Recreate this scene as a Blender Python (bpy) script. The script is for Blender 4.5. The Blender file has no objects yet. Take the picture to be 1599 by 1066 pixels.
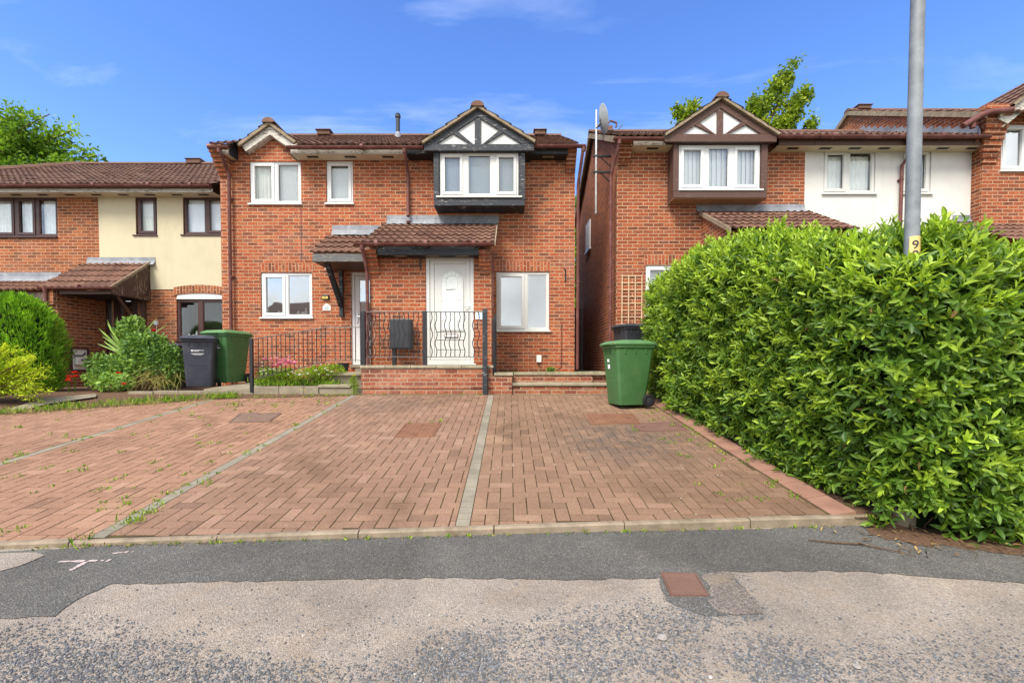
import bpy, bmesh, math, random
import numpy as np
from mathutils import Vector, Matrix
R = math.radians
rng = np.random.default_rng(11)
random.seed(11)
SC = bpy.context.scene
COL = SC.collection

# ------------------------------------------------------------------ camera
FOC, CXP, CYP, PITCH, EYE = 710.67, 796.0, 588.6, R(1.5), 1.27
cam_d = bpy.data.cameras.new('camera')
cam_d.sensor_width = 36.0
cam_d.lens = 16.0
cam_d.shift_x = 0.0022
cam_d.shift_y = 0.0348
cam_d.clip_start = 0.05
cam_d.clip_end = 3000
cam = bpy.data.objects.new('camera', cam_d)
COL.objects.link(cam)
cam.location = (0, 0, EYE)
cam.rotation_euler = (R(90) - PITCH, 0, 0)
SC.camera = cam

# ------------------------------------------------------------------ light
SUN_EL, SUN_AZ = R(52), R(212)          # azimuth clockwise from +Y: behind the camera, to its left
SKY_STRENGTH, SUN_STRENGTH = 0.13, 2.6
W = bpy.data.worlds.new('World')
SC.world = W
W.use_nodes = True
nt = W.node_tree
nt.nodes.clear()
def wn(t, **k):
    n = nt.nodes.new(t)
    for a, b in k.items(): setattr(n, a, b)
    return n
out = wn('ShaderNodeOutputWorld')
bg = wn('ShaderNodeBackground'); bg.inputs[1].default_value = SKY_STRENGTH
sky = wn('ShaderNodeTexSky', sky_type='NISHITA')
sky.sun_disc = False
sky.sun_elevation = SUN_EL
sky.sun_rotation = SUN_AZ
sky.air_density = 1.0; sky.dust_density = 0.3; sky.ozone_density = 2.2
hs = wn('ShaderNodeHueSaturation'); hs.inputs['Saturation'].default_value = 1.25; hs.inputs['Value'].default_value = 1.0
hs.inputs['Hue'].default_value = 0.514
nt.links.new(sky.outputs[0], hs.inputs['Color'])
tc = wn('ShaderNodeTexCoord')
sep = wn('ShaderNodeSeparateXYZ'); nt.links.new(tc.outputs['Generated'], sep.inputs[0])
def wm(op, a, b=None, c=None):
    n = wn('ShaderNodeMath', operation=op)
    for i, x in enumerate((a, b, c)):
        if x is None: continue
        if isinstance(x, (int, float)): n.inputs[i].default_value = x
        else: nt.links.new(x, n.inputs[i])
    return n.outputs[0]
zc = wm('MAXIMUM', sep.outputs['Z'], 0.06)
zz = wm('ADD', zc, 0.10)
px = wm('DIVIDE', sep.outputs['X'], zz)
py = wm('DIVIDE', sep.outputs['Y'], zz)
cmb = wn('ShaderNodeCombineXYZ'); nt.links.new(px, cmb.inputs[0]); nt.links.new(py, cmb.inputs[1])
mp = wn('ShaderNodeMapping'); mp.inputs['Scale'].default_value = (0.42, 1.15, 1); mp.inputs['Rotation'].default_value = (0, 0, 0.35)
mp.inputs['Location'].default_value = (7.4, 4.2, 0)
nt.links.new(cmb.outputs[0], mp.inputs[0])
cn = wn('ShaderNodeTexNoise'); cn.inputs['Scale'].default_value = 2.1; cn.inputs['Detail'].default_value = 7; cn.inputs['Roughness'].default_value = 0.56; cn.inputs['Distortion'].default_value = 0.5
nt.links.new(mp.outputs[0], cn.inputs[0])
cr = wn('ShaderNodeMapRange'); cr.inputs[1].default_value = 0.53; cr.inputs[2].default_value = 0.80; cr.inputs[3].default_value = 0; cr.inputs[4].default_value = 0.34
nt.links.new(cn.outputs[0], cr.inputs[0])
# low cumulus bank towards the south (the side the windows look at)
bn = wn('ShaderNodeTexNoise'); bn.inputs['Scale'].default_value = 3.2; bn.inputs['Detail'].default_value = 7; bn.inputs['Roughness'].default_value = 0.55
nt.links.new(tc.outputs['Generated'], bn.inputs[0])
south = wn('ShaderNodeMapRange'); south.inputs[1].default_value = 0.15; south.inputs[2].default_value = -0.45; south.inputs[3].default_value = 0; south.inputs[4].default_value = 1
nt.links.new(sep.outputs['Y'], south.inputs[0])
bank = wn('ShaderNodeMapRange'); bank.inputs[1].default_value = 0.30; bank.inputs[2].default_value = 0.48
nt.links.new(bn.outputs[0], bank.inputs[0])
bf = wm('MULTIPLY', bank.outputs[0], south.outputs[0])
cf = wm('MAXIMUM', cr.outputs[0], bf)
bg2 = wn('ShaderNodeBackground')
ramp = wn('ShaderNodeMapRange'); ramp.inputs[1].default_value = 0.35; ramp.inputs[2].default_value = 0.7; ramp.inputs[3].default_value = 1.0; ramp.inputs[4].default_value = 0.45
nt.links.new(bn.outputs[0], ramp.inputs[0])
bg2.inputs[0].default_value = (0.93, 0.97, 1.0, 1)
nt.links.new(ramp.outputs[0], bg2.inputs[1])
mx = wn('ShaderNodeMixShader')
nt.links.new(cf, mx.inputs[0]); nt.links.new(hs.outputs[0], bg.inputs[0])
nt.links.new(bg.outputs[0], mx.inputs[1]); nt.links.new(bg2.outputs[0], mx.inputs[2])
nt.links.new(mx.outputs[0], out.inputs[0])

sd = bpy.data.lights.new('sun', 'SUN'); sd.energy = SUN_STRENGTH; sd.angle = R(24); sd.color = (1.0, 0.94, 0.85)
sun = bpy.data.objects.new('sun', sd); COL.objects.link(sun)
dirv = Vector((math.sin(SUN_AZ) * math.cos(SUN_EL), math.cos(SUN_AZ) * math.cos(SUN_EL), math.sin(SUN_EL)))
sun.rotation_euler = (-dirv).to_track_quat('-Z', 'Y').to_euler()
SC.view_settings.view_transform = 'Standard'
SC.view_settings.look = 'None'
SC.view_settings.exposure = 1.3
SC.view_settings.gamma = 1.0
SC.render.engine = 'CYCLES'
SC.cycles.max_bounces = 6
SC.cycles.transparent_max_bounces = 16
SC.cycles.use_denoising = True

# ------------------------------------------------------------------ photo pixels -> places
SP, CP = math.sin(PITCH), math.cos(PITCH)
def P(px, py, Y):
    xp = (px - CXP) / FOC; yp = -(py - CYP) / FOC
    t = Y / (CP + yp * SP)
    return Vector((t * xp, Y, EYE + t * (-SP + yp * CP)))
def G(px, py, a, b):                      # on the sloping plane z = a + b*Y
    xp = (px - CXP) / FOC; yp = -(py - CYP) / FOC
    t = (a - EYE) / (-SP + yp * CP - b * (CP + yp * SP))
    Y = t * (CP + yp * SP)
    return Vector((t * xp, Y, a + b * Y))
def rect(x0, y0, x1, y1, Y):              # -> X0, Z0, X1, Z1 (Z0 below)
    xm, ym = (x0 + x1) / 2, (y0 + y1) / 2
    return P(x0, ym, Y).x, P(xm, y1, Y).z, P(x1, ym, Y).x, P(xm, y0, Y).z
DA, DB = -0.232, 0.1225                   # driveway
def drive_z(y): return DA + DB * y
RA, RB = 0.01, 0.03                       # road
def road_z(y): return RA + RB * y

# ------------------------------------------------------------------ objects
BASE = {}
def empty(name, loc, label, cat, group=None, rz=0):
    o = bpy.data.objects.new(name, None)
    COL.objects.link(o); o.location = loc; o.rotation_euler = (0, 0, rz)
    o.empty_display_size = 0.1
    o['label'] = label; o['category'] = cat
    if group: o['group'] = group
    BASE[o.name] = Vector(loc)
    return o
def tag(o, label=None, cat=None, group=None, kind=None):
    if label: o['label'] = label
    if cat: o['category'] = cat
    if group: o['group'] = group
    if kind: o['kind'] = kind
    return o
def link(name, me, parent, world):
    o = bpy.data.objects.new(name, me)
    COL.objects.link(o)
    if parent is not None:
        o.parent = parent
        b = BASE[parent.name]
        if world: me.transform(Matrix.Translation(-b))
        BASE[o.name] = b if world else Vector((0, 0, 0))
    else:
        BASE[o.name] = Vector((0, 0, 0))
    return o
class MB:
    def __init__(s): s.v = []; s.f = []; s.c = None
    def add(s, vs, fs):
        n = len(s.v); s.v += [tuple(v) for v in vs]; s.f += [tuple(i + n for i in f) for f in fs]; return s
    def box(s, x0, y0, z0, x1, y1, z1):
        x0, x1 = min(x0, x1), max(x0, x1); y0, y1 = min(y0, y1), max(y0, y1); z0, z1 = min(z0, z1), max(z0, z1)
        return s.add([(x0, y0, z0), (x1, y0, z0), (x1, y1, z0), (x0, y1, z0), (x0, y0, z1), (x1, y0, z1), (x1, y1, z1), (x0, y1, z1)],
                     [(3, 2, 1, 0), (4, 5, 6, 7), (0, 1, 5, 4), (1, 2, 6, 5), (2, 3, 7, 6), (3, 0, 4, 7)])
    def poly(s, pts): return s.add(pts, [tuple(range(len(pts)))])
    def prism(s, pts, y0, y1):            # (x,z) outline, counter-clockwise seen from the front (-Y), pushed back in Y
        n = len(pts)
        vs = [(x, y0, z) for x, z in pts] + [(x, y1, z) for x, z in pts]
        fs = [tuple(range(n)), tuple(range(2 * n - 1, n - 1, -1))] + [(i, i + n, (i + 1) % n + n, (i + 1) % n) for i in range(n)]
        return s.add(vs, fs)
    def prismx(s, pts, x0, x1):           # (y,z) outline pushed along X
        n = len(pts)
        vs = [(x0, y, z) for y, z in pts] + [(x1, y, z) for y, z in pts]
        fs = [tuple(range(n)), tuple(range(2 * n - 1, n - 1, -1))] + [(i, i + n, (i + 1) % n + n, (i + 1) % n) for i in range(n)]
        return s.add(vs, fs)
    def prismz(s, pts, z0, z1):
        n = len(pts)
        vs = [(x, y, z0) for x, y in pts] + [(x, y, z1) for x, y in pts]
        fs = [tuple(range(n - 1, -1, -1)), tuple(range(n, 2 * n))] + [(i, (i + 1) % n, (i + 1) % n + n, i + n) for i in range(n)]
        return s.add(vs, fs)
    def tube(s, pts, r, n=8, cap=True):
        pts = [Vector(p) for p in pts]
        rs = r if isinstance(r, (list, tuple)) else [r] * len(pts)
        m0 = len(s.v); up = None
        for i, p in enumerate(pts):
            d = (pts[min(i + 1, len(pts) - 1)] - pts[max(i - 1, 0)]).normalized()
            if up is None:
                up = Vector((0, 0, 1)) if abs(d.z) < 0.9 else Vector((0, 1, 0))
            a = d.cross(up).normalized(); b = a.cross(d).normalized(); up = b
            for k in range(n):
                t = 2 * math.pi * k / n
                s.v.append(tuple(p + rs[i] * (math.cos(t) * a + math.sin(t) * b)))
        for i in range(len(pts) - 1):
            for k in range(n):
                q = m0 + i * n; s.f.append((q + k, q + (k + 1) % n, q + n + (k + 1) % n, q + n + k))
        if cap:
            s.f.append(tuple(m0 + k for k in range(n - 1, -1, -1)))
            s.f.append(tuple(m0 + (len(pts) - 1) * n + k for k in range(n)))
        return s
    def lathe(s, c, prof, n=20, axis='z'):
        m0 = len(s.v); c = Vector(c)
        for r, h in prof:
            for k in range(n):
                t = 2 * math.pi * k / n; a, b = r * math.cos(t), r * math.sin(t)
                s.v.append(tuple(c + (Vector((a, b, h)) if axis == 'z' else Vector((h, a, b)) if axis == 'x' else Vector((b, h, a)))))
        for i in range(len(prof) - 1):
            for k in range(n):
                q = m0 + i * n; s.f.append((q + k, q + (k + 1) % n, q + n + (k + 1) % n, q + n + k))
        s.f.append(tuple(m0 + k for k in range(n - 1, -1, -1)))
        s.f.append(tuple(m0 + (len(prof) - 1) * n + k for k in range(n)))
        return s
    def build(s, name, mat, parent=None, world=True, smooth=False, bevel=0, seg=2):
        me = bpy.data.meshes.new(name)
        me.from_pydata(s.v, [], s.f)
        bm = bmesh.new(); bm.from_mesh(me)
        if name == 'wall': bmesh.ops.remove_doubles(bm, verts=bm.verts, dist=1e-5)
        bmesh.ops.recalc_face_normals(bm, faces=bm.faces); bm.to_mesh(me); bm.free()
        me.materials.append(mat)
        if smooth:
            me.polygons.foreach_set('use_smooth', [True] * len(me.polygons))
            me.set_sharp_from_angle(angle=R(38))
        o = link(name, me, parent, world)
        if bevel:
            m = o.modifiers.new('bevel', 'BEVEL'); m.width = bevel; m.segments = seg; m.limit_method = 'ANGLE'; m.angle_limit = R(40)
            me.polygons.foreach_set('use_smooth', [True] * len(me.polygons))
            m.harden_normals = True
        return o

def npmesh(name, V, F, mat, parent=None, tone=None, per=None, smooth=False, world=True):
    """V (n,3), F (m,k) of one polygon size; tone: one value per item, per: vertices per item"""
    me = bpy.data.meshes.new(name)
    V = np.asarray(V, dtype=np.float32); F = np.asarray(F, dtype=np.int32)
    me.vertices.add(len(V)); me.vertices.foreach_set('co', V.ravel())
    me.loops.add(F.size); me.loops.foreach_set('vertex_index', F.ravel())
    me.polygons.add(len(F)); me.polygons.foreach_set('loop_start', np.arange(0, F.size, F.shape[1], dtype=np.int32))
    me.update(calc_edges=True); me.validate()
    if tone is not None:
        at = me.attributes.new('tone', 'FLOAT', 'POINT')
        at.data.foreach_set('value', np.repeat(np.asarray(tone, dtype=np.float32), per))
    me.materials.append(mat)
    me.polygons.foreach_set('use_smooth', np.full(len(F), bool(smooth)))
    return link(name, me, parent, world)

# ------------------------------------------------------------------ materials
class N:
    def __init__(s, name):
        s.m = bpy.data.materials.new(name); s.m.use_nodes = True; s.t = s.m.node_tree; s.t.nodes.clear()
        s.o = s.t.nodes.new('ShaderNodeOutputMaterial')
        s.geo = None
    def n(s, t, **k):
        x = s.t.nodes.new(t)
        for a, b in k.items(): setattr(x, a, b)
        return x
    def set(s, sock, v):
        if isinstance(v, bpy.types.NodeSocket): s.t.links.new(v, sock)
        elif isinstance(v, (tuple, list)) and len(v) == 3 and sock.type == 'RGBA': sock.default_value = (*v, 1)
        else: sock.default_value = v
    def pos(s):
        if s.geo is None: s.geo = s.n('ShaderNodeNewGeometry')
        return s.geo.outputs['Position']
    def math(s, op, a, b=0.0, c=None, clamp=False):
        x = s.n('ShaderNodeMath', operation=op); x.use_clamp = clamp
        s.set(x.inputs[0], a); s.set(x.inputs[1], b)
        if c is not None: s.set(x.inputs[2], c)
        return x.outputs[0]
    def noise(s, vec, scale, detail=4, rough=0.55, dist=0.0):
        x = s.n('ShaderNodeTexNoise'); s.set(x.inputs['Vector'], vec); x.inputs['Scale'].default_value = scale
        x.inputs['Detail'].default_value = detail; x.inputs['Roughness'].default_value = rough; x.inputs['Distortion'].default_value = dist
        return x.outputs[0]
    def voro(s, vec, scale, feat='F1', out='Distance'):
        x = s.n('ShaderNodeTexVoronoi', feature=feat); s.set(x.inputs['Vector'], vec); x.inputs['Scale'].default_value = scale
        return x.outputs[out]
    def mr(s, v, a, b, c=0.0, d=1.0, smooth=False):
        x = s.n('ShaderNodeMapRange'); x.clamp = True
        if smooth: x.interpolation_type = 'SMOOTHSTEP'
        s.set(x.inputs[0], v)
        for i, q in enumerate((a, b, c, d)): s.set(x.inputs[1 + i], q)
        return x.outputs[0]
    def ramp(s, v, stops, const=False):
        x = s.n('ShaderNodeValToRGB'); s.set(x.inputs[0], v); e = x.color_ramp.elements
        if const: x.color_ramp.interpolation = 'CONSTANT'
        while len(e) < len(stops): e.new(0.5)
        for i, (p, c) in enumerate(stops): e[i].position = p; e[i].color = (*c, 1)
        return x.outputs[0]
    def mix(s, f, a, b, mode='MIX'):
        x = s.n('ShaderNodeMix', data_type='RGBA', blend_type=mode)
        s.set(x.inputs[0], f); s.set(x.inputs[6], a); s.set(x.inputs[7], b)
        return x.outputs[2]
    def bump(s, h, strength=0.3, dist=0.01):
        x = s.n('ShaderNodeBump'); s.set(x.inputs['Height'], h); x.inputs['Strength'].default_value = strength; x.inputs['Distance'].default_value = dist
        return x.outputs[0]
    def scale(s, vec, sx, sy, sz, rot=(0, 0, 0)):
        x = s.n('ShaderNodeMapping'); s.set(x.inputs[0], vec); x.inputs['Scale'].default_value = (sx, sy, sz); x.inputs['Rotation'].default_value = rot
        return x.outputs[0]
    def attr(s, name):
        x = s.n('ShaderNodeAttribute'); x.attribute_name = name; return x.outputs['Fac']
    def bsdf(s, col, rough=0.8, spec=0.3, normal=None, metal=0.0, sss=None, trans=None, coat=0.0):
        b = s.n('ShaderNodeBsdfPrincipled')
        s.set(b.inputs['Base Color'], col); s.set(b.inputs['Roughness'], rough); s.set(b.inputs['Specular IOR Level'], spec); s.set(b.inputs['Metallic'], metal)
        if coat: b.inputs['Coat Weight'].default_value = coat; b.inputs['Coat Roughness'].default_value = 0.05
        if normal is not None: s.t.links.new(normal, b.inputs['Normal'])
        return b.outputs[0]
    def done(s, sh): s.t.links.new(sh, s.o.inputs[0]); return s.m

def facing_uv(q, soldier=False):
    """world position folded so that brickwork runs along each wall"""
    p = q.pos()
    sp = q.n('ShaderNodeSeparateXYZ'); q.set(sp.inputs[0], p)
    nn = q.n('ShaderNodeSeparateXYZ'); q.set(nn.inputs[0], q.geo.outputs['True Normal'])
    fx = q.math('GREATER_THAN', q.math('ABSOLUTE', nn.outputs[0]), 0.6)
    u = q.math('ADD', q.math('MULTIPLY', sp.outputs[0], q.math('SUBTRACT', 1.0, fx)), q.math('MULTIPLY', sp.outputs[1], fx))
    fz = q.math('GREATER_THAN', q.math('ABSOLUTE', nn.outputs[2]), 0.6)
    v = q.math('ADD', q.math('MULTIPLY', sp.outputs[2], q.math('SUBTRACT', 1.0, fz)), q.math('MULTIPLY', sp.outputs[1], fz))
    c = q.n('ShaderNodeCombineXYZ')
    q.set(c.inputs[0], v if soldier else u); q.set(c.inputs[1], u if soldier else v)
    return c.outputs[0]

def brick(name, tones, mortar, soldier=False, worn=0.55, dz=0.0, paper=False, bw=0.225, bh=0.075):
    q = N(name)
    uv = facing_uv(q, soldier)
    wob = q.n('ShaderNodeTexNoise'); q.set(wob.inputs['Vector'], uv); wob.inputs['Scale'].default_value = 9; wob.inputs['Detail'].default_value = 3
    va = q.n('ShaderNodeVectorMath', operation='MULTIPLY_ADD')
    q.set(va.inputs[0], wob.outputs['Color']); va.inputs[1].default_value = (0.007, 0.007, 0); q.set(va.inputs[2], uv)
    off = q.n('ShaderNodeVectorMath', operation='ADD'); q.set(off.inputs[0], va.outputs[0]); off.inputs[1].default_value = (0.03, dz, 0)
    b = q.n('ShaderNodeTexBrick'); b.offset = 0.5
    q.set(b.inputs['Vector'], off.outputs[0])
    b.inputs['Color1'].default_value = (0, 0, 0, 1); b.inputs['Color2'].default_value = (1, 1, 1, 1); b.inputs['Mortar'].default_value = (0.5, 0.5, 0.5, 1)
    b.inputs['Scale'].default_value = 1; b.inputs['Brick Width'].default_value = bw; b.inputs['Row Height'].default_value = bh
    b.inputs['Mortar Size'].default_value = 0.0085; b.inputs['Mortar Smooth'].default_value = 0.25
    col = q.ramp(b.outputs['Color'], tones)
    blot = q.noise(uv, 26, 5, 0.65)
    col = q.mix(q.mr(blot, 0.43, 0.64, 0.0, 0.95), col, q.mix(1.0, col, (0.45, 0.40, 0.42), 'MULTIPLY'))
    fine = q.noise(uv, 190, 3, 0.6)
    col = q.mix(0.55, col, q.mix(1.0, col, q.ramp(fine, [(0.25, (0.55, 0.55, 0.55)), (0.75, (1.45, 1.4, 1.35))]), 'MULTIPLY'))
    big = q.noise(uv, 0.9, 5, 0.6, 0.8)
    patch = q.math('MULTIPLY', q.mr(big, 0.52, 0.72), q.mr(q.noise(uv, 14, 3, 0.6), 0.35, 0.65))
    col = q.mix(q.math('MULTIPLY', patch, worn), col, (0.46, 0.24, 0.18))
    mcol = q.mix(q.mr(q.noise(uv, 5, 4), 0.35, 0.7), mortar, tuple(x * 0.72 for x in mortar))
    col = q.mix(b.outputs['Fac'], col, mcol)
    col = q.mix(q.mr(q.noise(q.scale(uv, 1.6, 0.5, 1), 0.9, 5, 0.6), 0.38, 0.7, 0.0, 0.45), col, q.mix(1.0, col, (0.70, 0.62, 0.58), 'MULTIPLY'))
    h = q.math('ADD', q.math('MULTIPLY', q.math('SUBTRACT', 1.0, b.outputs['Fac']), 1.0), q.math('MULTIPLY', fine, 0.35))
    return q.done(q.bsdf(col, 0.88, 0.2, q.bump(h, 0.55, 0.006)))

T_MAIN = [(0.0, (0.1958, 0.0739, 0.0427)), (0.22, (0.288, 0.0831, 0.0406)), (0.42, (0.3802, 0.097, 0.0406)), (0.6, (0.4262, 0.1155, 0.0458)), (0.78, (0.4032, 0.12, 0.0531)), (0.9, (0.4608, 0.1524, 0.059)), (1.0, (0.2534, 0.1062, 0.0701))]
T_LEFT = [(0.0, (0.1814, 0.0727, 0.0374)), (0.3, (0.2822, 0.0873, 0.0374)), (0.55, (0.3528, 0.1091, 0.0419)), (0.85, (0.4234, 0.1455, 0.0548)), (1.0, (0.2318, 0.097, 0.0581))]
T_RIGHT = [(0.0, (0.1782, 0.0635, 0.0349)), (0.22, (0.2673, 0.0754, 0.033)), (0.5, (0.3465, 0.0936, 0.038)), (0.8, (0.396, 0.1151, 0.0456)), (1.0, (0.2178, 0.0857, 0.0558))]
T_WALL = [(0.0, (0.184, 0.0723, 0.0488)), (0.3, (0.3036, 0.0935, 0.0525)), (0.6, (0.3864, 0.1275, 0.0638)), (0.85, (0.4232, 0.17, 0.09)), (1.0, (0.3496, 0.187, 0.12))]
MORT = (0.47, 0.30, 0.185)
M = {}
M['brick_main'] = brick('brick_main', T_MAIN, MORT)
M['brick_left'] = brick('brick_left', T_LEFT, MORT, worn=0.3)
M['brick_right'] = brick('brick_right', T_RIGHT, MORT, worn=0.3)
M['brick_wall'] = brick('brick_garden_wall', T_WALL, (0.40, 0.29, 0.20), worn=0.7)
M['soldier'] = brick('brick_soldier', T_MAIN, MORT, soldier=True)
M['soldier_left'] = brick('brick_soldier_left', T_LEFT, MORT, soldier=True)

def tile_mat(name, base=(0.150, 0.082, 0.058)):
    q = N(name); p = q.pos()
    a = q.noise(p, 3.0, 5, 0.6); f = q.noise(p, 55, 4, 0.65)
    c = q.mix(q.mr(a, 0.35, 0.7), base, tuple(x * y for x, y in zip(base, (1.45, 1.5, 1.45))))
    c = q.mix(q.mr(f, 0.3, 0.75), q.mix(1.0, c, (0.62, 0.60, 0.60), 'MULTIPLY'), c)
    tile = q.attr('tone')
    c = q.mix(q.mr(tile, 0.0, 1.0, 0.0, 0.75), c, q.mix(1.0, c, (0.58, 0.55, 0.60), 'MULTIPLY'))
    sp = q.mr(q.voro(q.scale(p, 1, 1, 1), 9.0), 0.0, 0.20, 1.0, 0.0)
    sp = q.math('MULTIPLY', q.math('GREATER_THAN', sp, 0.45), q.mr(q.noise(p, 2.2, 2), 0.52, 0.62))
    c = q.mix(q.math('MULTIPLY', sp, 0.75), c, (0.55, 0.50, 0.44))
    moss = q.mr(q.noise(p, 1.4, 5, 0.7), 0.60, 0.75)
    c = q.mix(q.math('MULTIPLY', moss, 0.35), c, (0.16, 0.12, 0.05))
    return q.done(q.bsdf(c, 0.85, 0.25, q.bump(f, 0.3, 0.004)))
M['tile'] = tile_mat('clay_roof_tile')
M['tile_light'] = tile_mat('clay_roof_tile_light', (0.165, 0.085, 0.058))

def simple(name, col, rough=0.6, spec=0.4, var=0.15, vs=6.0, bump=0.0, bs=60.0, metal=0.0, dirt=None, coat=0.0, streak=0.0):
    q = N(name); p = q.pos()
    a = q.noise(p, vs, 5, 0.6)
    c = q.mix(q.mr(a, 0.3, 0.7), tuple(x * (1 - var) for x in col), tuple(min(1, x * (1 + var)) for x in col))
    if dirt: c = q.mix(q.math('MULTIPLY', q.mr(q.noise(p, dirt[1], 6, 0.65), 0.52, 0.72), dirt[2]), c, dirt[0])
    if streak:
        st = q.noise(q.scale(p, 2.6, 2.6, 0.5), 1.6, 7, 0.68, 0.8)
        c = q.mix(q.mr(st, 0.50, 0.74, 0.0, streak), c, q.mix(1.0, c, (0.55, 0.53, 0.47), 'MULTIPLY'))
    nrm = q.bump(q.noise(p, bs, 4, 0.6), bump, 0.004) if bump else None
    return q.done(q.bsdf(c, q.mr(a, 0.3, 0.7, rough * 0.9, min(1, rough * 1.1)), spec, nrm, metal, coat=coat))
def peeling(name, paint, under, amount=0.5, sx=3.0, sz=14.0, rough=0.6):
    """painted timber, paint flaking off along the grain"""
    q = N(name); p = q.pos()
    g = q.noise(q.scale(p, sx, sx, sz), 3.0, 7, 0.7, 0.4)
    m = q.math('MULTIPLY', q.mr(g, 0.66 - amount * 0.22, 0.70 - amount * 0.22), q.mr(q.noise(p, 2.6, 3), 0.38, 0.55))
    fine = q.noise(q.scale(p, 8, 8, 60), 6, 4, 0.6)
    c = q.mix(q.mr(fine, 0.3, 0.7), tuple(x * 0.75 for x in paint), tuple(x * 1.2 for x in paint))
    c = q.mix(m, c, q.mix(fine, under, tuple(x * 0.6 for x in under)))
    return q.done(q.bsdf(c, rough, 0.35, q.bump(q.math('SUBTRACT', fine, m), 0.35, 0.004)))
M['black_timber'] = peeling('black_painted_timber', (0.024, 0.027, 0.033), (0.36, 0.345, 0.33), 0.36)
M['brown_timber'] = peeling('brown_stained_timber', (0.085, 0.042, 0.030), (0.19, 0.12, 0.085), 0.35)
M['brown_peel'] = peeling('brown_peeling_board', (0.060, 0.032, 0.024), (0.40, 0.30, 0.22), 0.55, 16.0, 2.5)
M['white_peel'] = peeling('weathered_white_board', (0.50, 0.46, 0.40), (0.17, 0.13, 0.10), 0.62)
M['cream_soffit'] = simple('cream_soffit', (0.55, 0.48, 0.36), 0.7, 0.3, 0.12, 3)
M['dark_soffit'] = simple('dark_soffit', (0.020, 0.020, 0.022), 0.6, 0.3)
M['verge'] = simple('mortar_verge', (0.25, 0.195, 0.135), 0.95, 0.1, 0.3, 9, 0.5, 40, dirt=((0.13, 0.11, 0.05), 3.0, 0.6))
M['upvc'] = simple('white_upvc', (0.62, 0.62, 0.605), 0.32, 0.45, 0.03, 2)
M['upvc_cream'] = simple('cream_white_upvc', (0.57, 0.56, 0.52), 0.35, 0.45, 0.04, 2)
M['brown_frame'] = simple('brown_window_frame', (0.060, 0.026, 0.022), 0.4, 0.4, 0.15, 4)
M['pipe'] = simple('brown_plastic_pipe', (0.130, 0.048, 0.040), 0.5, 0.2, 0.22, 5, dirt=((0.26, 0.17, 0.14), 5.0, 0.35))
M['lead'] = simple('lead_flashing', (0.20, 0.21, 0.23), 0.65, 0.3, 0.3, 3, 0.15, 20, dirt=((0.34, 0.345, 0.35), 7.0, 0.6))
M['render_white'] = simple('white_render', (0.59, 0.57, 0.53), 0.95, 0.1, 0.05, 1.2, 0.35, 90, dirt=((0.44, 0.42, 0.38), 1.1, 0.4), streak=0.18)
M['render_cream'] = simple('cream_render', (0.53, 0.47, 0.325), 0.95, 0.1, 0.05, 1.0, 0.35, 90, dirt=((0.43, 0.385, 0.265), 1.3, 0.4), streak=0.18)
M['white_panel'] = simple('white_gable_render', (0.58, 0.575, 0.56), 0.9, 0.1, 0.05, 4, 0.4, 60)
M['black_metal'] = simple('black_painted_iron', (0.014, 0.014, 0.016), 0.45, 0.5, 0.2, 8)
M['black_plastic'] = simple('black_plastic', (0.030, 0.032, 0.038), 0.5, 0.4, 0.15, 6)
M['dark_bin'] = simple('charcoal_bin_plastic', (0.036, 0.040, 0.056), 0.5, 0.4, 0.18, 4, 0.12, 220, dirt=((0.13, 0.12, 0.12), 4.0, 0.25))
M['green_bin'] = simple('green_bin_plastic', (0.050, 0.135, 0.042), 0.48, 0.4, 0.14, 3, 0.12, 220, dirt=((0.13, 0.16, 0.08), 5.0, 0.35))
M['green_lid'] = simple('green_bin_lid_plastic', (0.080, 0.185, 0.066), 0.5, 0.4, 0.14, 3, 0.12, 220, dirt=((0.20, 0.24, 0.15), 5.0, 0.4))
M['tyre'] = simple('black_rubber', (0.014, 0.014, 0.015), 0.8, 0.2)
M['white_print'] = simple('white_print', (0.72, 0.72, 0.72), 0.6, 0.2, 0.1, 40)
M['grey_print'] = simple('dark_print', (0.05, 0.05, 0.06), 0.6, 0.2)
M['galv'] = simple('galvanised_steel', (0.20, 0.215, 0.225), 0.65, 0.4, 0.25, 9, 0.12, 30, 0.2, dirt=((0.15, 0.165, 0.175), 14.0, 0.45))
M['alu'] = simple('aluminium_pole', (0.55, 0.55, 0.54), 0.4, 0.5, 0.15, 10, metal=0.4)
M['dish'] = simple('grey_dish_paint', (0.30, 0.31, 0.29), 0.5, 0.4, 0.1, 10)
M['concrete'] = simple('old_concrete', (0.23, 0.195, 0.14), 0.95, 0.15, 0.22, 5, 0.5, 60, dirt=((0.17, 0.15, 0.09), 4.0, 0.6))
M['coping'] = simple('stained_concrete_slab', (0.30, 0.26, 0.18), 0.95, 0.15, 0.22, 6, 0.5, 60, dirt=((0.12, 0.105, 0.06), 5.5, 0.75))
M['kerb'] = simple('concrete_kerb', (0.235, 0.185, 0.130), 0.95, 0.15, 0.25, 9, 0.6, 70, dirt=((0.13, 0.10, 0.06), 6.0, 0.7))
M['edging'] = simple('pink_concrete_edging', (0.25, 0.135, 0.092), 0.9, 0.15, 0.18, 5, 0.4, 70, dirt=((0.22, 0.13, 0.08), 3.0, 0.5))
M['wood'] = simple('pale_trellis_wood', (0.52, 0.36, 0.22), 0.8, 0.2, 0.2, 8)
M['trunk'] = simple('tree_bark', (0.12, 0.085, 0.055), 0.95, 0.1, 0.3, 8, 0.6, 25)
M['twig'] = simple('brown_twig', (0.10, 0.060, 0.035), 0.9, 0.1, 0.3, 30)
M['hedge_core'] = simple('hedge_shade', (0.012, 0.018, 0.008), 1.0, 0.0, 0.4, 6)
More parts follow.
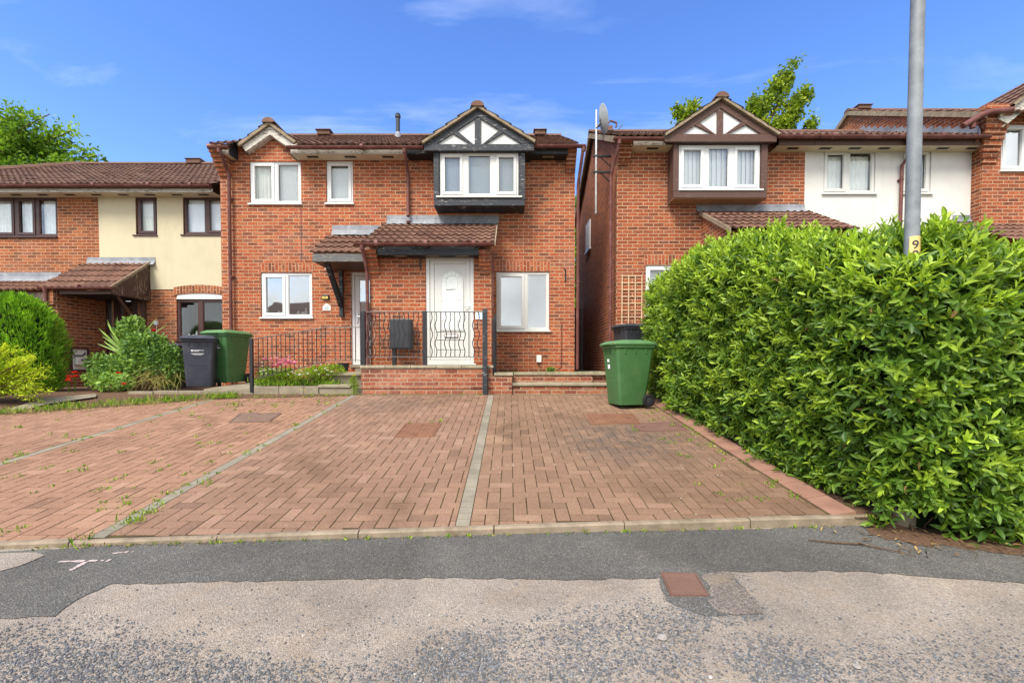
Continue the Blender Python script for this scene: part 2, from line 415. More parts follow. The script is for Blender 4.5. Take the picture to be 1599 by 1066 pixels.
M['white_plastic'] = simple('white_box_plastic', (0.74, 0.74, 0.70), 0.4, 0.4, 0.05)
M['yellow_label'] = simple('yellow_number_label', (0.70, 0.52, 0.20), 0.5, 0.3, 0.1, 20)
M['yellow_sign'] = simple('yellow_black_sign', (0.55, 0.45, 0.10), 0.5, 0.3)
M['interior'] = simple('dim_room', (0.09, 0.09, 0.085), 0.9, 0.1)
M['blind_grey'] = simple('pale_grey_blind', (0.70, 0.72, 0.73), 0.9, 0.1, 0.05, 1.5)
M['blind_white'] = simple('white_roller_blind', (0.88, 0.89, 0.90), 0.9, 0.1, 0.04, 1.5)
M['blind_slate'] = simple('slate_blue_blind', (0.40, 0.44, 0.48), 0.9, 0.1, 0.06, 1.5)
M['curtain'] = simple('white_curtain', (0.90, 0.89, 0.84), 0.9, 0.1, 0.06, 3)
M['net'] = simple('net_curtain', (0.90, 0.93, 0.90), 0.9, 0.1, 0.12, 12)
M['chrome'] = simple('brushed_handle', (0.62, 0.62, 0.62), 0.25, 0.5, 0.05, 10, metal=0.9)
M['door_glass'] = simple('frosted_door_glass', (0.66, 0.69, 0.66), 0.25, 0.5, 0.10, 40, 0.5, 120)
M['lead_came'] = simple('pale_lead_strip', (0.74, 0.72, 0.64), 0.4, 0.4)
M['stone'] = simple('loose_pebble', (0.30, 0.27, 0.24), 0.9, 0.2, 0.3, 30)

def glass(name, refl, tint=(0.97, 0.985, 0.98)):
    q = N(name)
    tr = q.n('ShaderNodeBsdfTransparent'); tr.inputs[0].default_value = (*tint, 1)
    gl = q.n('ShaderNodeBsdfGlossy'); gl.inputs['Roughness'].default_value = 0.015
    p = q.pos(); q.t.links.new(q.bump(q.noise(p, 1.6, 2), 0.05, 0.03), gl.inputs['Normal'])
    fr = q.n('ShaderNodeFresnel'); fr.inputs[0].default_value = 1.25
    m = q.n('ShaderNodeMixShader'); q.set(m.inputs[0], q.math('ADD', fr.outputs[0], refl, clamp=True))
    q.t.links.new(tr.outputs[0], m.inputs[1]); q.t.links.new(gl.outputs[0], m.inputs[2])
    return q.done(m.outputs[0])
M['glass'] = glass('window_glass', 0.05)
M['glass_sky'] = glass('window_glass_sky', 0.46)
M['glass_mirror'] = glass('window_glass_bright', 0.34)

def leafy(name, dark, mid, light, rough=0.42, spec=0.4, trans=0.35):
    q = N(name)
    t = q.attr('tone')
    p = q.pos()
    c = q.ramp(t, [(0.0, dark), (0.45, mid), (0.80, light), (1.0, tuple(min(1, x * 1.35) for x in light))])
    c = q.mix(q.mr(q.noise(p, 30, 3), 0.3, 0.7, 0.0, 0.35), c, q.mix(1.0, c, (0.65, 0.75, 0.55), 'MULTIPLY'))
    b = q.bsdf(c, rough, spec)
    tl = q.n('ShaderNodeBsdfTranslucent'); q.set(tl.inputs[0], q.mix(0.5, c, q.mix(1.0, c, (1.3, 1.25, 0.5), 'MULTIPLY')))
    m = q.n('ShaderNodeMixShader'); m.inputs[0].default_value = trans
    q.t.links.new(b, m.inputs[1]); q.t.links.new(tl.outputs[0], m.inputs[2])
    return q.done(m.outputs[0])
M['laurel'] = leafy('laurel_leaf', (0.046, 0.112, 0.016), (0.140, 0.255, 0.024), (0.36, 0.49, 0.045), 0.44, 0.38, 0.40)
M['dead_leaf'] = leafy('fallen_leaf', (0.10, 0.055, 0.025), (0.20, 0.11, 0.045), (0.36, 0.24, 0.09), 0.7, 0.2, 0.15)
M['conifer'] = leafy('conifer_spray', (0.055, 0.14, 0.014), (0.13, 0.29, 0.020), (0.28, 0.50, 0.035), 0.6, 0.2, 0.30)
M['juniper'] = leafy('golden_juniper_spray', (0.11, 0.19, 0.012), (0.29, 0.42, 0.022), (0.54, 0.62, 0.04), 0.6, 0.2, 0.35)
M['rose_leaf'] = leafy('rose_leaf', (0.035, 0.085, 0.020), (0.105, 0.22, 0.036), (0.26, 0.40, 0.075), 0.45, 0.35, 0.35)
M['tree_leaf'] = leafy('tree_leaf', (0.065, 0.13, 0.012), (0.15, 0.28, 0.018), (0.30, 0.45, 0.035), 0.5, 0.3, 0.45)
M['tree_leaf_yellow'] = leafy('yellow_green_tree_leaf', (0.085, 0.14, 0.012), (0.20, 0.30, 0.018), (0.42, 0.48, 0.035), 0.5, 0.3, 0.45)
M['grass'] = leafy('weed_leaf', (0.07, 0.14, 0.015), (0.17, 0.30, 0.025), (0.40, 0.52, 0.05), 0.6, 0.2, 0.4)
M['straw'] = leafy('dry_grass', (0.22, 0.16, 0.06), (0.38, 0.32, 0.12), (0.52, 0.48, 0.18), 0.7, 0.2, 0.3)
M['red_petal'] = leafy('red_petal', (0.40, 0.012, 0.010), (0.60, 0.020, 0.012), (0.80, 0.05, 0.02), 0.6, 0.2, 0.3)
M['pink_petal'] = leafy('pink_petal', (0.55, 0.10, 0.25), (0.72, 0.20, 0.38), (0.85, 0.45, 0.55), 0.6, 0.2, 0.3)
M['white_petal'] = leafy('white_petal', (0.6, 0.6, 0.55), (0.75, 0.75, 0.7), (0.85, 0.85, 0.8), 0.6, 0.2, 0.3)
M['yellow_petal'] = leafy('yellow_petal', (0.65, 0.42, 0.01), (0.80, 0.60, 0.02), (0.85, 0.70, 0.05), 0.6, 0.2, 0.3)

def paver_mat():
    q = N('block_paver'); p = q.pos(); t = q.attr('tone')
    sp = q.n('ShaderNodeSeparateXYZ'); q.set(sp.inputs[0], p)
    c = q.ramp(t, [(0.0, (0.175, 0.106, 0.072)), (0.25, (0.215, 0.128, 0.085)), (0.7, (0.245, 0.147, 0.098)), (1.0, (0.285, 0.178, 0.123))])
    leftbay = q.mr(sp.outputs[0], -2.85, -2.60, 1.0, 0.0)
    c = q.mix(q.math('MULTIPLY', leftbay, 0.75), c, q.mix(1.0, c, (1.22, 1.14, 1.08), 'MULTIPLY'))
    rightbay = q.mr(sp.outputs[0], -0.45, -0.20, 0.0, 1.0)
    c = q.mix(q.math('MULTIPLY', rightbay, 0.6), c, q.mix(1.0, c, (0.90, 0.92, 0.86), 'MULTIPLY'))
    f = q.noise(p, 170, 4, 0.7)
    c = q.mix(0.7, c, q.mix(1.0, c, q.ramp(f, [(0.3, (0.42, 0.42, 0.42)), (0.72, (1.6, 1.55, 1.5))]), 'MULTIPLY'))
    f2 = q.noise(p, 48, 5, 0.75)
    c = q.mix(q.mr(f2, 0.50, 0.70, 0.0, 0.55), c, q.mix(1.0, c, (0.60, 0.57, 0.54), 'MULTIPLY'))
    c = q.mix(q.mr(q.noise(p, 75, 4, 0.7), 0.60, 0.72, 0.0, 0.55), c, (0.42, 0.33, 0.25))
    big = q.noise(p, 0.85, 5, 0.62, 0.6)
    c = q.mix(q.mr(big, 0.50, 0.70, 0.0, 0.65), c, q.mix(1.0, c, (0.50, 0.48, 0.44), 'MULTIPLY'))
    # grimy patch by the inspection covers
    dx = q.math('SUBTRACT', sp.outputs[0], 1.35); dy = q.math('SUBTRACT', sp.outputs[1], 5.25)
    d = q.math('SQRT', q.math('ADD', q.math('MULTIPLY', q.math('MULTIPLY', dx, dx), 0.9), q.math('MULTIPLY', q.math('MULTIPLY', dy, dy), 0.75)))
    g = q.math('MULTIPLY', q.mr(d, 0.25, 1.15, 1.0, 0.0, True), q.mr(q.noise(p, 7, 5, 0.7), 0.36, 0.58))
    c = q.mix(q.math('MULTIPLY', g, 0.75), c, (0.085, 0.070, 0.058))
    dx2 = q.math('ADD', sp.outputs[0], 2.1); dy2 = q.math('SUBTRACT', sp.outputs[1], 7.2)
    d2 = q.math('SQRT', q.math('ADD', q.math('MULTIPLY', q.math('MULTIPLY', dx2, dx2), 0.6), q.math('MULTIPLY', q.math('MULTIPLY', dy2, dy2), 1.3)))
    g2 = q.math('MULTIPLY', q.mr(d2, 0.1, 1.1, 1.0, 0.0, True), q.mr(q.noise(p, 7, 5, 0.7), 0.36, 0.6))
    c = q.mix(q.math('MULTIPLY', g2, 0.55), c, (0.12, 0.090, 0.075))
    # lichen spots
    s1 = q.math('MULTIPLY', q.mr(q.voro(p, 13.0), 0.03, 0.16, 1.0, 0.0), q.mr(q.noise(p, 1.1, 3), 0.44, 0.60))
    s1 = q.math('MULTIPLY', q.mr(q.math('ADD', s1, q.math('MULTIPLY', q.math('SUBTRACT', f, 0.5), 0.8)), 0.35, 0.5), q.math('ADD', q.math('MULTIPLY', rightbay, 0.7), 0.3))
    c = q.mix(q.math('MULTIPLY', s1, 0.8), c, (0.52, 0.45, 0.38))
    tan = q.mr(q.noise(q.scale(p, 1, 1, 1), 1.9, 4, 0.6), 0.58, 0.74)
    c = q.mix(q.math('MULTIPLY', tan, 0.35), c, (0.36, 0.235, 0.135))
    return q.done(q.bsdf(c, 0.92, 0.18, q.bump(f, 0.5, 0.004)))
M['paver'] = paver_mat()
def grey_paver():
    q = N('grey_block_paver'); p = q.pos(); f = q.noise(p, 160, 4, 0.7)
    c = q.mix(q.mr(q.noise(p, 4, 4), 0.35, 0.65), (0.185, 0.162, 0.118), (0.255, 0.222, 0.165))
    c = q.mix(0.6, c, q.mix(1.0, c, q.ramp(f, [(0.3, (0.55, 0.55, 0.55)), (0.72, (1.4, 1.4, 1.4))]), 'MULTIPLY'))
    return q.done(q.bsdf(c, 0.92, 0.18, q.bump(f, 0.4, 0.004)))
M['grey_paver'] = grey_paver()
def sand_mat():
    q = N('joint_sand'); p = q.pos()
    c = q.ramp(q.noise(p, 5, 5, 0.65), [(0.3, (0.035, 0.024, 0.015)), (0.5, (0.070, 0.047, 0.025)), (0.7, (0.080, 0.072, 0.022))])
    return q.done(q.bsdf(c, 1.0, 0.1))
M['sand'] = sand_mat()

def asphalt(name, base, chips, dark, light, scale=130, wear=None):
    q = N(name); p = q.pos()
    v = q.n('ShaderNodeTexVoronoi'); q.set(v.inputs['Vector'], p); v.inputs['Scale'].default_value = scale
    sc = q.n('ShaderNodeSeparateColor'); q.set(sc.inputs[0], v.outputs['Color'])
    c = q.ramp(sc.outputs[0], [(0.0, dark), (0.25, tuple(x * 0.8 for x in base)), (0.6, base), (0.88, chips), (1.0, light)])
    f = q.noise(p, 300, 3, 0.7)
    c = q.mix(0.6, c, q.mix(1.0, c, q.ramp(f, [(0.3, (0.68, 0.68, 0.68)), (0.7, (1.32, 1.32, 1.32))]), 'MULTIPLY'))
    big = q.noise(p, 1.1, 6, 0.6, 0.5)
    c = q.mix(q.mr(big, 0.42, 0.62, 0.0, 0.8), c, q.mix(1.0, c, (0.70, 0.69, 0.68), 'MULTIPLY'))
    c = q.mix(q.mr(q.noise(q.scale(p, 0.5, 1.6, 1), 1.3, 7, 0.7, 1.0), 0.55, 0.68, 0.0, 0.45), c, q.mix(1.0, c, (1.35, 1.28, 1.15), 'MULTIPLY'))
    mid = q.noise(p, 6.5, 5, 0.65)
    c = q.mix(q.mr(mid, 0.52, 0.72, 0.0, 0.5), c, q.mix(1.0, c, (1.35, 1.30, 1.22), 'MULTIPLY'))
    if wear: c = q.mix(q.math('MULTIPLY', q.mr(q.noise(p, 2.0, 6, 0.7, 0.6), 0.54, 0.66), wear[1]), c, wear[0])
    h = q.math('ADD', q.math('MULTIPLY', v.outputs['Distance'], -1.0), q.math('MULTIPLY', f, 0.5))
    return q.done(q.bsdf(c, 0.9, 0.25, q.bump(h, 0.7, 0.006)))
M['road'] = asphalt('worn_pinkish_road', (0.305, 0.255, 0.204), (0.345, 0.29, 0.236), (0.20, 0.166, 0.138), (0.41, 0.355, 0.30), 190, ((0.29, 0.215, 0.14), 0.45))
M['tarmac'] = asphalt('dark_tarmac', (0.112, 0.106, 0.094), (0.145, 0.136, 0.119), (0.064, 0.061, 0.056), (0.24, 0.225, 0.195), 190)
M['tarmac_worn'] = asphalt('broken_tarmac', (0.20, 0.165, 0.135), (0.25, 0.21, 0.17), (0.09, 0.082, 0.075), (0.33, 0.29, 0.25), 150, ((0.29, 0.215, 0.13), 0.85))
def chip_mat():
    q = N('road_chipping'); t = q.attr('tone')
    c = q.ramp(t, [(0.0, (0.055, 0.058, 0.062)), (0.4, (0.115, 0.119, 0.124)), (0.7, (0.20, 0.202, 0.205)), (0.9, (0.30, 0.27, 0.23)), (1.0, (0.55, 0.50, 0.44))])
    return q.done(q.bsdf(c, 0.8, 0.3))
M['chips'] = chip_mat()
def soil_mat():
    q = N('garden_soil'); p = q.pos(); f = q.noise(p, 45, 5, 0.7)
    c = q.ramp(f, [(0.3, (0.055, 0.034, 0.022)), (0.55, (0.13, 0.078, 0.048)), (0.75, (0.22, 0.14, 0.085))])
    c = q.mix(q.mr(q.noise(p, 2.0, 4), 0.5, 0.7, 0.0, 0.6), c, (0.16, 0.085, 0.055))
    return q.done(q.bsdf(c, 1.0, 0.1, q.bump(f, 0.8, 0.02)))
M['soil'] = soil_mat()
def ground_mat():
    q = N('rough_ground'); p = q.pos()
    c = q.ramp(q.noise(p, 2.5, 6, 0.65), [(0.3, (0.05, 0.075, 0.018)), (0.5, (0.10, 0.13, 0.035)), (0.7, (0.16, 0.12, 0.07))])
    return q.done(q.bsdf(c, 1.0, 0.1, q.bump(q.noise(p, 30, 4), 0.6, 0.02)))
M['ground'] = ground_mat()
def rust_mat(name, base, other, pat=24.0):
    q = N(name); p = q.pos()
    w = q.n('ShaderNodeTexChecker'); q.set(w.inputs['Vector'], q.scale(p, 1, 1, 0.0, (0, 0, 0.785))); w.inputs['Scale'].default_value = pat
    c = q.mix(q.mr(q.noise(p, 5, 6, 0.65), 0.35, 0.68), base, other)
    c = q.mix(q.math('MULTIPLY', w.outputs['Fac'], 0.30), c, q.mix(1.0, c, (0.55, 0.5, 0.5), 'MULTIPLY'))
    return q.done(q.bsdf(c, 0.8, 0.35, q.bump(q.math('ADD', w.outputs['Fac'], q.noise(p, 60, 4)), 0.4, 0.004)))
M['rust'] = rust_mat('rusty_iron_cover', (0.16, 0.070, 0.038), (0.24, 0.115, 0.060))
M['rust_red'] = rust_mat('red_brown_iron_cover', (0.150, 0.078, 0.055), (0.19, 0.105, 0.074), 70.0)
M['grey_iron'] = rust_mat('brown_iron_cover', (0.135, 0.085, 0.060), (0.20, 0.125, 0.085))
# ================================================================== builders for the houses
def front_wall(mb, x0, x1, z0, z1, Y, ops, rev=0.11):
    xs = sorted({x0, x1, *[o[0] for o in ops], *[o[2] for o in ops]})
    zs = sorted({z0, z1, *[o[1] for o in ops], *[o[3] for o in ops]})
    xs = [x for x in xs if x0 <= x <= x1]; zs = [z for z in zs if z0 <= z <= z1]
    for i in range(len(xs) - 1):
        for j in range(len(zs) - 1):
            cx, cz = (xs[i] + xs[i + 1]) / 2, (zs[j] + zs[j + 1]) / 2
            if any(o[0] < cx < o[2] and o[1] < cz < o[3] for o in ops): continue
            mb.poly([(xs[i], Y, zs[j]), (xs[i + 1], Y, zs[j]), (xs[i + 1], Y, zs[j + 1]), (xs[i], Y, zs[j + 1])])
    for a, b, c, d in ops:
        mb.poly([(a, Y, b), (a, Y, d), (a, Y + rev, d), (a, Y + rev, b)])
        mb.poly([(c, Y, b), (c, Y + rev, b), (c, Y + rev, d), (c, Y, d)])
        mb.poly([(a, Y, d), (c, Y, d), (c, Y + rev, d), (a, Y + rev, d)])
        mb.poly([(a, Y, b), (a, Y + rev, b), (c, Y + rev, b), (c, Y, b)])
    return mb

def shell(mb, x0, x1, z0, z1, Y, ridge, ops, left=True, right=True):
    """front wall with openings, gabled side walls, back wall"""
    yr, zr = ridge; yb = 2 * yr - Y
    front_wall(mb, x0, x1, z0, z1, Y, ops)
    for x, on in ((x0, left), (x1, right)):
        if on: mb.poly([(x, Y, z0), (x, yb, z0), (x, yb, z1), (x, yr, zr), (x, Y, z1)])
    mb.poly([(x0, yb, z0), (x1, yb, z0), (x1, yb, z1), (x0, yb, z1)])
    return mb

def tile_roof(name, parent, O, U, S, width, length, mat, gauge=0.30, pitch=0.15, amp=0.030, keep=None, nper=6, deck=True):
    O, U, S = Vector(O), Vector(U).normalized(), Vector(S).normalized()
    Nn = U.cross(S).normalized()
    if Nn.z < 0: Nn = -Nn
    O, U, S, Nn = (np.array(a) for a in (O, U, S, Nn))
    nx = max(4, int(width / pitch * nper)); uu = np.linspace(0, width, nx + 1)
    prof = amp * (0.5 + 0.5 * np.sin(2 * math.pi * uu / pitch)) ** 1.6
    V, F, T = [], [], []
    nc = int(math.ceil(length / gauge)); off = 0
    lr = np.random.default_rng(int(abs(O[0] * 100 + O[2] * 7 + width * 10)) + 3)
    for k in range(nc):
        s0, s1 = k * gauge, min((k + 1) * gauge + 0.04, length)
        tile = lr.random(int(width / (2 * pitch)) + 3)
        lift = lr.normal(0, 0.004, len(tile))
        ti = (uu / (2 * pitch)).astype(int)
        t = tile[ti] ** 2.2; lf = lift[ti]
        sj = s0 + lr.normal(0, 0.006, len(tile))[ti]
        rows = [(sj + 0.004, prof * 0.9 + 0.030 + lf - 0.036), (sj, prof + 0.030 + lf), (np.full_like(uu, s1), prof * 0.85 - 0.002)]
        for s, h in rows:
            V.append(O + uu[:, None] * U + np.asarray(s)[:, None] * S + h[:, None] * Nn); T.append(t)
        n = nx + 1
        for r in range(2):
            a = off + r * n + np.arange(nx)
            f = np.stack([a, a + 1, a + n + 1, a + n], 1)
            if keep is not None:
                um = (uu[:-1] + uu[1:]) / 2; f = f[keep(um, np.full(nx, (s0 + s1) / 2))]
            F.append(f)
        off += 3 * n
    V, F, T = np.concatenate(V), np.concatenate(F), np.concatenate(T)
    o = npmesh(name, V, F, mat, parent, tone=T, per=1, smooth=False)
    return o

def pleats(x0, x1, z0, z1, Y, depth=0.03, pitch=0.09, top=None):
    n = max(8, int((x1 - x0) / 0.012)); V = []; F = []
    for i in range(n + 1):
        x = x0 + (x1 - x0) * i / n
        y = Y + depth * math.sin(2 * math.pi * (x - x0) / pitch + 0.9 * math.sin(7 * x))
        V += [(x, y, z0), (x, y * 0.7 + Y * 0.3, z1)]
    for i in range(n): F.append((2 * i, 2 * i + 2, 2 * i + 3, 2 * i + 1))
    m = MB(); m.add(V, F); return m

def window(parent, r, Y, lights, fm='upvc', sill=True, gl='glass', bw=0.055, sill_ext=(0.03, 0.03), cover=0.0, name='window', room=True):
    """r = X0,Z0,X1,Z1; lights = [(x0,x1,opens,[backings])] with backings (kind, from, to) as fractions of the light"""
    x0, z0, x1, z1 = r; e = 0.004
    yf, yb = Y + 0.022, Y + 0.085
    m = MB()
    m.box(x0 + e, yf, z0 + e, x1 - e, yb, z0 + bw); m.box(x0 + e, yf, z1 - bw, x1 - e, yb, z1 - e)
    edges = [x0 + bw] + [l[0] for l in lights[1:]] ; ends = [l[1] for l in lights[:-1]] + [x1 - bw]
    m.box(x0 + e, yf, z0 + bw, x0 + bw, yb, z1 - bw); m.box(x1 - bw, yf, z0 + bw, x1 - e, yb, z1 - bw)
    for k in range(len(lights) - 1): m.box(ends[k], yf, z0 + bw, edges[k + 1], yb, z1 - bw)
    w = m.build(name, M[fm], parent, bevel=0.006)
    for k, l in enumerate(lights):
        a, b = edges[k], ends[k]; c, d = z0 + bw, z1 - bw
        if l[2]:
            s = MB(); sb = 0.048; ov = 0.014
            s.box(a - ov, yf - 0.016, c - ov, b + ov, yf - 0.002, c + sb); s.box(a - ov, yf - 0.016, d - sb, b + ov, yf - 0.002, d + ov)
            s.box(a - ov, yf - 0.016, c + sb, a + sb, yf - 0.002, d - sb); s.box(b - sb, yf - 0.016, c + sb, b + ov, yf - 0.002, d - sb)
            s.box(a + 0.002, yf - 0.002, c + 0.002, a + sb, yf + 0.03, d - 0.002); s.box(b - sb, yf - 0.002, c + 0.002, b - 0.002, yf + 0.03, d - 0.002)
            s.box(a + sb, yf - 0.002, c + 0.002, b - sb, yf + 0.03, c + sb); s.box(a + sb, yf - 0.002, d - sb, b - sb, yf + 0.03, d - 0.002)
            s.build('sash', M[fm], w, bevel=0.005)
            a2, b2, c2, d2 = a + sb, b - sb, c + sb, d - sb
        else:
            # glazing bead, mitred inwards
            a2, b2, c2, d2 = a + 0.014, b - 0.014, c + 0.014, d - 0.014
            s = MB()
            s.box(a, yf + 0.012, c, a2, yf + 0.03, d); s.box(b2, yf + 0.012, c, b, yf + 0.03, d)
            s.box(a2, yf + 0.012, c, b2, yf + 0.03, c2); s.box(a2, yf + 0.012, d2, b2, yf + 0.03, d)
            s.build('glazing_bead', M[fm], w)
        MB().box(a2, yf + 0.026, c2, b2, yf + 0.030, d2).build('pane', M[gl], w)
        for kind, f0, f1, *zr in l[3]:
            p0, p1 = a + (b - a) * f0, a + (b - a) * f1
            q0, q1 = (c + (d - c) * zr[0], c + (d - c) * zr[1]) if zr else (c, d)
            if kind in ('curtain', 'net'):
                o = pleats(p0, p1, q0, q1, Y + 0.135, 0.016, 0.085).build('curtain', M[kind], w, smooth=True)
            elif kind == 'slats':
                m = MB(); n = int((p1 - p0) / 0.089)
                for i in range(n):
                    xa = p0 + (p1 - p0) * (i + 0.05) / n; xb = p0 + (p1 - p0) * (i + 1.14) / n
                    m.add([(xa, Y + 0.12, q0), (xb, Y + 0.15, q0), (xb, Y + 0.15, q1), (xa, Y + 0.12, q1)], [(0, 1, 2, 3)])
                m.build('vertical_blind', M['blind_white'], w)
            elif kind == 'items':
                m = MB()
                for xx, hh, rr in ((0.3, 0.10, 0.035), (0.55, 0.07, 0.05), (0.72, 0.16, 0.03)):
                    m.lathe((p0 + (p1 - p0) * xx, Y + 0.14, c + 0.01), [(rr, 0), (rr * 1.05, hh * 0.5), (rr * 0.6, hh * 0.7), (rr * 0.55, hh)], 10)
                m.build('sill_ornaments', M['curtain'], w, smooth=True)
            else:
                MB().box(p0, Y + 0.125, q0, p1, Y + 0.13, q1).build('blind', M[kind], w)
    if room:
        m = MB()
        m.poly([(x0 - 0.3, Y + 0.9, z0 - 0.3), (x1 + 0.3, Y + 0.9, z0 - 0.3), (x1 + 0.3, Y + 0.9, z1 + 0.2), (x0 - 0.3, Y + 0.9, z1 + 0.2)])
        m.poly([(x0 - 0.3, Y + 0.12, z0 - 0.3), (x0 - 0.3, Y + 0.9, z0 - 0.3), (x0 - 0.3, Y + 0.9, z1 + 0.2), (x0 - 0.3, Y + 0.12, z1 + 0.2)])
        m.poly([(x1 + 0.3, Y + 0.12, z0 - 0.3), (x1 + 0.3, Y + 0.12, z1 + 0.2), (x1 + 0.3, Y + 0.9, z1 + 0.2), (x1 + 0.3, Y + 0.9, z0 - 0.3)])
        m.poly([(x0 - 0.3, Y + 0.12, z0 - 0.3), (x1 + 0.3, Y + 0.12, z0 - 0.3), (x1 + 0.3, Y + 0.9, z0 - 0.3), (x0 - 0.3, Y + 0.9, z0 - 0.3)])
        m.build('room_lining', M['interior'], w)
    if sill:
        MB().box(x0 - sill_ext[0], Y - 0.045, z0 - 0.032, x1 + sill_ext[1], Y + 0.06, z0 + 0.002).build('sill', M[fm], w, bevel=0.006)
    return w

def corbel(parent, x0, x1, z0, z1, Y, mat, n=6, out=0.27, side=0, inner=0):
    """courses of brick stepping forward towards the eaves"""
    m = MB(); h = (z1 - z0) / n
    for i in range(n):
        d = out * (i + 1) / n
        m.box(x0 - side * (i + 1) / n, Y - d, z0 + i * h + 0.006, x1 + inner * (i + 1) / n, Y + 0.002, z0 + (i + 1) * h - 0.004)
        m.box(x0 + 0.012 - side * (i + 1) / n, Y - d + 0.012, z0 + i * h - 0.004, x1 - 0.012 + inner * (i + 1) / n, Y + 0.002, z0 + i * h + 0.008)
    return m.build('corbel', M[mat], parent, bevel=0.004, seg=1)

def gutter(parent, x0, x1, Y, z, r=0.056, joints=()):
    m = MB(); n = 10; pr = []
    for k in range(n + 1):
        t = math.pi + math.pi * k / n
        pr.append((Y + r * math.cos(t), z + r * math.sin(t)))
    pr += [(Y + r - 0.006, z), (Y + r - 0.006, z - 0.003)] ; inner = [(Y + (r - 0.006) * math.cos(2 * math.pi - math.pi * k / n), z + (r - 0.006) * math.sin(2 * math.pi - math.pi * k / n)) for k in range(1, n)]
    m.prismx(pr[:n + 1] + inner, x0, x1)
    for x in joints: m.lathe((x, Y, z - 0.004), [(r + 0.007, -0.03), (r + 0.007, 0.03)], 16, 'x')
    m.box(x0 - 0.004, Y - r, z - r, x0, Y + r, z + 0.004); m.box(x1, Y - r, z - r, x1 + 0.004, Y + r, z + 0.004)
    return m.build('gutter', M['pipe'], parent, smooth=True)

def downpipe(parent, pts, r=0.034, clips=(), mat='pipe'):
    m = MB(); m.tube(pts, r, 12)
    p = Vector(pts[0]); m.lathe(p, [(0.052, 0.03), (0.055, 0.0), (0.040, -0.09)], 12)
    for x, y, z in clips:
        m.lathe((x, y, z), [(r + 0.006, -0.022), (r + 0.006, 0.022)], 12); m.box(x - 0.052, y + 0.02, z - 0.018, x + 0.052, y + 0.06, z + 0.018)
    return m.build('downpipe', M[mat], parent, smooth=True)

def eaves(parent, x0, x1, Y, zs, over, fascia, soffit, h=0.10, vents=True, vmat='dark_soffit', skip=()):
    m = MB(); m.box(x0, Y - over - 0.022, zs, x1, Y - over, zs + h); m.build('fascia', M[fascia], parent, bevel=0.004, seg=1)
    m = MB(); m.box(x0, Y - over, zs + 0.004, x1, Y - 0.001, zs + 0.018); s = m.build('soffit', M[soffit], parent)
    if vents:
        n = int((x1 - x0) / 0.62)
        for i in range(n):
            x = x0 + (i + 0.5) * (x1 - x0) / n
            v = MB(); v.box(x - 0.12, Y - over * 0.72, zs - 0.002, x + 0.12, Y - over * 0.45, zs + 0.004); v.build('soffit_vent', M[vmat], s)

def ridge_run(mb, x0, x1, Y, z, r=0.115, axis='x', n=None):
    """overlapping half-round ridge tiles"""
    L = abs(x1 - x0); k = max(1, int(L / 0.44)); d = (x1 - x0) / k
    for i in range(k):
        a = x0 + i * d; b = a + d * 1.02
        pts = []
        for t in range(9):
            th = math.pi * t / 8
            pts.append((math.cos(th) * r * (1.0 if i % 2 else 1.03), math.sin(th) * r * 0.8))
        for aa, bb, s in ((a, b, 1),):
            vs = [((aa, Y + c, z + e) if axis == 'x' else (Y + c, aa, z + e)) for c, e in pts] + [((bb, Y + c, z + e) if axis == 'x' else (Y + c, bb, z + e)) for c, e in pts]
            mb.add(vs, [(q, q + 1, q + 10, q + 9) for q in range(8)] + [tuple(range(8, -1, -1)), tuple(range(9, 18))])
    return mb

# ================================================================== the ground, the road, the driveway
def build_ground():
    prof = [(-80, -0.10), (-30, -0.10), (0.0, -0.06), (2.9, 0.02), (3.3, 0.10), (4.2, 0.21), (6.0, 0.43), (7.8, 0.66), (8.25, 0.70), (12, 0.72), (40, 0.72), (120, 0.7), (1400, 0.7)]
    xs = [-1400, -200, -60, -30, -12, -6, 0, 6, 12, 30, 60, 200, 1400]
    V = [(x, y, z) for y, z in prof for x in xs]; n = len(xs)
    F = [(j * n + i, j * n + i + 1, (j + 1) * n + i + 1, (j + 1) * n + i) for j in range(len(prof) - 1) for i in range(n - 1)]
    tag(MB().add(V, F).build('ground', M['ground']), kind='structure')
build_ground()

def kerb_y(x): return 3.07 + 0.068 * (x + 0.6) - 0.012 * max(0, x - 1.2) ** 2 - 0.006 * min(0, x + 2.0) ** 2
def build_road():
    n = 60; xs = np.linspace(-30, 30, n)
    V = []; F = []
    ys = [-18, -4, 0, 1.2, 2.2, 3.6]
    for y in ys: V += [(x, y, road_z(y) if y > -1 else road_z(-1)) for x in xs]
    F = [(j * n + i, j * n + i + 1, (j + 1) * n + i + 1, (j + 1) * n + i) for j in range(len(ys) - 1) for i in range(n - 1)]
    tag(MB().add(V, F).build('road', M['road']), kind='structure')
build_road()
def sheet(name, pix, mat, lift, kind='structure', jag=0.012, seed=1):
    """flat sheet on the road with a slightly ragged outline"""
    lr = random.Random(seed)
    pts = [G(x, y, RA, RB) if y < 1400 else Vector((x, y, 0)) for x, y in pix]
    ring = []
    for i, p in enumerate(pts):
        q = pts[(i + 1) % len(pts)]; k = max(1, min(60, int((q - p).length / 0.05)))
        for t in range(k):
            s = p.lerp(q, t / k)
            if 0 < t: s.x += lr.uniform(-jag, jag); s.y += lr.uniform(-jag, jag)
            ring.append((s.x, s.y, road_z(s.y) + lift))
    return tag(MB().poly(ring).build(name, M[mat]), kind=kind)
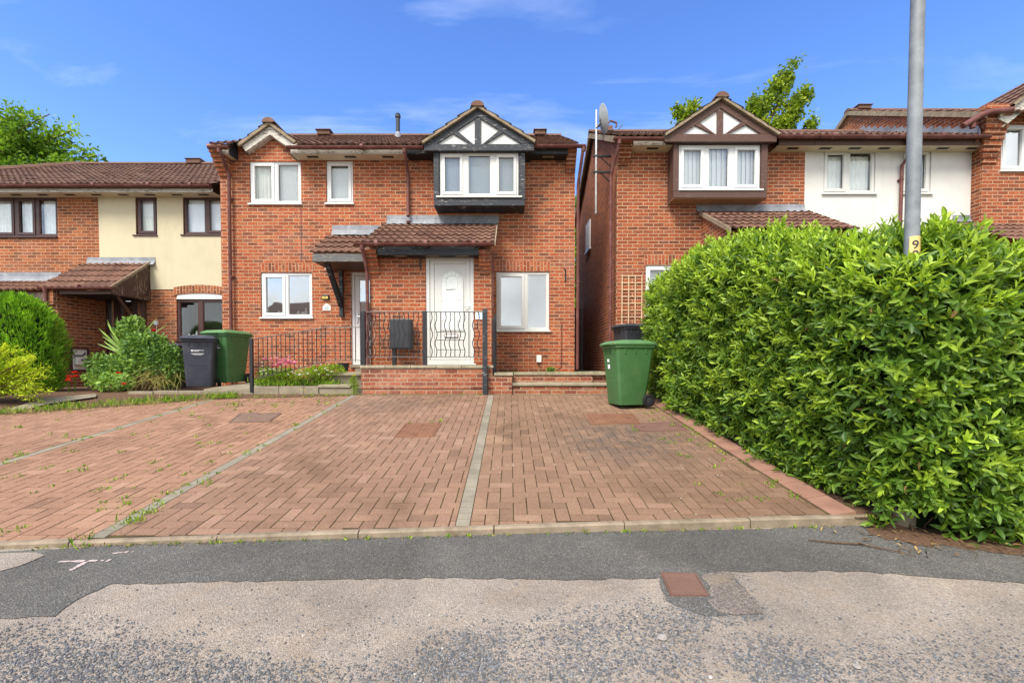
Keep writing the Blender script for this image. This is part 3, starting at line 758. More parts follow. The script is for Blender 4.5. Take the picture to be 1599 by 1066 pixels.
sheet('pavement', [(-700, 870), (-300, 880), (0, 862), (400, 838), (800, 832), (1200, 826), (1345, 815), (1420, 828), (1500, 845), (1620, 866), (2300, 905), (2300, 940), (1700, 918), (1599, 911), (1480, 903), (1340, 892), (1140, 892), (1188, 955),
                   (1100, 962), (1040, 938), (1030, 902), (900, 905), (720, 902), (500, 905), (310, 909), (172, 912), (118, 938), (85, 963), (0, 966), (-300, 985), (-700, 1010)], 'tarmac', 0.004, seed=3)
sheet('road_patch', [(1100, 897), (1140, 894), (1168, 928), (1195, 959), (1150, 961), (1112, 950), (1106, 925)], 'tarmac_worn', 0.006, seed=5, jag=0.02)
sheet('road_patch', [(-500, 905), (-200, 885), (0, 865), (58, 864), (70, 868), (30, 885), (0, 893), (-200, 915), (-500, 935)], 'road', 0.008, seed=7)
tag(sheet('soil_verge', [(1290, 808), (1342, 806), (1360, 836), (1440, 852), (1520, 858), (1640, 872), (2300, 905), (2300, 760), (1420, 780)], 'soil', 0.007, seed=9, jag=0.05), kind='structure')
# faded pink utility mark sprayed on the pavement
def paint_mark():
    m = MB(); lr = random.Random(4)
    for (x0, y0), (x1, y1), w in (((92, 878), (172, 876), 0.03), ((135, 878), (108, 893), 0.03), ((176, 865), (208, 862), 0.022)):
        a, b = G(x0, y0, RA, RB), G(x1, y1, RA, RB); d = (b - a); nrm = Vector((-d.y, d.x, 0)).normalized() * w * 0.5
        k = 16; side = []
        for i in range(k + 1):
            c = a.lerp(b, i / k); ww = lr.uniform(0.5, 1.2); side.append((c + nrm * ww, c - nrm * ww))
        for i in range(k):
            if lr.random() < 0.18: continue
            q = [side[i][0], side[i + 1][0], side[i + 1][1], side[i][1]]
            m.poly([(p.x, p.y, road_z(p.y) + 0.0075) for p in q])
    tag(m.build('road_marking', M['paint_pink']), kind='structure')
M['paint_pink'] = simple('faded_pink_paint', (0.40, 0.32, 0.29), 0.9, 0.2, 0.35, 60)
paint_mark()

# ---- block paving
STRIPS = [-4.97, -2.73, -0.33]; RIGHT_EDGE = lambda y: 2.26 + 0.012 * (7.6 - y) + 0.006 * max(0, 5.5 - y) ** 2
def far_y(x): return 7.98 if x > -2.8 else 7.90 + 0.13 * (x + 2.8) if x > -4.95 else max(5.4, 7.62 + 0.5 * (x + 4.95))
def pavers():
    V = []; T = []; gap, ch, hh = 0.0070, 0.0015, 0.005
    lr = random.Random(21)
    def one(x0, y0, x1, y1, tone, dz=0.0):
        if x1 - x0 < 0.03 or y1 - y0 < 0.03: return
        x0 += gap / 2; x1 -= gap / 2; y0 += gap / 2; y1 -= gap / 2
        tx, ty = lr.gauss(0, 0.005), lr.gauss(0, 0.005); cx, cy = (x0 + x1) / 2, (y0 + y1) / 2
        def q(x, y, z): return (x, y, drive_z(y) + z + dz + tx * (x - cx) + ty * (y - cy))
        V.extend([q(x0, y0, -hh), q(x1, y0, -hh), q(x1, y1, -hh), q(x0, y1, -hh), q(x0 + ch, y0 + ch, 0), q(x1 - ch, y0 + ch, 0), q(x1 - ch, y1 - ch, 0), q(x0 + ch, y1 - ch, 0)]); T.append(tone)
    bays = [(-12.0, STRIPS[0] - 0.05, 0), (STRIPS[0] + 0.05, STRIPS[1] - 0.05, 0), (STRIPS[1] + 0.05, STRIPS[2] - 0.05, 1), (STRIPS[2] + 0.05, 2.75, 0)]
    for bx0, bx1, fl in bays:
        cell = 0.1025
        ni = int((bx1 - bx0) / cell) + 2
        for i in range(-2, ni + 1):
            for j in range(-2, 64):
                m = (i - j) % 4
                if m == 0: r = (i, j, i + 2, j + 1)
                elif m == 3: r = (i, j, i + 1, j + 2)
                else: continue
                x0, y0, x1, y1 = (bx0 + r[0] * cell, 2.5 + r[1] * cell, bx0 + r[2] * cell, 2.5 + r[3] * cell)
                x0, x1 = max(x0, bx0), min(x1, bx1); cx = (x0 + x1) / 2
                if x1 <= x0: continue
                y0, y1 = max(y0, kerb_y(cx) + 0.05), min(y1, far_y(cx))
                if bx1 > 2: x1 = min(x1, RIGHT_EDGE((y0 + y1) / 2))
                if (-2.23 < cx < -1.27 and 5.42 < (y0 + y1) / 2 < 6.12 and False): continue
                one(x0, y0, x1, y1, min(1, max(0, lr.gauss(0.5, 0.2))), lr.gauss(0, 0.0006))
    V = np.array(V); n = len(T); b = np.arange(n)[:, None, None] * 8
    F = (np.array([[4, 5, 6, 7], [0, 1, 5, 4], [1, 2, 6, 5], [2, 3, 7, 6], [3, 0, 4, 7]])[None] + b).reshape(-1, 4)
    o = npmesh('driveway', V, F, M['paver'], None, T, 8); tag(o, kind='structure')
    # header course along the foot of the steps
    V2, T2 = V, T
    base = MB(); xs = np.linspace(-12, 2.75, 120)
    for i in range(119):
        a, c = xs[i], xs[i + 1]
        base.poly([(a, kerb_y(a) + .047, drive_z(kerb_y(a) + .047) - 0.0030), (c, kerb_y(c) + .047, drive_z(kerb_y(c) + .047) - 0.0030), (c, far_y(c) + 0.05, drive_z(far_y(c) + 0.05) - 0.0030), (a, far_y(a) + 0.05, drive_z(far_y(a) + 0.05) - 0.0030)])
    tag(base.build('driveway_bed', M['sand']), kind='structure')
    for sx in STRIPS:
        V.__class__
        vs = []; ts = []; y = kerb_y(sx) + 0.055
        while y < far_y(sx) - 0.02:
            y1 = min(y + 0.1, far_y(sx)); x0, x1 = sx - 0.049, sx + 0.049; g = 0.0045; c = 0.0015
            q = lambda x, yy, z: (x, yy, drive_z(yy) + z + 0.001)
            vs += [q(x0, y + g, -0.005), q(x1, y + g, -0.005), q(x1, y1 - g, -0.005), q(x0, y1 - g, -0.005), q(x0 + c, y + g + c, 0), q(x1 - c, y + g + c, 0), q(x1 - c, y1 - g - c, 0), q(x0 + c, y1 - g - c, 0)]
            ts.append(random.random()); y = y1
        n = len(ts); b = np.arange(n)[:, None, None] * 8
        F = (np.array([[4, 5, 6, 7], [0, 1, 5, 4], [1, 2, 6, 5], [2, 3, 7, 6], [3, 0, 4, 7]])[None] + b).reshape(-1, 4)
        tag(npmesh('driveway_strip', np.array(vs), F, M['grey_paver'], None, ts, 8), kind='structure')
pavers()
def kerbs():
    m = MB(); xs = np.arange(-12, 2.6, 0.915)
    for a in xs:
        b = min(a + 0.907, 2.62)
        k = 6; pts = np.linspace(a, b, k + 1); jit = random.uniform(-0.003, 0.005)
        for i in range(k):
            x0, x1 = pts[i], pts[i + 1]; y0, y1 = kerb_y(x0), kerb_y(x1); z0, z1 = drive_z(y0) + 0.005 + jit, drive_z(y1) + 0.005 + jit
            w = 0.052; d = 0.16
            vs = [(x0, y0, z0 - d), (x1, y1, z1 - d), (x1, y1 + w, z1 - d), (x0, y0 + w, z0 - d), (x0, y0, z0 - 0.012), (x1, y1, z1 - 0.012), (x1, y1 + w, z1), (x0, y0 + w, z0), (x0, y0 + 0.014, z0), (x1, y1 + 0.014, z1)]
            m.add(vs, [(0, 1, 5, 4), (4, 5, 9, 8), (8, 9, 6, 7), (2, 3, 7, 6), (3, 0, 4, 8, 7), (1, 2, 6, 9, 5)])
    tag(m.build('kerb', M['kerb']), kind='structure')
    # pink concrete edging down the hedge side
    e = MB(); ys = np.arange(3.3, 8.1, 0.3)
    for y in ys:
        y1 = y + 0.292; c = RIGHT_EDGE(y) + 0.02; c1 = RIGHT_EDGE(y1) + 0.02
        w = 0.17
        vs = [(c, y, drive_z(y) - 0.05), (c + w, y, drive_z(y) - 0.05), (c1 + w, y1, drive_z(y1) - 0.05), (c1, y1, drive_z(y1) - 0.05), (c, y, drive_z(y) + 0.004), (c + w, y, drive_z(y) + 0.03), (c1 + w, y1, drive_z(y1) + 0.03), (c1, y1, drive_z(y1) + 0.004)]
        e.add(vs, [(4, 5, 6, 7), (0, 1, 5, 4), (1, 2, 6, 5), (2, 3, 7, 6), (3, 0, 4, 7)])
    tag(e.build('path_edging', M['edging']), kind='structure')
    # soil bed under the hedge
    s = MB(); ys = np.linspace(3.25, 8.3, 24)
    for i in range(23):
        a, b = ys[i], ys[i + 1]; x0, x1 = RIGHT_EDGE(a) + 0.15, RIGHT_EDGE(b) + 0.15
        s.poly([(x0, a, drive_z(a) + 0.004), (7.5, a, drive_z(a) + 0.03), (7.5, b, drive_z(b) + 0.03), (x1, b, drive_z(b) + 0.004)])
    tag(s.build('soil_bed', M['soil']), kind='structure')
    # left garden soil
    s = MB(); xs = np.linspace(-16, -2.7, 30)
    for i in range(29):
        a, c = xs[i], xs[i + 1]; fa, fc = far_y(a) - 0.02, far_y(c) - 0.02
        s.poly([(a, fa, drive_z(fa) + 0.002), (c, fc, drive_z(fc) + 0.002), (c, 8.4, 0.775), (a, 8.4, 0.775)])
    s.poly([(-16, 8.4, 0.775), (-2.7, 8.4, 0.775), (-2.7, 11.3, 0.78), (-16, 11.3, 0.78)])
    tag(s.build('garden_soil', M['soil']), kind='structure')
kerbs()
# ================================================================== the pair of brick houses
YM = 10.1
ZB = 0.6
SPLIT = P(639, 400, YM).x
MX0, MX1 = P(345.5, 400, YM).x, P(897.5, 400, YM).x
ZS = P(600, 241, 9.8).z                                   # soffit
RZ_E, RY_E, RY_R, RZ_R = P(600, 223.5, 9.72).z, 9.72, 13.2, P(600, 212.5, 13.2).z
GZ = P(600, 229, 9.68).z; GZR = P(870, 227, 9.68).z
SL = (RZ_R - RZ_E) / (RY_R - RY_E)
slope_len = math.hypot(RY_R - RY_E, RZ_R - RZ_E)

HA = empty('brick_house', ((MX0 + SPLIT) / 2, YM, 0.75), 'red brick house with small weathered gable, white windows and a tiled canopy over its door', 'house', 'brick houses along the close')
HB = empty('brick_house', ((SPLIT + MX1) / 2, YM, 0.75), 'red brick house with black timber oriel gable and arched white front door in a porch', 'house', 'brick houses along the close')

# ---- left house of the pair
w1 = rect(390, 251.5, 470, 318, YM); w2 = rect(509.5, 251, 551, 317.5, YM); w4 = rect(407.5, 425.5, 487.3, 495.5, YM)
dA = rect(548.5, 424.5, 603, 569, YM); dA = (dA[0], 1.28, -2.76, dA[3])
m = MB(); shell(m, MX0, SPLIT, ZB, ZS + 0.34, YM, (RY_R, RZ_R - 0.12), [w1, w2, w4, dA], right=False)
# brick panel filling the small gable
ga = P(420, 199, YM - 0.25); gl_, gr_ = P(376, 232, YM - 0.25), P(462.5, 232, YM - 0.25)
m.prism([(P(385, 250, YM).x, ZS - 0.02), (P(470, 250, YM).x, ZS - 0.02), (P(459, 238, YM).x, P(459, 232, YM).z), (P(420, 203, YM).x, P(420, 199, YM).z), (P(381, 238, YM).x, P(381, 232, YM).z)], YM - 0.003, YM + 0.2)
m.build('wall', M['brick_main'], HA)
X = lambda p, Y=YM: P(p, 285, Y).x
window(HA, w1, YM, [(X(395), X(427), True, [('curtain', 0.0, 0.75)]), (X(433), X(466), False, [('curtain', 0.78, 1.0), ('blind_grey', 0.0, 0.8)])], room=True)
window(HA, w2, YM, [(X(514), X(547), True, [('blind_grey', 0, 1, 0, 0.94)])])
X = lambda p, Y=YM: P(p, 460, Y).x
window(HA, w4, YM, [(X(412), X(444), True, [('items', 0.4, 1.0), ('curtain', 0.0, 0.14)]), (X(449), X(484), False, [('items', 0.1, 0.95)])], gl='glass_mirror')
m = MB(); a = rect(405, 410.5, 488.5, 424.6, YM); m.box(a[0], YM - 0.004, a[1], a[2], YM + 0.05, a[3]); m.build('lintel', M['soldier'], HA)
m = MB(); s0, s1 = P(470, 324, YM), P(470, 408, YM); m.box(s0.x - 0.006, YM - 0.003, s1.z, s0.x + 0.006, YM + 0.01, s0.z); m.build('movement_joint', M['black_plastic'], HA)
# small gable roof and bargeboards
GYF = YM - 0.20
apx = P(420, 190, GYF); fl, fr = P(370, 226, GYF), P(468.5, 226, GYF)
for f in (fl, fr):
    s = (apx - f); L = s.length
    tile_roof('gable_roof', HA, (f.x, GYF - 0.02, f.z), (0, 1, 0), (s.x, 0, s.z), 1.3, L + 0.03, M['tile'], gauge=0.3, amp=0.014)
    sg = 1 if f.x < apx.x else -1
    dirn = s.normalized(); nrm = Vector((-dirn.z, 0, dirn.x)) * (1 if sg > 0 else -1)
    def off(p, d):                        # cut plumb at the apex
        if p is apx:
            qx, qz = f.x + nrm.x * d, f.z + nrm.z * d
            return (apx.x, qz + (apx.x - qx) * dirn.z / dirn.x)
        return (p.x + nrm.x * d, p.z + nrm.z * d)
    v = MB(); v.prism([off(f, 0.012), off(apx, 0.012), off(apx, -0.05), off(f, -0.05)], GYF - 0.015, GYF + 0.04)
    v.build('verge', M['verge'], HA)
    b = MB(); f2 = f + dirn * 0.06
    b.prism([off(f2, -0.055), off(apx, -0.055), off(apx, -0.20), off(f2, -0.19)], GYF + 0.045, GYF + 0.07); b.build('bargeboard', M['white_peel'], HA)
    b = MB(); b.prism([off(f2, -0.19), off(apx, -0.195), off(apx, -0.215), off(f2, -0.205)], GYF + 0.071, YM - 0.004); b.build('gable_soffit', M['white_peel'], HA)
r = MB(); ridge_run(r, GYF - 0.05, YM + 1.05, apx.x, apx.z - 0.03, 0.13, 'y'); r.build('ridge_tile', M['tile'], HA)
# eaves, gutter, roof
xg0, xg1 = P(372, 240, YM).x, P(466, 240, YM).x
eaves(HA, P(347, 240, YM - .3).x, xg0 - 0.02, YM, ZS, 0.30, 'white_peel', 'cream_soffit', h=0.20, vents=False)
m = MB(); m.prismx([(9.80, ZS), (YM, ZS), (YM, ZS + 0.34), (9.80, ZS + 0.20)], xg0 - 0.02, xg0 + 0.0); m.build('eaves_box_end', M['dark_soffit'], HA); m = MB(); m.prismx([(9.80, ZS), (YM, ZS), (YM, ZS + 0.34), (9.80, ZS + 0.20)], xg1 - 0.042, xg1 - 0.022); m.build('eaves_box_end', M['dark_soffit'], HA)
eaves(HA, xg1 - 0.02, SPLIT, YM, ZS, 0.30, 'white_peel', 'cream_soffit', h=0.20)
gutter(HA, P(326, 230, 9.68).x, xg0 + 0.04, 9.68, GZ)
gutter(HA, xg1 - 0.04, SPLIT, 9.68, GZ, joints=(P(565, 230, 9.68).x,))
RX0 = P(327, 222, RY_E).x; RX1 = P(903.5, 222, RY_E).x
tile_roof('roof', HA, (RX0, RY_E, RZ_E - 0.03), (1, 0, 0), (0, RY_R - RY_E, RZ_R - RZ_E), SPLIT - RX0, slope_len, M['tile'], keep=lambda u, s: ~((u + RX0 > fl.x + 0.02) & (u + RX0 < fr.x - 0.04) & (s < 0.62)))
m = MB(); m.poly([(RX0, RY_R * 2 - RY_E, RZ_E), (SPLIT, RY_R * 2 - RY_E, RZ_E), (SPLIT, RY_R, RZ_R), (RX0, RY_R, RZ_R)]); q9 = lambda x, y: (x, y, RZ_E - .05 + SL * (y - RY_E)); m.poly([q9(RX0, RY_E), q9(fl.x, RY_E), q9(fl.x, RY_R), q9(RX0, RY_R)]); m.poly([q9(fr.x - .03, RY_E), q9(SPLIT, RY_E), q9(SPLIT, RY_R), q9(fr.x - .03, RY_R)]); m.poly([q9(fl.x, RY_E + .6), q9(fr.x - .03, RY_E + .6), q9(fr.x - .03, RY_R), q9(fl.x, RY_R)])
m.build('roof_deck', M['tile'], HA)
r = MB(); ridge_run(r, RX0, SPLIT, RY_R, RZ_R - 0.035); r.build('ridge_tile', M['tile'], HA)
def ridge_vent(parent, px, w=0.36):
    c = P(px, 208, RY_R); m = MB(); m.box(c.x - w / 2, RY_R - 0.16, RZ_R - 0.02, c.x + w / 2, RY_R + 0.16, RZ_R + 0.09); m.box(c.x - w / 2 - 0.04, RY_R - 0.2, RZ_R + 0.09, c.x + w / 2 + 0.04, RY_R + 0.2, RZ_R + 0.115)
    m.build('ridge_vent', M['tile'], parent, bevel=0.02)
ridge_vent(HA, 508)
corbel(HA, MX0, P(362, 260, YM).x, P(345, 276, YM).z, ZS + 0.20, YM, 'brick_main', 7, 0.36, 0.05)
# downpipe at the left corner
xa = P(357, 300, 10.0).x
downpipe(HA, [(P(343, 238, 9.7).x, 9.69, GZ - 0.03), (P(345, 240, 9.7).x, 9.70, GZ - 0.13), (xa - 0.02, 9.99, 5.50), (xa, 10.02, 5.40), (P(360.5, 500, 10.02).x, 10.02, 0.85)], clips=[(xa + 0.005, 10.02, 4.9), (xa + 0.02, 10.02, 3.2)])
# canopy over the side door
CX0, CX1 = -3.95, -2.80; CYE, CYT = 9.14, YM - 0.02
ez, tz = P(520, 392.5, CYE).z, P(560, 366.5, CYT).z
SLc = math.hypot(CYT - CYE, tz - ez)
tile_roof('canopy_roof', HA, (CX0 - 0.04, CYE, ez - 0.03), (1, 0, 0), (0, CYT - CYE, tz - ez), CX1 - CX0 + 0.32, SLc, M['tile_light'])
m = MB(); m.prismx([(CYE + 0.02, ez - 0.06), (CYT, ez - 0.06), (CYT, tz - 0.035), (CYE + 0.02, ez - 0.035)], CX0 + 0.01, CX1 + 0.03); m.build('canopy_verge', M['verge'], HA)
zf = P(520, 408, CYE).z
m = MB(); m.box(CX0 + 0.005, CYE + 0.01, zf, CX1 + 0.02, CYE + 0.032, ez - 0.055); m.build('canopy_fascia', peeling('grey_fascia', (0.10, 0.10, 0.10), (0.42, 0.36, 0.27), 0.5), HA, bevel=0.003)
m = MB(); m.box(CX0 + 0.005, CYE + 0.034, zf + 0.004, CX1 + 0.02, CYT, zf + 0.02); m.build('canopy_soffit', M['brown_timber'], HA)
m = MB(); m.box(CX0 + 0.003, CYE + 0.036, zf + 0.022, CX0 + 0.022, CYT, ez - 0.04); m.build('canopy_cheek', M['dark_soffit'], HA)
bx = P(521, 440, 9.6).x
m = MB(); m.box(P(534, 450, YM).x - 0.04, YM - 0.075, P(534, 494, YM).z, P(534, 450, YM).x + 0.04, YM - 0.002, zf - 0.002)
xx = P(534, 450, YM).x
m.add([(xx - 0.055, CYE + 0.12, zf), (xx + 0.035, CYE + 0.12, zf), (xx + 0.035, CYE + 0.24, zf), (xx - 0.055, CYE + 0.24, zf), (xx - 0.045, YM - 0.09, P(534, 480, YM).z), (xx + 0.045, YM - 0.09, P(534, 480, YM).z), (xx + 0.045, YM - 0.08, P(534, 466, YM).z), (xx - 0.045, YM - 0.08, P(534, 466, YM).z)],
      [(3, 2, 1, 0), (4, 5, 6, 7), (0, 1, 5, 4), (1, 2, 6, 5), (2, 3, 7, 6), (3, 0, 4, 7)])
m.build('canopy_bracket', M['black_timber'], HA, bevel=0.004)
a = rect(518.5, 352, 600, 366, YM - 0.01)
def lead(parent, x0, z0, x1, z1, Y):
    m = MB(); n = int((x1 - x0) / 0.05) + 2; lr = random.Random(int(x0 * 50)); V = []
    for i in range(n + 1):
        x = x0 + (x1 - x0) * i / n; w = lr.uniform(-0.004, 0.006)
        V += [(x, Y - 0.006, z1 + lr.uniform(-0.004, 0.004)), (x, Y - 0.012 + w, (z0 + z1) / 2), (x, Y - 0.035 + w, z0 + 0.02), (x, Y - 0.085, z0 - 0.025 + lr.uniform(-0.006, 0.006))]
    for i in range(n):
        for k in range(3): q = 4 * i + k; m.f.append((q, q + 4, q + 5, q + 1))
    m.v = V; m.box(x0, Y - 0.005, z1 - 0.01, x1, Y + 0.01, z1 + 0.004)
    return m.build('lead_flashing', M['lead'], parent)
lead(HA, a[0], a[1], a[2], a[3], YM)
# white side door, half hidden behind the porch
def side_door():
    x0, z0, x1, z1 = dA; m = MB(); Y = YM + 0.03
    m.box(x0, Y, z0, x0 + 0.07, Y + 0.08, z1); m.box(x1 - 0.07, Y, z0, x1, Y + 0.08, z1); m.box(x0 + 0.07, Y, z1 - 0.07, x1 - 0.07, Y + 0.08, z1)
    m.box(x0 + 0.07, Y, z0, x1 - 0.07, Y + 0.08, z0 + 0.05)
    d = m.build('door', M['upvc'], HA, bevel=0.005)
    m = MB(); a, b, c, e = x0 + 0.075, x1 - 0.075, z0 + 0.055, z1 - 0.075; Y2 = Y + 0.012
    m.box(a, Y2, c, a + 0.10, Y2 + 0.05, e); m.box(b - 0.10, Y2, c, b, Y2 + 0.05, e); m.box(a + 0.1, Y2, e - 0.1, b - 0.1, Y2 + 0.05, e); m.box(a + 0.1, Y2, c, b - 0.1, Y2 + 0.05, c + 0.75)
    m.build('door_leaf', M['upvc'], d, bevel=0.005)
    MB().box(a + 0.1, Y2 + 0.02, c + 0.75, b - 0.1, Y2 + 0.026, e - 0.1).build('pane', M['glass_mirror'], d)
    MB().box(a + 0.1, Y2 + 0.10, c + 0.75, b - 0.1, Y2 + 0.11, e - 0.1).build('blind', M['blind_grey'], d)
    m = MB(); hx = a + 0.05; m.box(hx - 0.015, Y2 - 0.012, 2.20, hx + 0.015, Y2, 2.42); m.tube([(hx, Y2 - 0.012, 2.34), (hx, Y2 - 0.05, 2.34), (hx + 0.11, Y2 - 0.05, 2.34)], 0.009, 8)
    m.build('door_handle', M['chrome'], d, smooth=True)
    MB().box(x0 - 0.02, YM - 0.05, z0 - 0.06, x1 + 0.02, YM + 0.10, z0 - 0.001).build('threshold', M['concrete'], d)
side_door()

# ---- right house of the pair
w3 = rect(774.8, 424.3, 858, 516, YM)
m = MB(); shell(m, SPLIT, MX1, ZB, ZS + 0.34, YM, (RY_R, RZ_R - 0.12), [w3], left=False)
YP = 8.84
PX0, PX1 = P(577.5, 480, YP).x, P(767.5, 480, YP).x
ZPT = P(660, 388, YP).z + 0.05
dB = rect(665, 398, 740, 566, YP); dB = (dB[0], 1.272, dB[2], dB[3])
m.build('wall', M['brick_main'], HB)
m = MB(); front_wall(m, PX0, PX1, 0.65, ZPT, YP, [dB], 0.14)
ezP, eyP = P(660, 377.5, 8.53).z, 8.53; tzP, tyP = P(690, 349, YM).z, YM - 0.02
slP = (tzP - ezP) / (tyP - eyP)
for x in (PX0, PX1): m.poly([(x, YP, 0.65), (x, YM, 0.65), (x, YM, ezP + slP * (YM - eyP) - 0.05), (x, YP, ZPT)])
m.build('porch_wall', M['brick_main'], HB)
X = lambda p, Y=YM: P(p, 470, Y).x
window(HB, w3, YM, [(X(780), X(818), True, [('blind_white', 0, 1)]), (X(824), X(854), False, [('blind_white', 0, 1)])], fm='upvc_cream', gl='glass_sky', bw=0.06)
m = MB(); a = rect(774.5, 407.5, 858.5, 423.4, YM); m.box(a[0] - .02, YM - 0.004, a[1], a[2] + .02, YM + 0.05, a[3]); m.build('lintel', M['soldier'], HB)
# eaves
xb0, xb1 = P(664, 240, YM).x, P(832, 240, YM).x
XEND = P(884, 240, YM).x
eaves(HB, SPLIT + 0.005, xb0 + .12, YM, ZS, 0.30, 'black_timber', 'dark_soffit', h=0.20, vmat='verge')
eaves(HB, xb1 - .08, XEND, YM, ZS, 0.30, 'black_timber', 'dark_soffit', h=0.20, vmat='verge')
gutter(HB, SPLIT + 0.005, P(661, 230, 9.68).x, 9.68, GZ)
gutter(HB, P(833, 230, 9.68).x, P(914, 230, 9.68).x, 9.68, GZR)
tile_roof('roof', HB, (SPLIT, RY_E, RZ_E - 0.03), (1, 0, 0), (0, RY_R - RY_E, RZ_R - RZ_E), RX1 - SPLIT, slope_len, M['tile'])
m = MB(); m.poly([(SPLIT, RY_R * 2 - RY_E, RZ_E), (RX1, RY_R * 2 - RY_E, RZ_E), (RX1, RY_R, RZ_R), (SPLIT, RY_R, RZ_R)]); m.poly([(SPLIT, RY_E, RZ_E - .05), (RX1, RY_E, RZ_E - .05), (RX1, RY_R, RZ_R - .05), (SPLIT, RY_R, RZ_R - .05)])
m.build('roof_deck', M['tile'], HB)
r = MB(); ridge_run(r, SPLIT, RX1, RY_R, RZ_R - 0.035); r.build('ridge_tile', M['tile'], HB)
ridge_vent(HB, 843, 0.3)
corbel(HB, P(883, 260, YM).x, MX1, P(890, 270.5, YM).z, ZS + 0.18, YM, 'brick_main', 7, 0.35)
xp = P(902.5, 400, 10.05).x
downpipe(HB, [(P(911, 228, 9.7).x, 9.69, GZR - 0.03), (P(910, 232, 9.7).x, 9.70, GZR - 0.12), (xp + 0.01, 10.05, 5.30), (xp, 10.07, 5.2), (xp, 10.07, 1.18)], clips=[(xp, 10.07, 3.1)])
xm = P(637, 290, 10.02).x
downpipe(HB, [(P(632, 236, 9.7).x, 9.69, GZ - 0.03), (P(632.5, 242, 9.7).x, 9.70, GZ - 0.12), (xm - 0.01, 10.0, 5.52), (xm, 10.03, 5.44), (xm, 10.03, P(638, 330, 10.03).z), (xm + 0.01, 9.98, P(638, 338, 10.0).z)], clips=[(xm, 10.03, 4.4)])
# oriel
YB = 9.64
ox0, oz0, ox1, oz1 = rect(677.5, 228, 819.5, 321.5, YB)
wo = rect(686.5, 236.8, 810, 306.8, YB)
m = MB()
front_wall(m, ox0, ox1, oz0, oz1, YB, [wo], 0.06)
m.poly([(ox0, YB, oz0), (ox0, YM - .003, oz0), (ox0, YM - .003, oz1), (ox0, YB, oz1)]); m.poly([(ox1, YB, oz0), (ox1, YM - .003, oz0), (ox1, YM - .003, oz1), (ox1, YB, oz1)])
m.poly([(ox0, YB + 0.002, oz0), (ox1, YB + 0.002, oz0), (ox1 - 0.02, YM, oz0 + 0.0), (ox0 + 0.02, YM, oz0 + 0.0)])
orl = m.build('oriel', M['black_timber'], HB)
m = MB(); m.box(ox0 + 0.01, YB - 0.022, oz0, ox1 - 0.01, YB - 0.001, wo[1] - 0.075); m.build('apron_board', M['black_timber'], orl, bevel=0.004)
for q in ((ox0 - 0.004, wo[0] - 0.015), (wo[2] + 0.015, ox1 + 0.004)):
    m = MB(); m.box(q[0], YB - 0.018, wo[1] - 0.07, q[1], YB - 0.001, oz1 - 0.01); m.build('corner_post', M['black_timber'], orl, bevel=0.004)
X = lambda p: P(p, 272, YB).x
ww = window(HB, wo, YB, [(X(692), X(721.5), True, [('blind_slate', 0, 1)]), (X(731), X(766), False, [('blind_slate', 0, 1)]), (X(775.5), X(806), True, [('blind_slate', 0, 1)])], fm='upvc_cream', bw=0.06, sill_ext=(0.07, 0.07), room=False)
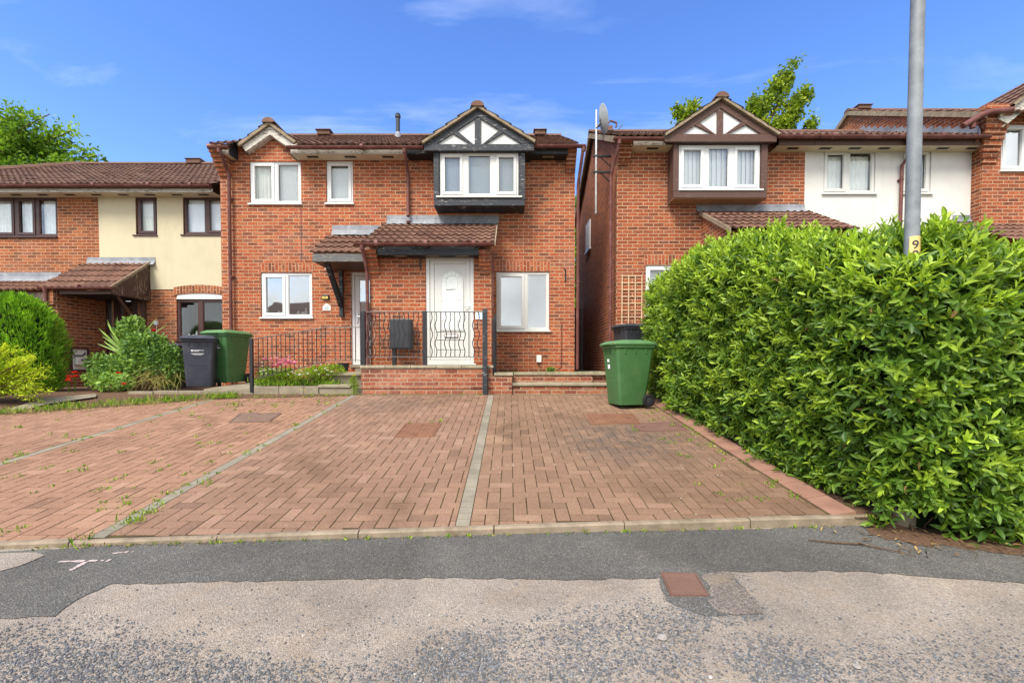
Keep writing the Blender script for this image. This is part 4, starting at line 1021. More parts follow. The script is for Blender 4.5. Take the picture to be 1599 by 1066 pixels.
def timber_gable(parent, apex, lfoot, rfoot, beam, Y, tim, wall, tiles, yback, kp=0.125, verge='verge', inner=None):
    """half-timbered gable: apex/feet on the roof line, beam = X0,Z0,X1,Z1"""
    bx0, bz0, bx1, bz1 = beam; cx = apex.x
    ta = apex.z - 0.10
    m = MB(); m.prism([(bx0 + 0.05, bz1 - 0.02), (bx1 - 0.05, bz1 - 0.02), (cx, ta)], Y + 0.03, Y + 0.12); g = m.build('gable_panel', M[wall], parent)
    m = MB(); m.box(bx0, Y - 0.012, bz0, bx1, Y + 0.06, bz1); m.build('tie_beam', M[tim], g, bevel=0.005)
    hw = 0.135
    for f, sg in ((lfoot, 1), (rfoot, -1)):
        d = (apex - f); d = Vector((d.x, 0, d.z)).normalized(); n = Vector((d.z, 0, -d.x)) * sg
        o = lambda p, k: (p.x + n.x * k, p.z + n.z * k)
        fa = f + d * 0.03
        def at(k, x):                     # point on the line offset k at a given x
            px_, pz_ = o(f, k); return (x, pz_ + (x - px_) * d.z / d.x)
        m = MB(); e1 = at(0.045, cx); e2 = at(0.045 + hw, cx)
        # rafter cut by the tie beam below
        zb = bz1 + 0.001
        def atz(k, z):
            px_, pz_ = o(f, k); return (px_ + (z - pz_) * d.x / d.z, z)
        s0 = atz(0.045, zb); s1 = atz(0.045 + hw, zb)
        m.prism([s0, s1, e2, e1] if sg > 0 else [s1, s0, e1, e2], Y - 0.008, Y + 0.05)
        m.build('rafter', M[tim], g, bevel=0.005)
        v0, v1 = o(f, -0.012), o(f, 0.042); a0, a1 = at(-0.012, cx), at(0.042, cx)
        m = MB(); m.prism([v1, v0, a0, a1], Y - 0.075, Y + 0.03); m.build('verge', M[verge], g)
        # strut
        b0 = Vector((cx - sg * 0.10, 0, bz1)); t0 = Vector((*at(0.045 + hw, cx - sg * abs(cx - f.x) * 0.52),)).to_3d() if False else None
        qx = cx - sg * abs(cx - f.x) * 0.42; qz = at(0.045 + hw * 0.9, qx)[1]
        p0 = Vector((cx - sg * 0.12, 0, bz1 + 0.001)); p1 = Vector((qx, 0, qz)); dd = (p1 - p0).normalized(); nn = Vector((-dd.z, 0, dd.x)) * 0.050
        m = MB(); m.prism([(p0.x + nn.x, p0.z), (p0.x - nn.x, p0.z), (p1.x - nn.x, p1.z - nn.z), (p1.x + nn.x, p1.z + nn.z)], Y - 0.003, Y + 0.045)
        m.build('strut', M[tim], g, bevel=0.005)
        S = Vector((apex.x - f.x, 0, apex.z - f.z)); tile_roof('gable_roof', parent, (f.x, Y - 0.085, f.z), (0, 1, 0), S, yback - Y, S.length + 0.02, M[tiles], amp=0.014)
    m = MB(); m.box(cx - kp / 2, Y - 0.004, bz1 + 0.001, cx + kp / 2, Y + 0.05, ta - 0.16); m.build('king_post', M[tim], g, bevel=0.005)
    r = MB(); ridge_run(r, Y - 0.10, yback, cx, apex.z - 0.035, 0.135, 'y'); r.build('ridge_tile', M[tiles], parent)
    m = MB(); m.box(bx0 + 0.06, Y + 0.065, bz0 + 0.004, bx1 - 0.06, YM - 0.01, bz0 + 0.02); m.build('gable_soffit', M['dark_soffit'], g)
YG = 9.55
bm_ = rect(662.5, 225.3, 834, 235.6, YG)
timber_gable(HB, P(746, 166.5, YG), P(659.5, 223.5, YG), P(836, 222, YG), bm_, YG, 'black_timber', 'white_panel', 'tile', 11.15)
# porch
PRX0, PRX1 = -2.76, -0.285
SLp = math.hypot(tyP - eyP, tzP - ezP)
tile_roof('porch_roof', HB, (PRX0, eyP, ezP - 0.03), (1, 0, 0), (0, tyP - eyP, tzP - ezP), PRX1 - PRX0, SLp, M['tile_light'])
m = MB(); m.poly([(PRX0, eyP + .02, ezP - 0.05), (PRX1, eyP + .02, ezP - 0.05), (PRX1, tyP, tzP - 0.05), (PRX0, tyP, tzP - 0.05)]); m.build('roof_deck', M['dark_soffit'], HB)
m = MB(); m.prismx([(eyP + .0, ezP - 0.06), (tyP, tzP - 0.06), (tyP, tzP + 0.012), (eyP, ezP + 0.0)], PRX1, PRX1 + 0.022); m.build('verge', M['verge'], HB)
zfp, zft = P(668, 397.5, 8.56).z, P(668, 386, 8.56).z
m = MB(); m.box(P(589, 390, 8.58).x, 8.575, zfp, P(748, 390, 8.58).x, 8.597, zft + 0.02); m.build('porch_fascia', M['black_timber'], HB, bevel=0.004)
m = MB(); m.box(P(589, 390, 8.58).x, 8.597, zfp + 0.004, P(748, 390, 8.58).x, YP - 0.001, zfp + 0.018); sf = m.build('porch_soffit', M['dark_soffit'], HB)
for p in (625, 675, 722): c = P(p, 397, 8.68).x; v = MB(); v.box(c - 0.12, 8.64, zfp - 0.003, c + 0.12, 8.72, zfp + 0.004); v.build('soffit_vent', M['verge'], sf)
zg = P(660, 379.5, 8.47).z
gutter(HB, P(553.5, 380, 8.47).x, P(771, 380, 8.47).x, 8.47, zg, joints=(P(588, 380, 8.47).x, P(665, 380, 8.47).x, P(740, 380, 8.47).x))
corbel(HB, PX0 + 0.0, P(593, 400, YP).x, P(590, 428.5, YP).z, zfp + 0.10, YP, 'brick_main', 6, 0.26, 0.06)
corbel(HB, P(748.5, 400, YP).x, P(765.5, 400, YP).x, P(757, 428.5, YP).z, zfp + 0.10, YP, 'brick_main', 6, 0.26, 0.0)
xq = P(573.5, 480, 8.78).x
downpipe(HB, [(P(566, 386, 8.5).x, 8.48, zg - 0.03), (P(566.5, 392, 8.5).x, 8.48, zg - 0.10), (xq, 8.77, zg - 0.42), (xq + 0.003, 8.78, zg - 0.5), (xq + 0.01, 8.78, 1.27)], clips=[(xq + 0.005, 8.78, 1.8)])
a = rect(604, 336.5, 779, 349, YM - 0.01); lead(HB, a[0], a[1], a[2], a[3], YM)
MB().tube([(PX1 + 0.03, YP + 0.02, ezP - 0.1), (PX1 + 0.03, YP + 0.02, 2.4)], 0.012, 6).build('cable', M['pipe'], HB)

def front_door():
    x0, z0, x1, z1 = dB; Y = YP + 0.015; fw = 0.072
    m = MB(); m.box(x0 + .002, Y, z0, x0 + fw, Y + 0.09, z1 - .002); m.box(x1 - fw, Y, z0, x1 - .002, Y + 0.09, z1 - .002); m.box(x0 + fw, Y, z1 - fw, x1 - fw, Y + 0.09, z1 - .002)
    m.box(x0 + fw, Y - 0.005, z0 + .03, x1 - fw, Y + 0.09, z0 + 0.10)
    d = m.build('door', M['upvc_cream'], HB, bevel=0.006)
    MB().box(x0 - 0.01, YP - 0.06, z0 - .001, x1 + 0.045, Y + 0.08, z0 + 0.03).build('threshold', M['upvc_cream'], d, bevel=0.006)
    a, b, c, e = x0 + fw + 0.004, x1 - fw - 0.004, z0 + 0.104, z1 - fw - 0.004
    m = MB(); Y2 = Y + 0.016; st = 0.082
    m.box(a, Y2, c, a + st, Y2 + 0.05, e); m.box(b - st, Y2, c, b, Y2 + 0.05, e); m.box(a + st, Y2, e - st, b - st, Y2 + 0.05, e); m.box(a + st, Y2, c, b - st, Y2 + 0.05, c + st)
    m.box(a + st, Y2 + 0.014, c + st, b - st, Y2 + 0.04, e - st)
    leaf = m.build('door_leaf', M['upvc_cream'], d, bevel=0.007)
    # raised panel bars below, letter box
    m = MB()
    for px_y in (517, 529.5, 544.5):
        zz = P(703, px_y, YP).z; m.box(a + st + 0.03, Y2 + 0.002, zz - 0.008, b - st - 0.03, Y2 + 0.0145, zz + 0.008)
    m.build('panel_moulding', M['upvc_cream'], leaf, bevel=0.005)
    lb = rect(693.5, 521, 715, 526.8, YP); m = MB(); m.box(lb[0], Y2 - 0.004, lb[1], lb[2], Y2 + 0.0135, lb[3]); L = m.build('letter_box', simple('brass_letter_box', (0.20, 0.09, 0.06), 0.35, 0.5), leaf, bevel=0.004)
    MB().box(lb[0] + 0.012, Y2 - 0.010, lb[1] + 0.012, lb[2] - 0.012, Y2 - 0.0045, lb[3] - 0.012).build('flap', M['upvc'], L)
    # arched glass
    gx0, gx1 = P(689, 470, YP).x, P(720.5, 470, YP).x; gz0, gz1 = P(705, 512.5, YP).z, P(705, 422.5, YP).z
    r = (gx1 - gx0) / 2; cx = (gx0 + gx1) / 2; zc = gz1 - r
    def arch(rr, zb, inner=None):
        return [(cx - rr, zb), (cx + rr, zb)] + [(cx + rr * math.cos(t), zc + rr * math.sin(t)) for t in np.linspace(0, math.pi, 21)]
    m = MB(); o_, i_ = arch(r + 0.034, gz0 - 0.034), arch(r, gz0); n = len(o_)
    V = [(x, Y2 - 0.006, z) for x, z in o_] + [(x, Y2 - 0.001, z) for x, z in i_] + [(x, Y2 + 0.014, z) for x, z in o_] + [(x, Y2 + 0.014, z) for x, z in i_]
    F = []
    for i in range(n):
        j = (i + 1) % n; F += [(i, j, n + j, n + i), (2 * n + i, 2 * n + j, j, i), (n + i, n + j, 3 * n + j, 3 * n + i)]
    m.add(V, F); m.build('glass_surround', M['upvc_cream'], leaf, smooth=True)
    m = MB(); m.prism(i_, Y2 + 0.006, Y2 + 0.0135); m.build('door_glass', M['door_glass'], leaf)
    m = MB(); y = Y2 + 0.003; ri = r * 0.56; t_ = 0.007
    def bar(p, q): m.tube([(p[0], y, p[1]), (q[0], y, q[1])], 0.0055, 6)
    arc = [(cx + ri * math.cos(t), y, zc + ri * math.sin(t)) for t in np.linspace(0, math.pi, 15)]
    m.tube([(cx + ri, y, gz0)] + arc + [(cx - ri, y, gz0)], 0.0055, 6)
    for t in np.linspace(0, math.pi, 7): bar((cx + ri * math.cos(t), zc + ri * math.sin(t)), (cx + r * math.cos(t), zc + r * math.sin(t)))
    for zz in (P(705, 467, YP).z, P(705, 500, YP).z):
        bar((cx - r, zz), (cx - ri, zz)); bar((cx + ri, zz), (cx + r, zz))
    m.build('lead_strip', M['lead_came'], leaf, smooth=True)
    m = MB(); kx, kz = cx - 0.02, P(702, 450, YP).z
    m.lathe((kx - 0.07, y - 0.012, kz), [(0.012, 0), (0.022, 0.012), (0.012, 0.018)], 10, 'y'); m.tube([(kx - 0.07, y - 0.01, kz), (kx, y - 0.014, kz - 0.004), (kx + 0.09, y - 0.010, kz - 0.002)], [0.012, 0.008, 0.005], 8)
    m.build('door_knocker', M['chrome'], leaf, smooth=True)
    m = MB(); hx, hz = P(733, 478, YP).x, P(733, 477.5, YP).z
    m.box(hx - 0.016, Y2 - 0.010, hz - 0.13, hx + 0.016, Y2 - 0.0005, hz + 0.05); m.tube([(hx, Y2 - 0.010, hz), (hx, Y2 - 0.045, hz), (hx - 0.10, Y2 - 0.048, hz - 0.012)], 0.010, 8)
    m.build('door_handle', M['upvc'], leaf, smooth=True)
front_door()
# soil pipe on the roof
c = P(621.5, 214, 12.4)
zr = RZ_E + SL * (12.4 - RY_E)
m = MB(); m.lathe((c.x, 12.4, zr), [(0.10, -0.05), (0.09, 0.02), (0.065, 0.12), (0.06, 0.13)], 14); fl = m.build('flue_collar', M['lead'], HA, smooth=True)
top = P(621, 178, 12.4).z
m = MB(); m.lathe((c.x, 12.4, zr), [(0.055, 0.1), (0.055, top - zr - 0.12), (0.075, top - zr - 0.10), (0.075, top - zr - 0.04), (0.055, top - zr - 0.03), (0.06, top - zr)], 14); m.build('flue_pipe', M['black_plastic'], fl, smooth=True)
# ================================================================== the house on the left, set back
YL = 11.25
HL = empty('rendered_house', (-9.5, YL, 0.75), 'set-back brick house with cream rendered panel, brown windows and lean-to tiled canopy', 'house')
LX0, LX1 = -17.0, P(348, 400, YL).x
LRX0 = -16.7
zsL = P(200, 304, YL - 0.15).z - 0.02
lw1 = rect(-28, 307, 89.5, 369.5, YL); lw2 = rect(212.5, 306, 246, 367, YL); lw3 = rect(286.5, 306, 357, 366.5, YL); lw4 = rect(276, 467, 352, 531, YL)
ld = rect(164, 459, 216, 575, YL); ld = (ld[0], 0.86, ld[2], ld[3])
XR = P(155.8, 380, YL).x; zR = P(250, 452, YL).z
ridgeL = (14.3, 7.50)
m = MB(); shell(m, LX0, LX1, ZB, zsL + 0.06, YL, ridgeL, [lw1, lw2, lw3, lw4, ld], left=False, right=False)
m.build('wall', M['brick_left'], HL)
m = MB(); front_wall(m, XR, LX1, zR, zsL + 0.06, YL - 0.016, [lw2, lw3], 0.02)
m.poly([(XR, YL - 0.016, zR), (XR, YL - 0.016, zsL), (XR, YL, zsL), (XR, YL, zR)]); m.poly([(XR, YL - 0.016, zR), (LX1, YL - 0.016, zR), (LX1, YL, zR), (XR, YL, zR)])
m.build('render_panel', M['render_cream'], HL)
X = lambda p: P(p, 338, YL).x
window(HL, lw1, YL, [(X(-24), X(20), True, [('net', 0, 1)]), (X(26), X(53), True, [('net', 0, 1)]), (X(60), X(86), False, [('net', 0, 1)])], fm='brown_frame', bw=0.06, sill_ext=(0.05, 0.0))
window(HL, lw2, YL, [(X(217), X(243), True, [('blind_white', 0, 1, 0.5, 1), ('curtain', 0, 1, 0.06, 0.5)])], fm='brown_frame', bw=0.06, sill_ext=(0.07, 0.01))
window(HL, lw3, YL, [(X(292), X(319), False, [('blind_white', 0, 1)]), (X(324), X(352), True, [('blind_white', 0, 1)])], fm='brown_frame', bw=0.06, sill_ext=(0.06, 0.0))
X = lambda p: P(p, 500, YL).x
window(HL, lw4, YL, [(X(281), X(309), False, [('items', 0, 1)]), (X(316), X(348), False, [('blind_grey', 0.0, 0.0)])], fm='brown_frame', bw=0.065, gl='glass')
MB().box(lw4[0] - 0.02, YL - 0.03, lw4[1] - 0.05, lw4[2], YL + 0.08, lw4[1] + 0.002).build('sill', M['brown_frame'], HL)
# segmental brick arch with a white infill
def arch():
    x0, x1 = lw4[0] - 0.05, lw4[2] + 0.02; z0 = P(276, 462, YL).z + 0.02; pk = P(312, 447, YL).z; cx = (x0 + x1) / 2
    n = 14; lo = []; hi = []
    for i in range(n + 1):
        u = -1 + 2 * i / n; x = cx + u * (x1 - x0) / 2; b = z0 + (pk - z0 - 0.17) * (1 - u * u)
        lo.append((x, b)); hi.append((x, b + 0.185 + 0.02 * (1 - u * u)))
    m = MB()
    for i in range(n):
        m.prism([lo[i], lo[i + 1], hi[i + 1], hi[i]], YL - 0.024, YL - 0.001)
    m.build('brick_arch', M['soldier_left'], HL)
    m = MB(); m.prism([(x0 + 0.05, lw4[3] + 0.001), (x1 - 0.05, lw4[3] + 0.001)] + [(x, z - 0.001) for x, z in reversed(lo[1:-1])], YL - 0.008, YL + 0.02); m.build('arch_infill', M['upvc'], HL)
arch()
# eaves and roof (hipped at its far end)
YLE = 10.86
eaves(HL, LRX0, LX1, YL, zsL, YL - YLE - 0.06, 'white_peel', 'cream_soffit', h=0.10)
gutter(HL, LRX0, LX1, YLE - 0.05, zsL + 0.14, joints=[P(p, 290, YLE).x for p in (45, 150, 235, 300)])
zeL = zsL + 0.20; kx = -13.2
Lsl = math.hypot(ridgeL[0] - YLE, ridgeL[1] - zeL); run = ridgeL[0] - YLE
tile_roof('roof', HL, (LRX0 - 0.05, YLE, zeL - 0.03), (1, 0, 0), (0, run, ridgeL[1] - zeL), LX1 - LRX0 + 0.05, Lsl, M['tile'], keep=lambda u, s: (u + LRX0 - 0.05) > LRX0 - 0.15 + (kx - LRX0) * s / Lsl)
m = MB(); yb = 2 * ridgeL[0] - YLE
m.poly([(LRX0, YLE, zeL - 0.06), (LX1, YLE, zeL - 0.06), (LX1, ridgeL[0], ridgeL[1] - 0.06), (kx, ridgeL[0], ridgeL[1] - 0.06)]); m.poly([(LX1, yb, zeL), (LRX0, yb, zeL), (kx, ridgeL[0], ridgeL[1]), (LX1, ridgeL[0], ridgeL[1])]); m.poly([(LRX0, yb, zeL), (LRX0, YLE, zeL), (kx, ridgeL[0], ridgeL[1])])
m.build('roof_deck', M['tile'], HL)
r = MB(); ridge_run(r, kx, LX1, ridgeL[0], ridgeL[1] - 0.03)
k = 11
for i in range(k):
    a, b = Vector((kx, ridgeL[0], ridgeL[1] - 0.01)).lerp(Vector((LRX0, YLE, zeL)), i / k), Vector((kx, ridgeL[0], ridgeL[1] - 0.01)).lerp(Vector((LRX0, YLE, zeL)), (i + 1) / k)
    r.tube([a, b], [0.10, 0.115], 8)
r.build('ridge_tile', M['tile'], HL)
c = P(306, 256, 14.3); m = MB(); m.box(c.x - 0.22, 14.15, 7.48, c.x + 0.22, 14.45, 7.60); m.box(c.x - 0.25, 14.12, 7.60, c.x + 0.25, 14.48, 7.625); m.build('ridge_vent', M['tile'], HL, bevel=0.015)
# canopy over the door, brick side wall beneath it
cx0, cx1 = -10.42, -8.82; cyE = 10.08
ceZ, ctZ = P(120, 447.5, cyE).z, P(200, 408.5, YL).z
L = math.hypot(YL - cyE, ctZ - ceZ)
tile_roof('canopy_roof', HL, (cx0, cyE, ceZ - 0.03), (1, 0, 0), (0, YL - cyE, ctZ - ceZ), cx1 - cx0, L, M['tile_light'])
zb = P(120, 455, cyE + 0.05).z
m = MB(); m.prismx([(cyE + 0.01, ceZ - 0.05), (YL - 0.02, ctZ - 0.06), (YL - 0.02, ctZ + 0.01), (cyE + 0.01, ceZ + 0.012)], cx1, cx1 + 0.03); m.build('verge', M['verge'], HL)
m = MB(); m.prismx([(cyE + 0.02, zb - 0.06), (YL - 0.02, zb - 0.06), (YL - 0.02, ctZ - 0.06), (cyE + 0.02, ceZ - 0.05)], cx1 - 0.03, cx1 - 0.001); m.build('canopy_cheek', M['brown_peel'], HL)
m = MB(); m.box(P(90, 455, cyE).x, cyE + 0.03, zb - 0.06, cx1 - 0.032, cyE + 0.05, zb + 0.02); m.build('canopy_fascia', M['brown_timber'], HL)
m = MB(); m.box(cx0 + 0.3, cyE + 0.05, zb - 0.055, cx1 - 0.032, YL - 0.02, zb - 0.04); m.build('canopy_soffit', M['dark_soffit'], HL)
gutter(HL, P(62, 447, cyE - 0.04).x, P(176, 447, cyE - 0.04).x, cyE - 0.045, ceZ - 0.02, joints=(P(125, 447, cyE).x,))
a = rect(137, 402, 243, 411, YL - 0.01); lead(HL, a[0], a[1] - 0.02, a[2], a[3], YL - 0.02)
sx0, sx1 = P(83, 480, 10.14).x, P(90.5, 480, 10.14).x
m = MB(); m.box(sx0 - 0.05, 10.13, 0.6, sx1, YL - 0.002, ceZ - 0.06); m.build('porch_wall', M['brick_left'], HL)
m = MB(); m.box(sx0 - 0.12, 10.06, P(84, 475, 10.1).z, sx1 - 0.02, 10.129, ceZ - 0.06); m.build('corbel', M['brick_left'], HL)
pz = P(75, 452, 10.0)
downpipe(HL, [(P(71, 449, 10.03).x, 10.03, ceZ - 0.05), (P(71.5, 476, 10.03).x, 10.03, P(71, 476, 10.03).z), (P(81, 486, 10.03).x, 10.05, P(81, 486, 10.03).z), (P(82, 505, 10.03).x, 10.06, 0.8)])
m = MB(); m.tube([(P(186, 460, 10.4).x, 10.35, zb - 0.06), (P(228, 520, 11.2).x, YL - 0.06, P(228, 522, 11.2).z)], 0.04, 4); m.box(P(227, 500, YL).x - 0.05, YL - 0.08, P(227, 522, YL).z, P(227, 500, YL).x + 0.04, YL - 0.002, zb - 0.06); m.build('canopy_bracket', M['brown_timber'], HL)
# front door
def left_door():
    x0, z0, x1, z1 = ld; Y = YL + 0.03; m = MB()
    for a, b in ((x0, x0 + 0.08), (x0 + 0.2, x0 + 0.27), (x1 - 0.08, x1)): m.box(a, Y, z0, b, Y + 0.08, z1)
    m.box(x0 + .08, Y, z1 - 0.08, x1 - .08, Y + 0.08, z1); d = m.build('door', M['brown_frame'], HL, bevel=0.005)
    m = MB(); a, b = x0 + 0.27, x1 - 0.08; m.box(a, Y + 0.02, z0, a + 0.1, Y + 0.07, z1 - 0.08); m.box(b - 0.1, Y + 0.02, z0, b, Y + 0.07, z1 - 0.08); m.box(a + 0.1, Y + 0.02, z0, b - 0.1, Y + 0.07, z0 + 0.6); m.build('door_leaf', M['brown_frame'], d, bevel=0.005)
    MB().box(x0 + 0.08, Y + 0.05, z0, x0 + 0.2, Y + 0.055, z1 - 0.08).build('side_light', M['glass_mirror'], d); MB().box(a + 0.1, Y + 0.05, z0 + 0.6, b - 0.1, Y + 0.055, z1 - 0.08).build('pane', M['glass_mirror'], d)
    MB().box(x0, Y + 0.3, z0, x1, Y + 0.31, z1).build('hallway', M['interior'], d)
left_door()
# the neighbouring porch roof at the very edge
ey, ez2, tz2 = 10.45, P(30, 451, 10.45).z, P(30, 437, YL).z
tile_roof('porch_roof', HL, (-16.9, ey, ez2 - 0.03), (1, 0, 0), (0, YL - ey, tz2 - ez2), 16.9 - 10.45, math.hypot(YL - ey, tz2 - ez2), M['tile_light'])
a = rect(0, 425, 95, 438, YL - 0.01); lead(HL, -16.9, a[1], P(96, 430, YL).x, a[3], YL)
m = MB(); m.box(-16.9, ey + 0.05, ez2 - 0.26, -10.5, ey + 0.075, ez2 - 0.07); m.build('porch_fascia', M['brown_peel'], HL)
# pair of slim aerial wires and an outside bell box
m = MB(); b = P(245, 504, YL); m.box(b.x - 0.04, YL - 0.05, b.z - 0.05, b.x + 0.04, YL - 0.001, b.z + 0.05); m.tube([(b.x, YL - 0.012, b.z), (b.x + 0.01, YL - 0.012, 0.8)], 0.008, 6); m.build('meter_cable', M['white_plastic'], HL)

# ================================================================== the houses on the right
YR = 9.95
R0, R1, R2 = P(963, 400, YR).x, P(1256.5, 290, YR).x, P(1533, 290, YR).x
ZSR = P(1100, 227.5, 9.65).z; RYE, RYR = 9.57, 12.75; RZE = P(1100, 209.5, 9.57).z; GZ2 = P(1100, 215.5, 9.53).z; GZ3 = P(1300, 212, 9.53).z; RZR = P(930, 206.5, RYR).z
HR = empty('brick_house', ((R0 + R1) / 2, YR, 0.75), 'red brick house with brown half-timbered oriel gable and wooden trellis beside the alley', 'house', 'brick houses along the close')
HW = empty('rendered_house', ((R1 + R2) / 2, YR, 0.75), 'white rendered house above the hedge, behind the lamp post', 'house')
rl = math.hypot(RYR - RYE, RZR - RZE)
wq = rect(1008, 414, 1090, 492, YR)
pY0, pZT = 8.75, 0
m = MB(); shell(m, R0, R1, ZB, ZSR + 0.30, YR, (RYR, RZR - 0.10), [wq], right=False)
# porch walls
pxa, pxb = 4.16, 6.45; pe, pt = 8.55, YR
pze, pzt = P(1180, 329.5, YR).z - 0.55 * (YR - 8.55), P(1180, 329.5, YR).z
m.build('wall', M['brick_right'], HR); m = MB()
for x in (pxa, pxb): m.poly([(x, pY0, 0.7), (x, YR, 0.7), (x, YR, pzt - 0.06), (x, pY0, pze + 0.55 * (pY0 - pe) - 0.06)])
m.poly([(pxa, pY0, 0.7), (pxb, pY0, 0.7), (pxb, pY0, pze), (pxa, pY0, pze)])
m.build('porch_wall', M['brick_right'], HR)
m = MB(); a = rect(1006, 398, 1092, 413.2, YR); m.box(a[0], YR - 0.004, a[1], a[2], YR + 0.05, a[3]); m.build('lintel', M['soldier'], HR)
X = lambda p: P(p, 450, YR).x
window(HR, wq, YR, [(X(1013), X(1048), True, [('blind_white', 0, 1)]), (X(1054), X(1086), False, [('blind_white', 0, 1)])])
tile_roof('porch_roof', HR, (pxa - 0.04, pe, pze - 0.03), (1, 0, 0), (0, pt - pe, pzt - pze), pxb - pxa + 0.1, math.hypot(pt - pe, pzt - pze), M['tile_light'])
m = MB(); m.prismx([(pe, pze - 0.09), (pt, pzt - 0.09), (pt, pzt + 0.0), (pe, pze + 0.0)], pxa - 0.06, pxa - 0.035); m.build('verge', M['verge'], HR)
a = rect(1087, 319, 1257, 330, YR - 0.01); lead(HR, a[0], a[1], a[2], a[3], YR)
xa0, xa1 = P(1040, 225, YR).x, P(1210, 225, YR).x
eaves(HR, P(983, 230, YR).x, xa0 + 0.1, YR, ZSR, 0.30, 'white_peel', 'cream_soffit', h=0.18)
eaves(HR, xa1 - 0.1, R1, YR, ZSR, 0.30, 'brown_timber', 'cream_soffit', h=0.18)
eaves(HW, R1 + .004, P(1528, 225, YR).x, YR, ZSR, 0.30, 'brown_timber', 'cream_soffit', h=0.18)
RXV = 2.18
gutter(HR, P(958, 215, 9.53).x, P(1036, 215, 9.53).x, 9.53, GZ2)
gutter(HR, P(1213, 212, 9.53).x, R1, 9.53, GZ3)
gutter(HW, R1 + .004, P(1545, 210, 9.53).x, 9.53, GZ3, joints=[P(p, 210, 9.53).x for p in (1300, 1470)])
tile_roof('roof', HR, (RXV, RYE, RZE - 0.03), (1, 0, 0), (0, RYR - RYE, RZR - RZE), R1 - RXV, rl, M['tile'])
tile_roof('roof', HW, (R1, RYE, RZE - 0.03), (1, 0, 0), (0, RYR - RYE, RZR - RZE), R2 - R1 + 0.05, rl, M['tile'])
for H_, a, b in ((HR, RXV, R1), (HW, R1, R2 + 0.05)):
    m = MB(); yb = 2 * RYR - RYE
    m.poly([(a, yb, RZE), (b, yb, RZE), (b, RYR, RZR), (a, RYR, RZR)]); m.poly([(a, RYE, RZE - 0.05), (b, RYE, RZE - 0.05), (b, RYR, RZR - 0.05), (a, RYR, RZR - 0.05)]); m.build('roof_deck', M['tile'], H_)
    r = MB(); ridge_run(r, a, b, RYR, RZR - 0.03); r.build('ridge_tile', M['tile'], H_)
m = MB(); sl = (RZR - RZE) / (RYR - RYE)
m.prismx([(RYE + 0.02, RZE - 0.16), (RYR, RZR - 0.16), (RYR, RZR - 0.03), (RYE + 0.02, RZE - 0.03)], RXV, RXV + 0.06); m.prismx([(2 * RYR - RYE, RZE - 0.16), (RYR, RZR - 0.16), (RYR, RZR - 0.03), (2 * RYR - RYE, RZE - 0.03)], RXV, RXV + 0.06)
m.build('verge', M['verge'], HR)
corbel(HR, R0 - 0.0, P(982.5, 250, YR).x, P(975, 259.5, YR).z, ZSR + 0.13, YR, 'brick_right', 7, 0.33)
xp = P(953.5, 400, 9.98).x
downpipe(HR, [(P(966.5, 219, 9.56).x, 9.54, GZ2 - 0.03), (P(966, 226, 9.56).x, 9.56, GZ2 - 0.13), (xp + 0.01, 9.97, 5.42), (xp, 9.99, 5.32), (xp + 0.0, 9.99, 1.0)], clips=[(xp, 9.99, 3.0)])
# ridge terminal with a slipped tile
c = P(947, 200, RYR); m = MB(); m.box(c.x - 0.14, RYR - 0.16, RZR - 0.03, c.x + 0.14, RYR + 0.16, RZR + 0.10); m.tube([(c.x - 0.25, RYR - 0.1, RZR + 0.11), (c.x + 0.02, RYR - 0.1, RZR + 0.17), (c.x + 0.08, RYR - 0.1, RZR + 0.26), (c.x + 0.26, RYR - 0.1, RZR + 0.2), (c.x + 0.24, RYR - 0.1, RZR + 0.08)], 0.028, 6); m.build('ridge_vent', M['tile'], HR)
# side window
xs = R0
for yy in (): pass
sw = [G(0, 0, 0, 0)] if False else None
y0 = xs * FOC / (921.5 - CXP); y1 = xs * FOC / (915.5 - CXP)
zt, zb_ = P(921, 342, y0).z, P(921, 386, y0).z
m = MB(); m.box(xs - 0.035, y0, zb_, xs + 0.05, y1, zt); m.box(xs - 0.06, y0 - 0.05, zb_ - 0.05, xs + 0.02, y1 + 0.05, zb_ - 0.001); w_ = m.build('window', M['upvc'], HR)
MB().box(xs - 0.042, y0 + 0.08, zb_ + 0.07, xs - 0.0355, y1 - 0.08, zt - 0.07).build('pane', M['blind_grey'], w_)
# oriel of the brown gable
YB2 = 9.6; YMs = YM
qx0, qz0, qx1, qz1 = rect(1051.5, 214, 1197.5, 309.5, YB2); wo2 = rect(1060, 225.5, 1187.7, 296, YB2)
m = MB(); front_wall(m, qx0, qx1, qz0, qz1, YB2, [wo2], 0.06)
m.poly([(qx0, YB2, qz0), (qx0, YR - .003, qz0 - 0.0), (qx0, YR - .003, qz1), (qx0, YB2, qz1)]); m.poly([(qx1, YB2, qz0), (qx1, YR - .003, qz0), (qx1, YR - .003, qz1), (qx1, YB2, qz1)])
orl = m.build('oriel', M['brown_timber'], HR)
m = MB(); m.box(qx0, YB2 - 0.001, qz0 - 0.012, qx1, YR - 0.004, qz0 - 0.001); m.build('oriel_soffit', simple('timber_soffit', (0.30, 0.17, 0.09), 0.8, 0.2), orl)
m = MB(); m.box(qx0 + 0.004, YB2 - 0.022, qz0, qx1 - 0.004, YB2 - 0.001, wo2[1] - 0.045); m.build('apron_board', M['brown_timber'], orl, bevel=0.004)
for q in ((qx0 - 0.004, wo2[0] - 0.01), (wo2[2] + 0.01, qx1 + 0.004)):
    m = MB(); m.box(q[0], YB2 - 0.018, wo2[1] - 0.04, q[1], YB2 - 0.001, qz1 - 0.01); m.build('corner_post', M['brown_timber'], orl, bevel=0.004)
X = lambda p: P(p, 262, YB2).x
